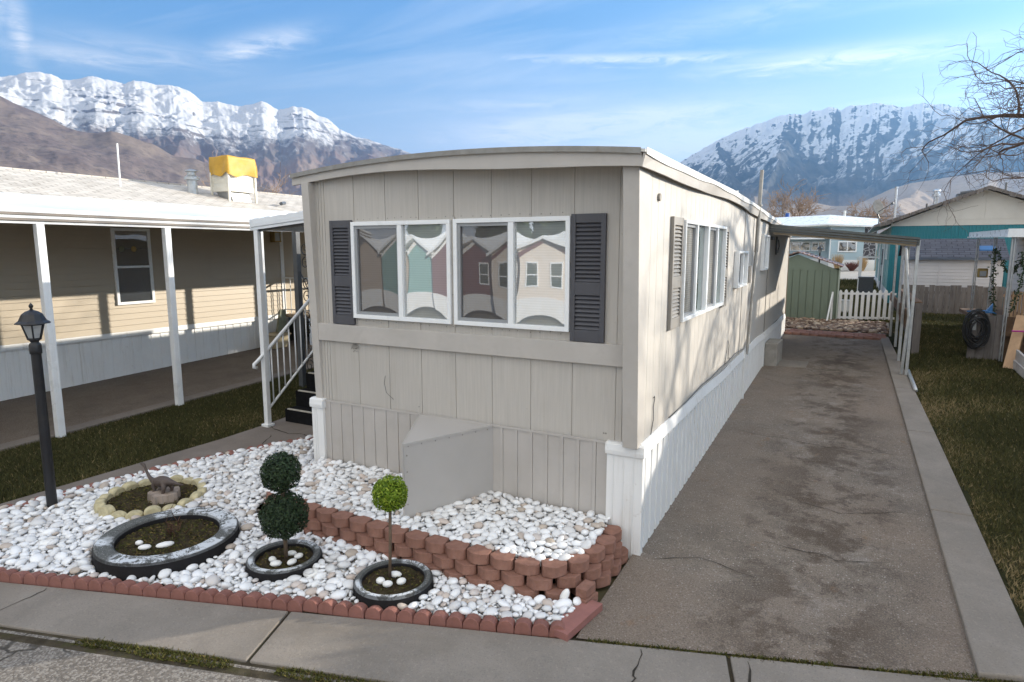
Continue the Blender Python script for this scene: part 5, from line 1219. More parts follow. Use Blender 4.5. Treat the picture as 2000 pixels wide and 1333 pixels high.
# far porch of the beige home
fp=thing('side_porch','raised white porch with railing at the far end of the beige home','porch',(-11,8,.2))
mb=MB().box(-11.6,-10.42,6.45,11,.88,.96); obj('deck',mb,M['beam_brown'],fp)
mb=ribbed((-10.45,6.45),(-10.45,11),(1,0),.2,.15,.88,.05,-.01); obj('skirt',mb,M['white_skirt'],fp)
mb=MB(); mb.box(-11.62,-11.58,6.6,13,.96,3.4); obj('panel_wall',mb,M['gable_white'],fp)
mb=MB(); mb.box(-10.5,-10.45,6.45,11,1.86,1.90); mb.box(-10.49,-10.46,6.45,11,1.06,1.09); mb.box(-11.3,-10.46,6.45,6.49,1.86,1.90); mb.box(-11.3,-10.46,6.455,6.485,1.06,1.09); rr=obj('rail',mb,M['white_metal'],fp)
for k in range(22):
    y=6.50+.2*k; mb=MB().tube([(-10.475,y,.97),(-10.475,y,1.87)],.011,6); obj('baluster',mb,M['white_metal'],fp)
for k in range(4):
    x=-10.66-.2*k; mb=MB().tube([(x,6.47,.97),(x,6.47,1.87)],.011,6); obj('baluster',mb,M['white_metal'],fp)
wl=thing('wall_lantern','square brass wall lantern under the awning of the beige home','lantern',(WX+.08,6.2,2.8))
mb=MB(); mb.box(WX+.015,WX+.03,6.13,6.27,2.78,3.02)
for y in (6.11,6.29): mb.box(WX+.03,WX+.18,y-.008,y+.008,2.80,3.0)
mb.box(WX+.03,WX+.19,6.10,6.30,3.0,3.03); mb.box(WX+.03,WX+.19,6.10,6.30,2.77,2.80); obj('frame',mb,M['brass'],wl); mb=MB().box(WX+.04,WX+.17,6.125,6.275,2.80,3.0); obj('glass',mb,M['lampglass'],wl)
mb=MB(); mb.hexa([(-11.12,5.62,.19),(-10.78,5.62,.19),(-10.78,6.02,.2),(-11.12,6.02,.2),(-11.17,5.56,.50),(-10.72,5.56,.50),(-10.72,6.08,.50),(-11.17,6.08,.50)]); mb.box(-11.19,-10.70,5.54,6.10,.505,.545); tag(obj('storage_bin',mb,M['wicker'],bevel=.015),'beige lidded bin on the left driveway by the far porch','bin')
mb=MB(); mb.hexa([(-10.98,5.85,.56),(-10.90,5.85,.56),(-10.90,6.15,.56),(-10.98,6.15,.56),(-10.90,5.92,1.12),(-10.85,5.92,1.12),(-10.85,6.10,1.12),(-10.90,6.10,1.12)]); tag(obj('folded_chair',mb,M['olive'],bevel=.01),'olive folded canvas chair standing on the beige bin','folded chair')
# ------------------------------------------------------------------ behind the driveway
def brickrow():
    mb=MB().box(-.095,.095,-.048,.048,0,.062); proto=obj('paver_brick',mb,M['paver'],base=(0,0,0),bevel=.006); rs=random.Random(5); k=0
    for row,(y,nm) in enumerate(((12.70,'front'),(12.81,'second'),(12.92,'third'),(13.03,'fourth'),(13.14,'fifth'),(13.25,'back'))):
        for i in range(11):
            x=.13+.2*i+(.1 if row%2 else 0); yy=y-.10*math.sin((x-.2)/2.2*math.pi/2)+rs.gauss(0,.008); o=proto if k==0 else copy_tree(proto); k+=1
            o.location=(x+rs.gauss(0,.004),yy,gz(x,yy)-.01+rs.gauss(0,.004)); o.rotation_euler=(0,0,rs.gauss(0,.05)-.05)
            tag(o,'red paver brick, %s from the home in the %s row of pavers'%(ORD[i],nm),'paver','red pavers at the end of the driveway')
brickrow()
sh=thing('garden_shed','sage green garden shed with brown roof behind the driveway','shed',(0,17,.53))
sx0,sx1,sy0,sy1=-1.16,1.15,15.72,18.2; pk=(0.03,2.50)
mb=MB(); gr=[(sx0,0)]
mb=grooved((sx0,sy0),(sx1,sy0),(0,-1),[.2*k+.08 for k in range(12)],.50,lambda x,y:1.98,gw=.022,gd=.02); mb.prism([(sx0,1.985),(sx1,1.985),(pk[0],2.44)],'y',sy0+.001,sy0+.02); mb.box(sx0,sx0+.02,sy0+.02,sy1,.5,1.98); mb.box(sx1-.02,sx1-.001,sy0+.021,sy1,.5,1.99); mb.box(sx0,sx1,sy1,sy1+.02,.5,1.98); mb.box(sx0,sx1-.002,sy0-.006,sy0-.0005,1.975,1.995)
obj('wall',mb,M['green_shed'],sh)
mb=MB()
def roofslab(a,b):
    mb.hexa([(a[0],sy0-.10,a[1]),(b[0],sy0-.10,b[1]),(b[0],sy1+.1,b[1]),(a[0],sy1+.1,a[1]),(a[0],sy0-.10,a[1]+.03),(b[0],sy0-.10,b[1]+.03),(b[0],sy1+.1,b[1]+.03),(a[0],sy1+.1,a[1]+.03)])
for s in (1,-1):
    e=(pk[0]+s*1.21,2.08); roofslab(pk if s>0 else e, e if s>0 else pk)
    for k in range(1,9):
        t=k/9; x=pk[0]+(e[0]-pk[0])*t; zq=pk[1]+(e[1]-pk[1])*t+.03; mb.box(x-.012,x+.012,sy0-.1,sy1+.1,zq-.005,zq+.022)
obj('roof',mb,M['rust_roof'],sh)
mb=MB(); mb.box(sx1-.001,sx1+.03,sy0-.02,sy0+.03,.50,2.03); mb.box(sx1+.0,sx1+.045,sy0-.1,sy1+.1,2.02,2.075); obj('trim',mb,M['green_trim'],sh)
# picket fence
pf=thing('picket_fence','white picket fence between the green shed and the carport posts','fence',(1.8,15.9,.52))
f0,f1=(1.03,15.75),(2.62,16.15)
def fp_(t): return (f0[0]+(f1[0]-f0[0])*t,f0[1]+(f1[1]-f0[1])*t)
n=11; ang=math.atan2(f1[1]-f0[1],f1[0]-f0[0]); ax=(math.cos(ang),math.sin(ang)); ay=(-ax[1],ax[0])
prs=random.Random(6)
for i in range(n):
    x,y=fp_((i+.35)/n); h=1.42+prs.gauss(0,.012)+.03*math.sin(i); b=.57; mb=MB(); w=.042
    P=[(-w,b),(w,b),(w,h-.05),(w*.55,h-.02),(0,h),(-w*.55,h-.02),(-w,h-.05)]
    V=[(x+ax[0]*u+ay[0]*o,y+ax[1]*u+ay[1]*o,zz) for o in (-.02,.0) for u,zz in P]; m=len(P); mb.add(V,[tuple(range(m)),tuple(range(2*m-1,m-1,-1))]+[(k,k+m,(k+1)%m+m,(k+1)%m) for k in range(m)]); obj('picket',mb,M['white'],pf)
for za,zb_ in ((.585,.645),(1.285,1.345)):
    a=fp_(-.03);b=fp_(1.02); mb=MB().bar((a[0]+ay[0]*.02,a[1]+ay[1]*.02,(za+zb_)/2),(b[0]+ay[0]*.02,b[1]+ay[1]*.02,(za+zb_)/2),.035,.06); obj('rail',mb,M['white'],pf)
mb=MB().box(1.0,1.05,15.70,15.76,.5,1.36); obj('post',mb,M['white'],pf); mb=MB().bar((.93,15.35,.5),(1.02,15.72,1.30),.04); obj('brace',mb,M['white'],pf)
# weathered plank fence along the lawn
wf=thing('plank_fence','weathered wooden fence running along the lawn behind the carport posts','fence',(2.8,13,.4))
prs=random.Random(16)
for i in range(34):
    y=11.15+.145*i; h=1.42+prs.gauss(0,.02)-.0; x=2.80+prs.gauss(0,.006); mb=MB().hexa([(x-.012,y,gz(x,y)-.03),(x+.012,y,gz(x,y)-.03),(x+.012,y+.138,gz(x,y)-.03),(x-.012,y+.138,gz(x,y)-.03),(x-.012,y,h),(x+.012,y,h),(x+.012,y+.138,h),(x-.012,y+.138,h)]); obj('plank',mb,M['old_wood'],wf)
mb=MB(); mb.box(2.74,2.785,11.1,16.1,1.30,1.39); mb.box(2.74,2.785,11.1,16.1,.62,.70); mb.box(2.70,2.86,11.05,16.1,1.445,1.475); obj('rail',mb,M['brown_wood'],wf)
mb=MB().box(2.73,2.87,11.02,11.12,.33,1.45); obj('post',mb,M['old_wood'],wf)
# grey board fence across the back of the lawn
bf=thing('back_fence','grey weathered board fence across the back of the right lawn','fence',(5,18.8,.6)); prs=random.Random(17); i=0; x=2.9
while x<9.5:
    w=.135+prs.gauss(0,.008); h=1.49+prs.gauss(0,.018)-.006*x; y=18.8+prs.gauss(0,.006)+.05*(x-3)*.3; mb=MB().box(x,x+w-.006,y,y+.02,gz(x,18.8)-.04,h); obj('board',mb,M['old_wood'],bf); x+=w; i+=1
mb=MB().box(2.9,9.5,18.90,18.94,1.2,1.28); mb.box(2.9,9.5,18.90,18.94,.75,.83); obj('rail',mb,M['old_wood'],bf)

# white sided store behind that fence
ws=thing('storage_building','low grey-white sided outbuilding with slate shingle roof behind the board fence','outbuilding',(4.3,20.3,.6))
lap(19.5,2.98,5.62,.6,2.32,.105,ws,mat=M['grey_siding'],axis='y')
mb=MB(); mb.box(2.99,5.61,19.52,21.3,.6,2.31); obj('core_wall',mb,M['grey_siding'],ws)
mb=MB(); mb.hexa([(2.90,19.36,2.30),(5.72,19.36,2.30),(5.72,20.5,2.90),(2.90,20.5,2.90),(2.90,19.36,2.335),(5.72,19.36,2.335),(5.72,20.5,2.94),(2.90,20.5,2.94)]); mb.hexa([(2.90,20.5,2.90),(5.72,20.5,2.90),(5.72,21.5,2.36),(2.90,21.5,2.36),(2.90,20.5,2.94),(5.72,20.5,2.94),(5.72,21.5,2.40),(2.90,21.5,2.40)]); obj('roof',mb,M['shingle_dark'],ws)
mb=MB().box(2.90,5.72,19.335,19.358,2.255,2.335); obj('fascia',mb,M['slate_roof'],ws)
for x in (3.95,4.85): mb=MB().box(x-.01,x+.01,19.478,19.486,.7,2.25); obj('seam',mb,M['grey_siding'],ws)
mb=MB().box(4.72,5.0,19.6,20.1,2.49,2.62); 
mb=MB(); mb.hexa([(5.0,19.75,2.545),(5.42,19.75,2.545),(5.42,19.98,2.665),(5.0,19.98,2.665),(5.0,19.75,2.585),(5.42,19.75,2.585),(5.42,19.98,2.705),(5.0,19.98,2.705)]); tag(obj('blue_sheet',mb,M['bluetarp']),'folded blue plastic sheet on the slate shingle roof','sheet')

# teal house
th=thing('teal_house','teal ribbed metal house with off-white gable behind the outbuilding','house',(5.4,26,.7))
TX0,TX1,TY0,TY1=2.64,8.1,22.0,36.
mb=ribbed((TX0,TY0),(TX1,TY0),(0,-1),.10,.5,3.42,.04,.016); obj('wall',mb,M['teal'],th)['label']='teal ribbed gable-end wall'
mb=MB(); mb.prism([(TX0-.02,3.42),(TX1+.02,3.42),(TX1+.02,3.5),(5.36,4.60),(TX0-.02,3.5)],'y',TY0-.03,TY0+.05); mb.box(TX0-.02,TX1,TY0-.040,TY0-.0305,3.62,3.632); mb.box(5.35,5.362,TY0-.040,TY0-.0305,3.63,4.55); obj('gable',mb,M['gable_white'],th)
mb=MB(); mb.box(TX0,TX0+.02,TY0+.001,TY1,.5,3.42); mb.box(TX1-.02,TX1,TY0+.001,TY1,.5,3.42); mb.box(TX0,TX1,TY1,TY1+.02,.5,3.42)
for k in range(8): mb.box(TX0-.015,TX0-.0005,TY0+.4+k*1.6,TY0+.44+k*1.6,.7,3.4)
obj('wall',mb,M['teal_pale'],th)['label']='pale teal long side walls'
mb=MB().box(TX0-.03,TX0-.0165,TY0+.05,TY1,.5,1.15); obj('skirting',mb,M['white_skirt'],th)
mb=MB()
for s in (-1,1):
    ex=5.36+s*3.30; ez=3.40; Y0_,Y1_=TY0-.35,TY1+.3
    a=(ex,ez); b=(5.36,4.66)
    if s>0: a,b=b,a
    mb.hexa([(a[0],Y0_,a[1]),(b[0],Y0_,b[1]),(b[0],Y1_,b[1]),(a[0],Y1_,a[1]),(a[0],Y0_,a[1]+.05),(b[0],Y0_,b[1]+.05),(b[0],Y1_,b[1]+.05),(a[0],Y1_,a[1]+.05)])
rf=obj('roof',mb,M['roof_white'],th)
mb=MB(); rs=random.Random(4)
for s in (-1,1):
    for k in range(18): # ragged rake edge
        t0,t1=k/18,(k+1)/18-.004; x0,x1=5.36+s*3.30*t0,5.36+s*3.30*t1; z0_,z1_=4.66-1.26*t0,4.66-1.26*t1; d=.07+rs.gauss(0,.018); xa,xb=(x0,x1) if s>0 else (x1,x0); za,zb_=(z0_,z1_) if s>0 else (z1_,z0_)
        mb.hexa([(xa,TY0-.375,za-d),(xb,TY0-.375,zb_-d),(xb,TY0-.352,zb_-d),(xa,TY0-.352,za-d),(xa,TY0-.375,za+.052),(xb,TY0-.375,zb_+.052),(xb,TY0-.352,zb_+.052),(xa,TY0-.352,za+.052)])
obj('rake_trim',mb,M['old_wood'],rf)
for (y,z0_,z1_,w) in ((23.6,2.2,3.0,.9),(27.,2.0,3.0,1.0),(31,2.1,3.0,1.1)):
    mb=MB(); mb.box(TX0-.04,TX0-.001,y,y+w,z0_,z0_+.05); mb.box(TX0-.04,TX0-.001,y,y+w,z1_-.05,z1_); mb.box(TX0-.04,TX0-.001,y,y+.05,z0_+.05,z1_-.05); mb.box(TX0-.04,TX0-.001,y+w-.05,y+w,z0_+.05,z1_-.05); w_=obj('window',mb,M['white_frame'],th); mb=MB().box(TX0-.022,TX0-.014,y+.05,y+w-.05,z0_+.05,z1_-.05); obj('pane',mb,M['pane'],w_)
for k,(y,z1_) in enumerate(((24.9,3.2),(26.3,2.6),(29.4,3.3))):
    mb=MB().tube([(TX0-.06,y,.7),(TX0-.06,y,z1_)],.028,8); obj('wall_pipe',mb,M['white_metal'] if k!=1 else M['dark_metal'],th)
mb=MB().box(TX0-.12,TX0-.02,25.6,25.85,1.5,1.95); obj('electric_meter',mb,M['galv'],th,bevel=.01)
mb=MB().tube([(2.80,24.,3.5),(2.78,24.,4.92)],.045,10); mb.tube([(2.78,24,4.92),(2.78,24,4.98)],.06,10); obj('flue_pipe',mb,M['copper'],rf)
mb=MB().lathe([(.075,4.0),(.075,4.55),(.13,4.56),(.13,4.66),(.085,4.67),(.085,4.74),(.14,4.75),(.13,4.80),(.02,4.84)],(4.09,24,0),14); obj('flue_pipe',mb,M['copper'],rf)
mb=MB().tube([(3.82,24.,4.0),(3.82,24.,4.31)],.035,8); obj('vent_stub',mb,M['dark_metal'],rf); mb=MB().tube([(6.18,24.,4.3),(6.18,24.,4.98)],.035,8); obj('vent_stub',mb,M['dark_metal'],rf)
mb=MB(); mb.box(4.72,5.3,23.7,24.2,4.40,4.62); mb.tube([(4.8,23.7,4.64),(5.2,23.7,4.69)],.05,8); obj('roof_vent',mb,M['dark_metal'],rf)
sd=thing('satellite_dish','grey satellite dish on a bent arm at the eave of the teal house','satellite dish',(2.3,24,3.6))
mb=MB(); c=Vector((2.18,23.95,4.2)); nrm=Vector((.55,-.8,.30)).normalized(); u=nrm.cross(Vector((0,0,1))).normalized(); v=u.cross(nrm); V=[c]; F=[]
for k in range(1,6):
    for j in range(20):
        a=2*math.pi*j/20; r_=.27*k/5; V.append(c+u*r_*.85*math.cos(a)+v*r_*1.1*math.sin(a)+nrm*(.06*(k/5)**2))
for j in range(20): F.append((0,1+j,1+(j+1)%20))
for k in range(4):
    for j in range(20): a=1+k*20+j;b=1+k*20+(j+1)%20; F.append((a,a+20,b+20,b))
mb.add(V,F); o=obj('dish',mb,M['conduit'],sd,smooth=True); md=o.modifiers.new('thick','SOLIDIFY'); md.thickness=.012
mb=MB(); mb.tube([(2.28,24,3.52),(2.28,24,3.80),(2.15,24.02,4.12)],.025,8); mb.tube([(2.18,23.93,4.0),tuple(c+nrm*.33+Vector((.28,0,.02)))],.016,6); q=c+nrm*.35+Vector((.30,0,.03)); mb.sphere(tuple(q),(.055,.04,.05),8,6); obj('arm',mb,M['dark_metal'],sd)
# things in the gap beside the teal house
ac=thing('air_conditioner','dark grey air conditioner unit in the back yard by the pale frame','air conditioner',(2.0,24,.68))
mb=MB(); mb.box(1.74,2.26,23.75,24.3,.70,1.46)
for k in range(10): mb.box(1.735,2.265,23.742,23.748,.76+.066*k,.785+.066*k)
obj('cabinet',mb,M['ac'],ac,bevel=.01); mb=MB().box(1.72,2.28,23.73,24.32,1.46,1.50); obj('lid',mb,M['dark_metal'],ac); mb=MB().box(1.70,2.3,23.7,24.34,.64,.70); obj('pad',mb,M['concrete'],ac)
gf=thing('gate_frame','bare white post with crossbar standing in the back yard','gate frame',(1.78,26,.7))
mb=MB().box(1.72,1.84,25.95,26.05,.68,2.27); obj('post',mb,M['white'],gf); mb=MB().box(1.70,2.50,25.96,26.04,2.22,2.29); obj('crossbar',mb,M['white'],gf)
mb=MB().hexa([(1.22,17.9,.53),(1.52,17.9,.53),(1.52,18.2,.53),(1.22,18.2,.53),(1.26,17.94,.94),(1.48,17.94,.94),(1.48,18.16,.94),(1.26,18.16,.94)]); mb.box(1.24,1.50,17.92,18.18,.945,.975); tag(obj('white_bin',mb,M['white'],bevel=.02),'small white lidded bin in the grass behind the picket fence','bin')

# pale blue house across the back street
ph=thing('pale_blue_house','pale blue sided house with white low roof across the back street','house',(-1,48,1.12))
PX0,PX1,PY=-5.5,2.08,46.
lap(PY,-.06,PX1,1.85,4.15,.17,ph,mat=M['paleblue'],axis='y')
mb=MB(); mb.box(PX0,-.07,PY+1.2,PY+1.25,1.1,4.2); mb.box(-.09,-.061,PY,PY+1.2,1.1,4.2); mb.box(PX0,2.9,PY+1.25,53,1.1,4.1); obj('wall',mb,M['paleblue'],ph)
mb=MB().box(-.06,PX1,PY-.02,PY+.04,1.05,1.845); mb.box(PX0,-.095,PY+1.17,PY+1.195,1.05,1.9); obj('skirting',mb,M['white_skirt'],ph)
mb=MB().box(PX1+.005,2.82,PY-.01,PY+.10,1.86,4.15); obj('stone_panel',mb,M['stone_dark'],ph); mb=MB().box(PX1+.005,2.82,PY-.02,PY+.10,1.05,1.855); obj('skirting',mb,M['white_skirt'],ph)
mb=MB(); V=[(-5.8,PY-.5,4.15),(3.0,PY-.5,4.16),(-5.8,PY+4.5,5.05),(-.3,PY+4.5,5.22),(3.0,PY+4.5,4.85),(-5.8,PY+8,4.3),(3.0,PY+8,4.3),(-.3,PY-.5,4.36)]
mb.add(V,[(0,7,3,2),(7,1,4,3),(2,3,6,5),(3,4,6)]); mb.hexa([(-5.8,PY-.53,4.05),(-.3,PY-.53,4.26),(-.3,PY-.5,4.26),(-5.8,PY-.5,4.05),(-5.8,PY-.53,4.16),(-.3,PY-.53,4.37),(-.3,PY-.5,4.37),(-5.8,PY-.5,4.16)]); mb.hexa([(-.3,PY-.53,4.26),(3.0,PY-.53,4.06),(3.0,PY-.5,4.06),(-.3,PY-.5,4.26),(-.3,PY-.53,4.37),(3.0,PY-.53,4.17),(3.0,PY-.5,4.17),(-.3,PY-.5,4.37)]); obj('roof',mb,M['white_metal'],ph)
mb=MB().hexa([(-5.5,PY-.3,3.30),(-.4,PY-.3,3.30),(-.4,PY+1.2,3.42),(-5.5,PY+1.2,3.42),(-5.5,PY-.3,3.40),(-.4,PY-.3,3.40),(-.4,PY+1.2,3.52),(-5.5,PY+1.2,3.52)]); obj('porch_roof',mb,M['white_metal'],ph)
mb=MB().box(-.04,.03,PY-.03,PY-.002,1.9,4.1); obj('corner_board',mb,M['white'],ph)
for (a,b,c,d,y) in ((.48,1.68,2.38,3.16,PY-.016),(-2.75,-1.35,2.45,3.15,PY+1.18),(-1.3,-.35,2.45,3.15,PY+1.18),(-4.6,-3.0,2.45,3.15,PY+1.18)):
    mb=MB(); mb.box(a,b,y-.05,y,c,c+.08); mb.box(a,b,y-.05,y,d-.08,d); mb.box(a,a+.08,y-.05,y,c+.08,d-.08); mb.box(b-.08,b,y-.05,y,c+.08,d-.08); mb.box((a+b)/2-.03,(a+b)/2+.03,y-.05,y,c+.08,d-.08); w_=obj('window',mb,M['white_frame'],ph); mb=MB().box(a+.08,b-.08,y-.03,y-.02,c+.08,d-.08); obj('pane',mb,M['pane_blind'] if a<0 else M['pane_dark'],w_)
def clump(name,label,cat,x,y,h,r,mat,seed,n=160):
    rs=random.Random(seed); mb=MB(); z=gz(x,y)
    for i in range(n):
        a=rs.uniform(0,6.28); b=rs.uniform(.1,1)*r; d=(math.cos(a)*b,math.sin(a)*b); hh=h*rs.uniform(.6,1.05); mb.tube([(x+d[0]*.2,y+d[1]*.2,z),(x+d[0]*.6,y+d[1]*.6,z+hh*.6),(x+d[0],y+d[1],z+hh)],[.018,.014,.004],3)
    tag(obj(name,mb,mat),label,cat)
clump('ornamental_grass','left tuft of tan ornamental grass before the pale blue house','grass clump',.56,44.8,1.15,.45,M['drygrass'],1)
clump('ornamental_grass','right tuft of tan ornamental grass before the stone panel','grass clump',2.1,44.8,.95,.4,M['drygrass'],2)
clump('shrub','low dark red shrub between the two grass tufts','shrub',1.45,44.8,.62,.6,M['redtwig'],3)
fl=thing('street_lamp','small black garden lamp in front of the pale blue house','lamp post',(.02,30,.8))
mb=MB().tube([(.02,30,.78),(.02,30,2.42)],.035,8); obj('pole',mb,M['black_metal'],fl); mb=MB().lathe([(.05,2.42),(.10,2.60),(.05,2.61)],(.02,30,0),6); obj('lantern',mb,M['lampglass'],fl); mb=MB().lathe([(.15,2.60),(.08,2.70),(.02,2.76)],(.02,30,0),6); obj('lantern_roof',mb,M['black_metal'],fl)
# things beyond
dh=thing('distant_house','distant house with slate blue gable roof beyond the pale blue house','house',(-3,62,1.13))
mb=MB(); mb.box(-5.2,-.6,60,66,1.1,4.9); obj('wall',mb,M['grey_siding'],dh); mb=MB(); mb.prism([(-4.6,4.9),(-.9,4.9),(-2.4,5.65)],'y',59.7,66.3); obj('roof',mb,M['slate_roof'],dh)
mb=MB().tube([(-4.17,60,1.1),(-4.17,60,5.9)],.18,8); tag(obj('blue_pole',mb,M['blue']),'thick bright blue pole beyond the pale blue roof','pole')
mb=MB().tube([(.56,60,1.1),(.56,60,6.0)],.10,8); tag(obj('white_pole',mb,M['white']),'plain white pole beyond the pale blue roof','pole')
mb=MB(); 
for zz in (5.35,5.0):
    mb.tube([(-30+3*i,66,zz+.35+.9*((i-10)/10)**2*.3) for i in range(24)],.03,4)
tag(stuff(obj('power_lines',mb,M['dark_metal'])),'dark overhead wires crossing beyond the pale blue house')

# ------------------------------------------------------------------ right neighbour (mostly outside the photo: it throws the shade)
rn=thing('right_home','off-white mobile home beyond the right lawn, only its shade in view','mobile home',(7.6,12,.3))
lap(5.45,6.7,17.2,.9,3.1,.15,rn,mat=M['cream_house'],sgn=-1)
mb=MB(); mb.box(5.46,9.2,6.7,17.2,.1,3.1); mb.prism([(5.2,3.0),(9.4,3.0),(9.4,3.07),(7.3,3.17),(5.2,3.07)],'y',6.6,17.5); obj('body',mb,M['cream_house'],rn)
mb=ribbed((5.44,6.7),(5.44,17.2),(-1,0),.2,lambda x,y:gz(x,y)-.03,.9,.05,-.01); obj('skirting',mb,M['white_skirt'],rn)
ra=thing('right_awning','white metal porch awning on slim posts over the right neighbour\'s deck','awning',(4.8,13.5,2.9))
mb=MB(); mb.hexa([(4.14,10.6,2.845),(5.44,10.6,2.90),(5.44,16.8,2.93),(4.30,16.8,2.925),(4.14,10.6,2.985),(5.44,10.6,3.03),(5.44,16.8,3.06),(4.30,16.8,3.06)])
mb.box(4.12,5.44,10.575,10.597,2.83,2.995); obj('roof_panel',mb,M['white_metal'],ra); mb=MB(); mb.hexa([(4.105,10.6,2.83),(4.135,10.6,2.83),(4.295,16.8,2.91),(4.265,16.8,2.91),(4.105,10.6,2.86),(4.135,10.6,2.86),(4.295,16.8,2.94),(4.265,16.8,2.94)]); obj('gutter',mb,M['white_metal'],ra)
for (x,y,zb_) in ((4.36,15.6,.95),(4.34,13.15,.95),(4.245,10.72,gz(4,10.7)),(4.34,11.15,.5)):
    mb=MB(); mb.box(x-.03,x-.012,y-.03,y+.03,zb_,2.88); mb.box(x+.012,x+.03,y-.03,y+.03,zb_,2.88)
    for k in range(9): mb.bar((x-.012,y,zb_+.2*k+.1),(x+.012,y,zb_+.2*k+.2),.012)
    obj('post',mb,M['galv'],ra)
dk=thing('right_deck','raised wooden deck with grey boards right of the lawn','deck',(4.8,13,.4))
mb=MB(); mb.box(4.22,5.42,10.75,16.6,.86,.95); obj('floor',mb,M['brown_wood'],dk)
rs=random.Random(31)
for i in range(4):
    x=3.70+.145*i; mb=MB().box(x,x+.138,10.86,10.885,.33,1.27+rs.gauss(0,.012)); obj('board',mb,M['old_wood'],dk)
for i in range(4):
    x=4.28+.145*i; mb=MB().box(x,x+.138,10.87,10.895,.33,1.24+rs.gauss(0,.012)); obj('board',mb,M['brown_wood'],dk)
mb=MB()
for i in range(12):
    x=4.36+.06*i; mb.box(x,x+.045,11.6,11.64,1.1,1.72)
mb.box(4.34,5.05,11.64,11.66,1.15,1.2); mb.box(4.34,5.05,11.64,11.66,1.6,1.65); obj('slat_panel',mb,M['new_wood'],dk)
# hose
hs=thing('garden_hose','black garden hose coiled on a hanger on the grey deck boards','hose',(3.8,10.8,.6))
rs=random.Random(12); mb=MB(); pts=[]
for k in range(22*14):
    t=2*math.pi*k/22; r_=.155+.060*math.sin(k*.011*9.1)+.016*math.sin(k*.7); pts.append((3.80+(r_)*math.cos(t)*.98+.02*math.sin(k*.05),10.80-.03-.035*math.sin(k*.13)-.0012*(k%60),1.0+r_*1.75*math.sin(t)-.05*abs(math.sin(k*.05))*(math.sin(t)<0)))
mb.tube(pts,.0135,6); obj('coil',mb,M['rubber'],hs,smooth=True)
mb=MB().box(3.72,3.80,10.79,10.85,.95,1.30); obj('hanger',mb,M['galv'],hs)
mb=MB().tube([(3.62,10.80,1.33),(3.9,10.78,1.36),(4.05,10.80,1.33),(4.12,10.85,1.30)],.014,6); obj('hose_end',mb,M['bluetarp'],hs,smooth=True)
mb=MB(); mb.prism([(3.93,1.30),(4.06,1.30),(4.06,1.50)],'y',10.90,10.98); tag(obj('blue_scoop',mb,M['bluetarp']),'dark blue plastic piece on the deck edge beside the hose','scoop')
# planks leaning at the deck
mb=MB().hexa([(4.17,10.02,gz(0,10)),(4.33,9.93,gz(0,10)),(4.36,9.98,gz(0,10)),(4.20,10.07,gz(0,10)),(4.40,10.60,1.31),(4.56,10.51,1.31),(4.58,10.55,1.31),(4.42,10.64,1.31)]); tag(obj('pine_plank',mb,M['new_wood'],bevel=.003),'fresh pine plank leaning against the deck','plank')
mb=MB().hexa([(4.32,9.0,.30),(4.36,9.0,.30),(4.36,10.0,.33),(4.32,10.0,.33),(4.32,9.0,.46),(4.36,9.0,.46),(4.36,10.0,.50),(4.32,10.0,.50)]); mb.hexa([(4.345,8.4,.28),(4.385,8.4,.28),(4.385,10.0,.33),(4.345,10.0,.33),(4.345,8.4,.60),(4.385,8.4,.60),(4.385,10.0,.70),(4.345,10.0,.70)]); tag(obj('white_planks',mb,M['white_plank'],bevel=.003),'chipped white planks edging the right lawn','planks')
mb=MB().tube([(4.30,10.3,1.02),(4.50,10.25,1.03)],.018,6); tag(obj('magenta_handle',mb,M['magenta']),'magenta handle sticking out by the leaning plank','handle')
# ivy garlands on the awning posts
def garland(pts, seed, label):
    rs=random.Random(seed); mb=MB(); P=[Vector(p) for p in pts]
    for a,b in zip(P[:-1],P[1:]):
        n=int((b-a).length/.012)
        for i in range(n):
            c=a+(b-a)*(i/n)+Vector((rs.gauss(0,.034),rs.gauss(0,.034),rs.gauss(0,.02))); d=Vector((rs.gauss(0,1),rs.gauss(0,1),rs.gauss(0,1))).normalized(); e=d.orthogonal().normalized(); s=.036; mb.add([c-d*s,c+e*s*.6,c+d*s,c-e*s*.6],[(0,1,2,3)])
    mb.tube(pts,.008,5); tag(obj('ivy_garland',mb,M['ivy']),label,'garland')
garland([(4.34,13.1,2.62),(4.36,13.1,2.0),(4.42,13.1,1.4),(4.45,13.0,1.05)],1,'ivy garland hanging down the second awning post')
garland([(4.36,13.1,2.62),(4.48,12.6,2.15),(4.55,12.2,2.1),(4.6,11.6,2.4)],2,'ivy garland swagged between the awning posts')
garland([(4.40,10.75,2.55),(4.46,10.75,2.2),(4.40,10.75,1.7),(4.33,10.75,1.35)],3,'ivy garland hanging beside the nearest awning post')
lt=thing('porch_lantern','small yellow lantern fixed to the farthest awning post','lantern',(4.36,15.5,1.9))
mb=MB(); mb.box(4.40,4.62,15.45,15.6,1.86,2.10); obj('case',mb,M['brass'],lt,bevel=.02); mb=MB().box(4.44,4.58,15.44,15.449,1.89,2.03); obj('glass',mb,M['lampglass'],lt)
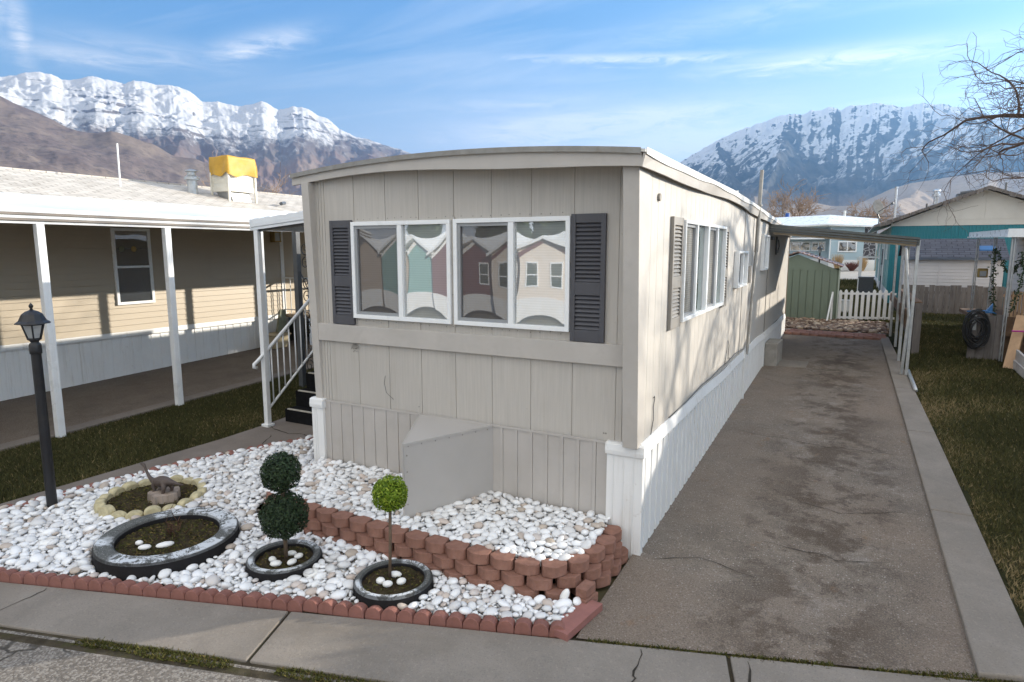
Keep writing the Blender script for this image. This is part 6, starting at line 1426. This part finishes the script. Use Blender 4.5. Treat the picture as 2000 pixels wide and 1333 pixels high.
# clipped evergreen row, unseen and added beyond the right lawn to shade the drive
def shade_hedge(label,x0,x1,y0,y1,h,seed,n=5200):
    rs=np.random.RandomState(seed); x=rs.uniform(x0,x1,n); y=rs.uniform(y0,y1,n); z=rs.uniform(0,h,n); f=rs.randint(0,4,n)
    x=np.where(f==0,x0,np.where(f==1,x1,x)); y=np.where(f==2,y0,y); z=np.where(f==3,h,z)+.033*y; p=np.stack([x,y,z],1)+rs.normal(0,.07,(n,3)); d=rs.normal(0,1,(n,3)); d/=np.linalg.norm(d,axis=1)[:,None]; e=np.cross(d,rs.normal(0,1,(n,3))); e/=np.linalg.norm(e,axis=1)[:,None]; s=.10
    V=np.stack([p-d*s,p+e*s*.6,p+d*s,p-e*s*.6],1).reshape(-1,3); F=np.arange(4*n).reshape(-1,4); o=npobj('hedge',V,F,M['leaf_hedge'],np.repeat(rs.rand(n),4),base=((x0+x1)/2,(y0+y1)/2,0)); return tag(o,label,'hedge')
hd=shade_hedge('clipped evergreen hedge beyond the right lawn, only its shade in view',4.9,5.7,-.6,4.2,2.15,5)
mb=MB().box(5.02,5.58,-.45,4.05,0,2.05); obj('inner_growth',mb,M['ivy'],hd)
# ------------------------------------------------------------------ bare trees
def tree_tubes(root, lean, H, r0, depth, seed, spread=.75, droop=.0, twigs=3, mind=.0035, first=None, tropism=.12, jit=1.):
    rs=random.Random(seed); trunk=MB(); crown=MB()
    def grow(p, d, L, r, lev, mb):
        n=5 if lev<2 else 4; pts=[p.copy()]; rad=[r]; q=p.copy(); dd=d.copy(); r1=max(mind*.6,r*(.62 if lev else .7))
        for i in range(n):
            j=(.10+.05*lev)*jit
            dd=(dd+Vector((rs.gauss(0,j),rs.gauss(0,j),rs.gauss(0,j*.8)+tropism*(.6 if lev<2 else .25)-droop*lev*.12))).normalized()
            q=q+dd*(L/n); pts.append(q.copy()); rad.append(r+(r1-r)*(i+1)/n)
        mb.tube(pts,rad,8 if r>.08 else 5 if r>.02 else 3,cap=False)
        if lev>=depth: return
        k=(3 if lev<1 else twigs)+ (1 if rs.random()<.4 else 0)
        for i in range(k):
            t=1. if i==0 else rs.uniform(.35,.98); idx=min(n-1,int(t*n)); base=pts[idx]+(pts[idx+1]-pts[idx])*(t*n-idx) if idx<n else pts[-1]
            dirb=(pts[min(n,idx+1)]-pts[max(0,idx)]).normalized(); a=rs.uniform(.35,1.0)*spread*(.55 if i==0 else 1.15); ax=dirb.orthogonal().normalized(); ax.rotate(Matrix.Rotation(rs.uniform(0,6.28),3,dirb)); nd=dirb.copy(); nd.rotate(Matrix.Rotation(a,3,ax))
            rr=r1*(.92 if i==0 else rs.uniform(.5,.78)); grow(base,nd,L*rs.uniform(.62,.92)*(1. if i==0 else .9),max(mind,rr),lev+1,crown)
    p=Vector(root); d=Vector(lean).normalized()
    if first:
        q=p+d*H; trunk.tube([p,p+d*H*.5+Vector((.03,.02,0)),q],[r0*1.25,r0,r0*.9],10)
        for (dx,dy,dz,L,rr,dp) in first: grow(q-d*.15,Vector((dx,dy,dz)).normalized(),L,rr,dp,crown)
    else:
        trunk.tube([p,p+d*H*.5,p+d*H],[r0*1.2,r0,r0*.85],8)
        for i in range(5):
            a=i*1.256+rs.uniform(-.3,.3); grow(p+d*H*rs.uniform(.8,1.),Vector((math.cos(a)*.65,math.sin(a)*.65,1)).normalized(),H*.95,r0*.6,1,crown)
    return trunk,crown
bt=thing('bare_tree','big bare tree whose thin branches hang into the upper right corner','tree',(8.9,15.2,.5))
FL=[(-1,-.05,.50,2.2,.13,1),(-.95,.1,.24,2.1,.11,1),(-1,-.35,.30,2.1,.12,1),(-.9,.35,.70,2.1,.12,1),(-.8,.05,.95,2.1,.11,2),(.6,.3,1,1.9,.13,3),(.3,-.8,.9,1.9,.12,3)]
tk,cr=tree_tubes((8.9,15.2,.45),(-.10,-.04,1),5.0,.26,6,81,spread=.80,droop=.05,twigs=3,mind=.0048,first=FL,tropism=.05,jit=.95)
obj('trunk',tk,M['bark'],bt,smooth=True); obj('crown',cr,M['bark'],bt,smooth=True)
t=thing('winter_tree','left tan leafless tree far behind the carport roof','tree',(-7.6,110,1.1),'tan leafless trees far behind')
a,b=tree_tubes((-7.6,110,1.1),(0,0,1),3.6,.30,5,5,spread=.75,twigs=3,mind=.035); obj('trunk',a,M['bark_tan'],t); obj('crown',b,M['bark_tan'],t)
t=thing('winter_tree','right tan leafless tree far behind the satellite dish','tree',(2.8,112,1.1),'tan leafless trees far behind')
a,b=tree_tubes((2.8,112,1.1),(0,0,1),2.9,.28,5,9,spread=.9,twigs=3,mind=.035); obj('trunk',a,M['bark_tan'],t); obj('crown',b,M['bark_tan'],t)
t=thing('bare_tree','pale bare treetop showing behind the roof cooler','tree',(-46,34,1.1))
a,b=tree_tubes((-46,34,1.1),(0,0,1),2.9,.12,4,3,spread=.6,twigs=3,mind=.018); obj('trunk',a,M['bark_tan'],t); obj('crown',b,M['bark_tan'],t)
# tree at the corner of the right neighbour: its thin shade falls on the side wall
t=thing('bare_tree','smaller bare tree beyond the right lawn outside the photo','tree',(6.6,3.2,.1))
a,b=tree_tubes((9.8,12.4,.4),(-.05,0,1),2.0,.15,5,33,spread=.8,twigs=3,mind=.009); BASE[t.name]=Vector((9.8,12.4,.4)); t.location=(9.8,12.4,.4)
obj('trunk',a,M['bark'],t,smooth=True); obj('crown',b,M['bark'],t,smooth=True)

# ------------------------------------------------------------------ across the street, behind the camera (seen in the window glass)
def opp(name,label,cx,cy,w,d,h,pk,mat,trim,seed):
    t=thing(name,label,'house',(cx,cy-d/2,-.3)); z0=-.45
    mb=MB(); mb.box(cx-w/2,cx+w/2,cy-d,cy,z0,h); mb.prism([(cx-w/2,h),(cx+w/2,h),(cx,pk-.1)],'y',cy-d,cy); obj('wall',mb,mat,t)
    mb=MB()
    for s in (-1,1):
        a=(cx+s*(w/2+.3),h-.08); b=(cx,pk)
        if s>0: a,b=b,a
        mb.hexa([(a[0],cy-d-.2,a[1]),(b[0],cy-d-.2,b[1]),(b[0],cy+.35,b[1]),(a[0],cy+.35,a[1]),(a[0],cy-d-.2,a[1]+.16),(b[0],cy-d-.2,b[1]+.16),(b[0],cy+.35,b[1]+.16),(a[0],cy+.35,a[1]+.16)])
    obj('roof',mb,M['white_metal'],t)
    mb=MB()
    for s in (-1,1):
        a=(cx+s*(w/2+.02),h-.28); b=(cx,pk-.20)
        if s>0: a,b=b,a
        mb.hexa([(a[0],cy+.005,a[1]),(b[0],cy+.005,b[1]),(b[0],cy+.05,b[1]),(a[0],cy+.05,a[1]),(a[0],cy+.005,a[1]+.20),(b[0],cy+.005,b[1]+.20),(b[0],cy+.05,b[1]+.20),(a[0],cy+.05,a[1]+.20)])
    obj('gable_trim',mb,trim,t)
    for k in ((-1,1) if seed in (1,4) else (1,) if seed==2 else ()):
        x=cx+k*w*.24; mb=MB(); mb.box(x-.5,x+.5,cy+.005,cy+.05,1.0,1.07); mb.box(x-.5,x+.5,cy+.005,cy+.05,2.1,2.17); mb.box(x-.5,x-.43,cy+.005,cy+.05,1.07,2.1); mb.box(x+.43,x+.5,cy+.005,cy+.05,1.07,2.1); mb.box(x-.43,x+.43,cy+.005,cy+.045,1.55,1.60); w_=obj('window',mb,M['white_frame'],t); mb=MB().box(x-.43,x+.43,cy+.008,cy+.018,1.07,2.1); obj('pane',mb,M['pane_green'],w_)
    mb=MB().box(cx-w/2-.02,cx+w/2+.02,cy+.001,cy+.03,z0,.45); obj('skirting',mb,M['white_skirt'],t)
opp('facing_house','cream house with maroon gable trim across the street, seen mirrored in the right front window',-9.0,-17.5,4.2,12,2.55,3.35,M['cream_house'],M['maroon'],1)
opp('facing_house','maroon house across the street, seen mirrored in the front windows',-12.9,-18,3.3,12,2.6,3.4,M['maroon'],M['white'],2)
opp('facing_house','teal house across the street, seen mirrored in the left front window',-16.1,-18.3,2.8,12,2.6,3.4,M['teal_pale'],M['white'],5)
opp('facing_house','tan house across the street, seen mirrored at the far left of the front windows',-19.6,-18.6,3.3,12,2.6,3.4,M['tan_house'],M['slate'],3)
opp('facing_house','white house across the street to the right, outside the photo',2.5,-15.2,5.0,12,2.6,3.4,M['gable_white'],M['slate'],4)
for i,(x,y,h) in enumerate(((-11,-27,6.5),(-18,-31,7.5),(-5,-30,7),(-26,-33,8),(-14.2,-29.5,6.2),(-21.5,-34,7),(-16.2,-33,7.6))):
    t=thing('evergreen_tree','dark evergreen tree across the street, %s from the right'%ORD[[1,4,0,6,2,5,3][i]],'tree',(x,y,-1)); rs=np.random.RandomState(i+3); n=2600
    u=rs.rand(n)**.7; z=1+h*u; r=(1-u)*h*.32*(.75+.5*rs.rand(n)); a=rs.uniform(0,6.28,n); p=np.stack([x+r*np.cos(a),y+r*np.sin(a),z-1],1); d=rs.normal(0,1,(n,3)); d/=np.linalg.norm(d,axis=1)[:,None]; e=np.cross(d,rs.normal(0,1,(n,3))); e/=np.linalg.norm(e,axis=1)[:,None]; s=.26
    npobj('crown',np.stack([p-d*s,p+e*s*.6,p+d*s,p-e*s*.6],1).reshape(-1,3),np.arange(4*n).reshape(-1,4),M['leaf_hedge'],np.repeat(rs.rand(n),4),parent=t)
    mb=MB().tube([(x,y,-1),(x,y,h*.8)],[.2,.05],8); obj('trunk',mb,M['bark'],t)

# ------------------------------------------------------------------ mountains
PERM={}
def pnoise(x,y,seed):
    if seed not in PERM:
        r=np.random.RandomState(seed); a=r.uniform(0,2*np.pi,(256,256)); PERM[seed]=(np.cos(a),np.sin(a))
    gx,gy=PERM[seed]; xi=np.floor(x).astype(int); yi=np.floor(y).astype(int); xf=x-xi; yf=y-yi
    def g(i,j): X=(xi+i)&255; Y=(yi+j)&255; return gx[X,Y]*(xf-i)+gy[X,Y]*(yf-j)
    u=xf**3*(xf*(xf*6-15)+10); v=yf**3*(yf*(yf*6-15)+10)
    a=g(0,0)*(1-u)+g(1,0)*u; b=g(0,1)*(1-u)+g(1,1)*u; return (a*(1-v)+b*v)*1.5
def fbm(x,y,s,o=5,g=.5):
    t=0;a=1
    for k in range(o): t=t+a*pnoise(x,y,s+k); x,y=x*2.03+3.1,y*2.03+1.7; a*=g
    return t
def ridged(x,y,s,o=5,g=.5):
    t=0;a=1;w=1
    for k in range(o):
        n=1-np.abs(pnoise(x,y,s+k)); n=n*n; t=t+a*n*w; w=np.clip(n*1.3,0,1); x,y=x*2.07+5.2,y*2.07+9.1; a*=g
    return t
CAMX,CAMY,CAMZ=1.47386,-5.06755,2.6
def range_mesh(name, prof, D, rnear, az0, az1, na, nr, seed, mat, spacing=480, side=.62, subs=5, zb=1.0, jag=26, noise=1., powr=1.12, floor=.55, sidek=.72):
    """a range built from its crest line, spurs running down from it and side spurs branching off them"""
    rs=np.random.RandomState(seed); az=np.linspace(az0,az1,na); el=np.interp(az,[p[0] for p in prof],[p[1] for p in prof])
    s1=az*np.pi/180*D; crest=D*np.tan(el*np.pi/180)
    crest=crest+jag*(fbm(s1/210,s1*0+seed*.37,seed+50,5,.6)-.1)*np.clip(crest/900,0,1)
    u=np.concatenate([[-.16,-.08,-.03],np.linspace(0,1,nr)**1.15]); A,U=np.meshgrid(az,u); S=A*np.pi/180*D; L=D-rnear; T=np.clip(U,0,1)*L; C=np.interp(A,az,crest)
    Sw=S+85*fbm(S/700,T/700,seed+20,3)*np.clip(T/400,0,1); Tw=T+110*fbm(S/600+7,T/600,seed+30,3)*np.clip(T/400,0,1)
    H=np.maximum(C*(1-T/L)**(powr*1.9)*floor, C-.50*Tw)
    s=az0*np.pi/180*D+rs.uniform(0,spacing)
    while s<az1*np.pi/180*D:
        ci=np.interp(s/D*180/np.pi,az,crest); Li=L*rs.uniform(.72,1.05); dr=rs.uniform(-.16,.16); pw=powr*rs.uniform(.85,1.2); amp=rs.uniform(.965,1.0)
        def hi(t): return ci*amp*np.clip(1-t/Li,0,1)**pw
        line=s+dr*Tw+60*np.sin(Tw/520+rs.uniform(0,6)); k=side*rs.uniform(.85,1.2)
        H=np.maximum(H, np.where(Tw<Li,hi(Tw)-k*np.abs(Sw-line),-99))
        t0=rs.uniform(120,400); sg=rs.choice([-1,1])
        for q in range(subs):
            if t0>Li*.8: break
            h0=hi(t0); sx=s+dr*t0+60*np.sin(t0/520)*0; a=rs.uniform(.55,.95); dx_,dy_=sg*math.sin(a),math.cos(a); ds,dt=Sw-sx,Tw-t0
            r=ds*dx_+dt*dy_; pp=np.abs(ds*dy_-dt*dx_); hh=h0-10-r*rs.uniform(.40,.56)-sidek*rs.uniform(.9,1.25)*pp
            H=np.maximum(H,np.where((r>0)&(r<rs.uniform(700,1500)),hh,-99)); t0+=rs.uniform(170,420); sg=-sg
        s+=spacing*rs.uniform(.6,1.4)
    g=np.clip(T/260,0,1)*np.clip((1-U)*4,0,1)
    rc=ridged(Sw/170,Tw/300,seed+9,4,.52)/1.6-.5
    H=H+noise*g*(26*fbm(S/190,T/240,seed+70,5,.55)+34*rc)
    H=np.minimum(H,C+0*H+np.where(T<300,0,200)); H=np.where(U<0,C*(1+U*1.4),H); H=np.maximum(H,-8)
    # melt the knife edges a little
    for _ in range(2):
        H[4:-1,1:-1]=.5*H[4:-1,1:-1]+.125*(H[3:-2,1:-1]+H[5:,1:-1]+H[4:-1,:-2]+H[4:-1,2:])
    R=D-np.where(U<0,U,np.clip(U,0,1))*L; V=np.stack([CAMX+R*np.sin(A*np.pi/180),CAMY+R*np.cos(A*np.pi/180),zb+H],2).reshape(-1,3)
    m=len(u); I=np.arange((m-1)*(na-1)); jj,ii=I//(na-1),I%(na-1); a=jj*na+ii; F=np.stack([a,a+na,a+na+1,a+1],1)
    return struct(npobj(name,V,F,mat,smooth=True,base=(0,0,0)))
def mountmat(name, kind):
    N=NT(name); co=N.coord(); geo=N.n('ShaderNodeNewGeometry'); sn_=N.n('ShaderNodeSeparateXYZ'); N.l(geo.outputs['Normal'],sn_.inputs[0]); sp=N.n('ShaderNodeSeparateXYZ'); N.l(co,sp.inputs[0]); z=sp.outputs[2]
    n1=N.noise(co,.0016,7,.62); n2=N.noise(co,.009,7,.68); n3=N.noise(co,.03,5,.7)
    if kind=='left':
        ground=N.ramp(n1,[(.35,(.145,.10,.085)),(.5,(.20,.14,.11)),(.68,(.26,.195,.145))]); ground=N.mix(N.maprange(n2,.5,.65,0,.45),ground,(.10,.075,.075))
        rock=N.ramp(n2,[(.3,(.085,.075,.075)),(.7,(.19,.165,.15))])
        # horizontal strata
        st=N.n('ShaderNodeTexNoise'); mp=N.n('ShaderNodeMapping'); mp.inputs['Scale'].default_value=(.0009,.0009,.018); N.l(co,mp.inputs[0]); N.l(mp.outputs[0],st.inputs['Vector']); st.inputs['Scale'].default_value=1.; st.inputs['Detail'].default_value=5
        azn=N.math('MULTIPLY',N.math('ARCTAN2',sp.outputs[0],sp.outputs[1]),180/math.pi)
        hgt=N.math('ADD',z,N.math('MULTIPLY',N.math('SUBTRACT',n1,.5),700.)); hgt=N.math('ADD',hgt,N.math('MULTIPLY',N.math('SUBTRACT',n2,.5),760.)); hgt=N.math('ADD',hgt,N.math('MULTIPLY',N.math('SUBTRACT',n3,.5),420.)); hgt=N.math('SUBTRACT',hgt,N.maprange(azn,-50,-40,0,260))
        snow=N.maprange(hgt,1020,1230)
        steep=N.maprange(sn_.outputs[2],.46,.56); band=N.maprange(st.outputs[0],.57,.63,1,0); bandm=N.math('MAXIMUM',band,N.maprange(N.math('ADD',sn_.outputs[2],N.math('MULTIPLY',n2,.3)),.92,1.0))
        snow=N.math('MULTIPLY',snow,N.math('MULTIPLY',steep,bandm))
        g=N.mix(N.maprange(hgt,700,1000),ground,rock); k=N.mix(snow,g,(.52,.53,.545))
    elif kind=='right':
        tr=N.ramp(n2,[(.35,(.035,.042,.05)),(.55,(.075,.078,.08)),(.75,(.15,.14,.13))]); low=N.ramp(n1,[(.4,(.20,.15,.11)),(.65,(.30,.235,.17))])
        hgt=N.math('ADD',z,N.math('MULTIPLY',N.math('SUBTRACT',n1,.5),500.)); hgt=N.math('ADD',hgt,N.math('MULTIPLY',N.math('SUBTRACT',n2,.5),1000.)); hgt=N.math('ADD',hgt,N.math('MULTIPLY',N.math('SUBTRACT',n3,.5),700.)); hgt=N.math('ADD',hgt,N.math('MULTIPLY',N.math('SUBTRACT',sn_.outputs[2],.7),700.))
        cov=N.maprange(z,420,1250); grain=N.math('ADD',N.math('MULTIPLY',n3,.55),N.math('ADD',N.math('MULTIPLY',n2,.75),N.math('ADD',N.math('MULTIPLY',N.math('SUBTRACT',sn_.outputs[2],.72),.5),N.math('MULTIPLY',sn_.outputs[0],-.34))))
        snow=N.maprange(N.math('SUBTRACT',N.math('ADD',grain,N.math('MULTIPLY',cov,.30)),.865),-.03,.10,0,.9); snow=N.math('MULTIPLY',snow,N.maprange(z,380,620)); k=N.mix(N.maprange(z,240,420),low,tr); k=N.mix(snow,k,(.60,.62,.64))
    else:
        k=N.ramp(n2,[(.3,(.105,.08,.072)),(.5,(.155,.122,.108)),(.7,(.225,.182,.145))]); k=N.mix(N.maprange(n3,.5,.62,0,.75),k,(.075,.062,.058)); k=N.mix(N.maprange(n1,.5,.65,0,.4),k,(.24,.19,.14))
        if kind=='pale': k=N.mix(.55,k,(.46,.36,.26))
    N.col(k); N.rough(.95); N.spec(.05)
    h=N.math('ADD',N.math('MULTIPLY',n2,1.),N.math('MULTIPLY',n3,.5)); N.bump(h,.4,30. if kind!='hill' else 14.); return N.m
LP=[(-90,9.5),(-78,10.5),(-70,11.0),(-66.5,11.35),(-65.73,11.5),(-64.6,11.9),(-63.66,12.12),(-62.8,12.15),(-62.2,11.75),(-61.2,12.0),(-60.4,12.35),(-59.3,12.2),(-58.4,12.0),(-57.84,12.3),(-56.9,12.35),(-55.9,12.3),(-54.95,12.22),(-54.1,12.05),(-53.2,11.3),(-52.1,11.5),(-50.6,11.25),(-49.6,11.45),(-48.9,11.66),(-47.6,11.2),(-46.35,11.55),(-45.4,11.4),(-44.6,10.95),(-43.75,10.62),(-42.5,9.75),(-41.5,9.3),(-40.45,9.2),(-38.7,8.75),(-37.01,8.23),(-35,7.2),(-32,5.6),(-28,3.2),(-24,1.4)]
range_mesh('mountain',LP,8600,3600,-88,-24,1100,300,101,mountmat('snowy_range','left'),spacing=520,side=.60,subs=7,jag=15)
HP=[(-92,12),(-78,11.6),(-70,11.0),(-65.84,10.26),(-64,9.35),(-62,8.1),(-60,6.95),(-58.5,6.0),(-57,5.2),(-55,4.3),(-52,3.0),(-49,1.7),(-46,.5),(-44,.1)]
range_mesh('foothill',HP,4300,1500,-90,-44,420,130,301,mountmat('brown_hill','hill'),spacing=420,side=.16,subs=0,jag=4,noise=.35,powr=1.2,floor=.95)
FP=[(-62,.4),(-58,2.3),(-55,2.9),(-52,3.6),(-50,3.1),(-47.5,3.9),(-45,3.3),(-42.5,4.1),(-40,3.5),(-37,3.4),(-33,2.2),(-28,.8),(-25,.1)]
range_mesh('foothill',FP,5200,2600,-60,-25,420,130,411,mountmat('lower_spurs','hill'),spacing=300,side=.40,subs=4,jag=12,noise=.6,sidek=.45)
RP=[(-24,.8),(-20,3.0),(-17,5.2),(-15,6.6),(-13.79,7.25),(-12.3,8.1),(-10.75,9.0),(-9.2,9.55),(-7.61,10.1),(-6.6,10.4),(-5.4,10.65),(-4.4,10.6),(-3.4,10.75),(-2.42,10.95),(-1.6,10.65),(-.8,10.75),(0.,10.8),(.56,10.95),(1.4,10.7),(2.4,10.55),(3.6,10.5),(5.29,10.35),(7,9.7),(9.8,8.7),(14,7.4),(20,5.5),(26,3)]
range_mesh('mountain',RP,7200,3300,-24,26,1000,280,505,mountmat('forested_range','right'),spacing=430,side=.66,subs=8,powr=1.0)
QP=[(-12,.1),(-9.5,1.2),(-7.5,2.1),(-5.8,3.0),(-4.6,3.6),(-3.2,3.75),(-1.8,3.4),(-.3,3.3),(.9,3.9),(2.2,4.55),(3.4,4.9),(5.5,5.2),(8,5.4),(12,5.2),(18,4),(24,2)]
range_mesh('foothill',QP,3700,1700,-12,24,420,120,611,mountmat('pale_grass_hills','pale'),spacing=190,side=.34,subs=3,jag=5,noise=.35,sidek=.4)

# ------------------------------------------------------------------ the air
HZ_TOP=2080
mb=MB().box(-11900,11900,-11900,11900,-420,HZ_TOP)
hm=bpy.data.materials.new('haze_air'); hm.use_nodes=True; nt=hm.node_tree; nt.nodes.clear(); o_=nt.nodes.new('ShaderNodeOutputMaterial'); pv=nt.nodes.new('ShaderNodeVolumePrincipled'); nt.links.new(pv.outputs[0],o_.inputs['Volume'])
pv.inputs['Color'].default_value=(.27,.55,1.0,1); pv.inputs['Density'].default_value=7.0e-5; pv.inputs['Anisotropy'].default_value=.56
if USE_HAZE: tag(stuff(obj('haze',mb,hm,base=(0,0,0))),'thin blue haze over the valley and the far mountains')
# ------------------------------------------------------------------ sky, sun, camera
SUN=Vector((.716,.698,0)).normalized()*math.cos(RAD(15.7))+Vector((0,0,math.sin(RAD(15.7))))
w=bpy.data.worlds.new('World'); SC.world=w; w.use_nodes=True; nt=w.node_tree; nt.nodes.clear()
def wn(t,**k):
    o=nt.nodes.new(t)
    for a,b in k.items(): setattr(o,a,b)
    return o
def L(a,b): nt.links.new(a,b)
def mth(op,a,b=0.,c=None):
    m=wn('ShaderNodeMath',operation=op)
    for i,v in enumerate((a,b,c)):
        if v is None: continue
        if hasattr(v,'links'): L(v,m.inputs[i])
        else: m.inputs[i].default_value=v
    return m.outputs[0]
out=wn('ShaderNodeOutputWorld'); bg=wn('ShaderNodeBackground'); L(bg.outputs[0],out.inputs[0]); bg.inputs[1].default_value=SKY
sky=wn('ShaderNodeTexSky',sky_type='NISHITA'); sky.sun_disc=False; sky.sun_elevation=RAD(15.7); sky.sun_rotation=math.atan2(SUN.x,SUN.y); sky.altitude=1400; sky.air_density=1.0; sky.dust_density=.5; sky.ozone_density=2.2
tcw=wn('ShaderNodeTexCoord'); sep=wn('ShaderNodeSeparateXYZ'); L(tcw.outputs['Generated'],sep.inputs[0])
X,Y,Z=sep.outputs; azm=mth('MULTIPLY',mth('ARCTAN2',X,Y),180/math.pi); elv=mth('MULTIPLY',mth('ARCSINE',Z),180/math.pi)
# cirrus sheet: direction projected on a high flat layer, stretched along the wind
zc=mth('MAXIMUM',Z,.06); px=mth('DIVIDE',X,zc); py=mth('DIVIDE',Y,zc); cmb=wn('ShaderNodeCombineXYZ'); L(px,cmb.inputs[0]); L(py,cmb.inputs[1])
mp=wn('ShaderNodeMapping'); mp.inputs['Rotation'].default_value=(0,0,.30); mp.inputs['Scale'].default_value=(.42,1.5,1); L(cmb.outputs[0],mp.inputs[0])
nz=wn('ShaderNodeTexNoise'); L(mp.outputs[0],nz.inputs[0]); nz.inputs['Scale'].default_value=.8; nz.inputs['Detail'].default_value=9; nz.inputs['Roughness'].default_value=.62; nz.inputs['Distortion'].default_value=.6
def mr(v,a,b,c,d):
    m=wn('ShaderNodeMapRange'); L(v,m.inputs[0])
    for i,x in zip((1,2,3,4),(a,b,c,d)): m.inputs[i].default_value=x
    return m.outputs[0]
cloud=mr(nz.outputs[0],.48,.80,0,.42)
# wispy modulation in direction space for the named streaks
cb2=wn('ShaderNodeCombineXYZ'); L(azm,cb2.inputs[0]); L(elv,cb2.inputs[1]); m2=wn('ShaderNodeMapping'); m2.inputs['Scale'].default_value=(.22,1.2,1); L(cb2.outputs[0],m2.inputs[0])
nz2=wn('ShaderNodeTexNoise'); L(m2.outputs[0],nz2.inputs[0]); nz2.inputs['Scale'].default_value=1.; nz2.inputs['Detail'].default_value=8; nz2.inputs['Roughness'].default_value=.68; nz2.inputs['Distortion'].default_value=1.2
wisp=mr(nz2.outputs[0],.32,.68,.15,1.1); off=mth('MULTIPLY',mth('SUBTRACT',nz2.outputs[0],.5),1.6)
def streak(a0,e0,wa,we,sl,amp):
    da=mth('SUBTRACT',azm,a0); de=mth('SUBTRACT',mth('ADD',elv,off),mth('MULTIPLY_ADD',da,sl,e0)); q=mth('ADD',mth('POWER',mth('DIVIDE',mth('ABSOLUTE',da),wa),2.),mth('POWER',mth('DIVIDE',mth('ABSOLUTE',de),we),2.))
    return mth('MULTIPLY',mth('MULTIPLY',mth('EXPONENT',mth('MULTIPLY',q,-1.)),amp),wisp)
for s_ in STREAKS: cloud=mth('MAXIMUM',cloud,streak(*s_))
cloud=mth('MINIMUM',mth('ADD',cloud,mth('MULTIPLY',mr(elv,16.,6.,0,.78),mr(azm,-62.,-26.,.25,1.))),.92)
mx=wn('ShaderNodeMix',data_type='RGBA'); L(cloud,mx.inputs[0]); 
tint=wn('ShaderNodeMix',data_type='RGBA',blend_type='MULTIPLY'); tint.inputs[0].default_value=1.; L(sky.outputs[0],tint.inputs[6]); tint.inputs[7].default_value=(*SKYTINT,1)
# soft shoulder so that the bright side of the sky keeps its blue
sep2=wn('ShaderNodeSeparateColor'); L(tint.outputs[2],sep2.inputs[0]); cmb2=wn('ShaderNodeCombineColor')
for i in range(3): L(mth('DIVIDE',mth('MULTIPLY',sep2.outputs[i],SKYG),mth('ADD',mth('MULTIPLY',sep2.outputs[i],SKYA),1.)),cmb2.inputs[i])
L(cmb2.outputs[0],mx.inputs[6]); mx.inputs[7].default_value=CLOUDCOL
# unseen pale cloud sheet added overhead and behind the camera as fill light
cosd=mth('ADD',mth('MULTIPLY',X,-.471),mth('MULTIPLY',Y,.882)); skyfill=mth('MAXIMUM',mr(elv,27.,50.,0,.30),mr(cosd,.30,-.25,0,1)); skyfill=mth('MULTIPLY',skyfill,mr(nz.outputs[0],.25,.60,.45,.95))
mv=wn('ShaderNodeMix',data_type='RGBA'); L(skyfill,mv.inputs[0]); L(mx.outputs[2],mv.inputs[6]); mv.inputs[7].default_value=FILLCOL; L(mv.outputs[2],bg.inputs[0])
ld=bpy.data.lights.new('sun','SUN'); ld.energy=SUNE; ld.angle=RAD(.6); ld.color=(1.0,.915,.785); lo=bpy.data.objects.new('sun',ld); COL.objects.link(lo); lo.rotation_euler=(SUN).to_track_quat('Z','Y').to_euler()
lo.location=(20,20,30)
cam=bpy.data.cameras.new('camera'); co_=bpy.data.objects.new('camera',cam); COL.objects.link(co_); SC.camera=co_
co_.location=(CAMX,CAMY,CAMZ); co_.rotation_euler=(math.pi/2-.144291,0,.490515); cam.sensor_width=36; cam.sensor_fit='HORIZONTAL'; cam.lens=1236/2000*36; cam.clip_start=.05; cam.clip_end=40000
SC.view_settings.view_transform='Standard'; SC.view_settings.look='None'; SC.view_settings.gamma=1; SC.view_settings.exposure=EXPO
SC.cycles.max_bounces=6; SC.cycles.diffuse_bounces=4; SC.cycles.glossy_bounces=3; SC.cycles.transmission_bounces=3; SC.cycles.volume_bounces=0; SC.cycles.transparent_max_bounces=6
SC.cycles.use_denoising=True
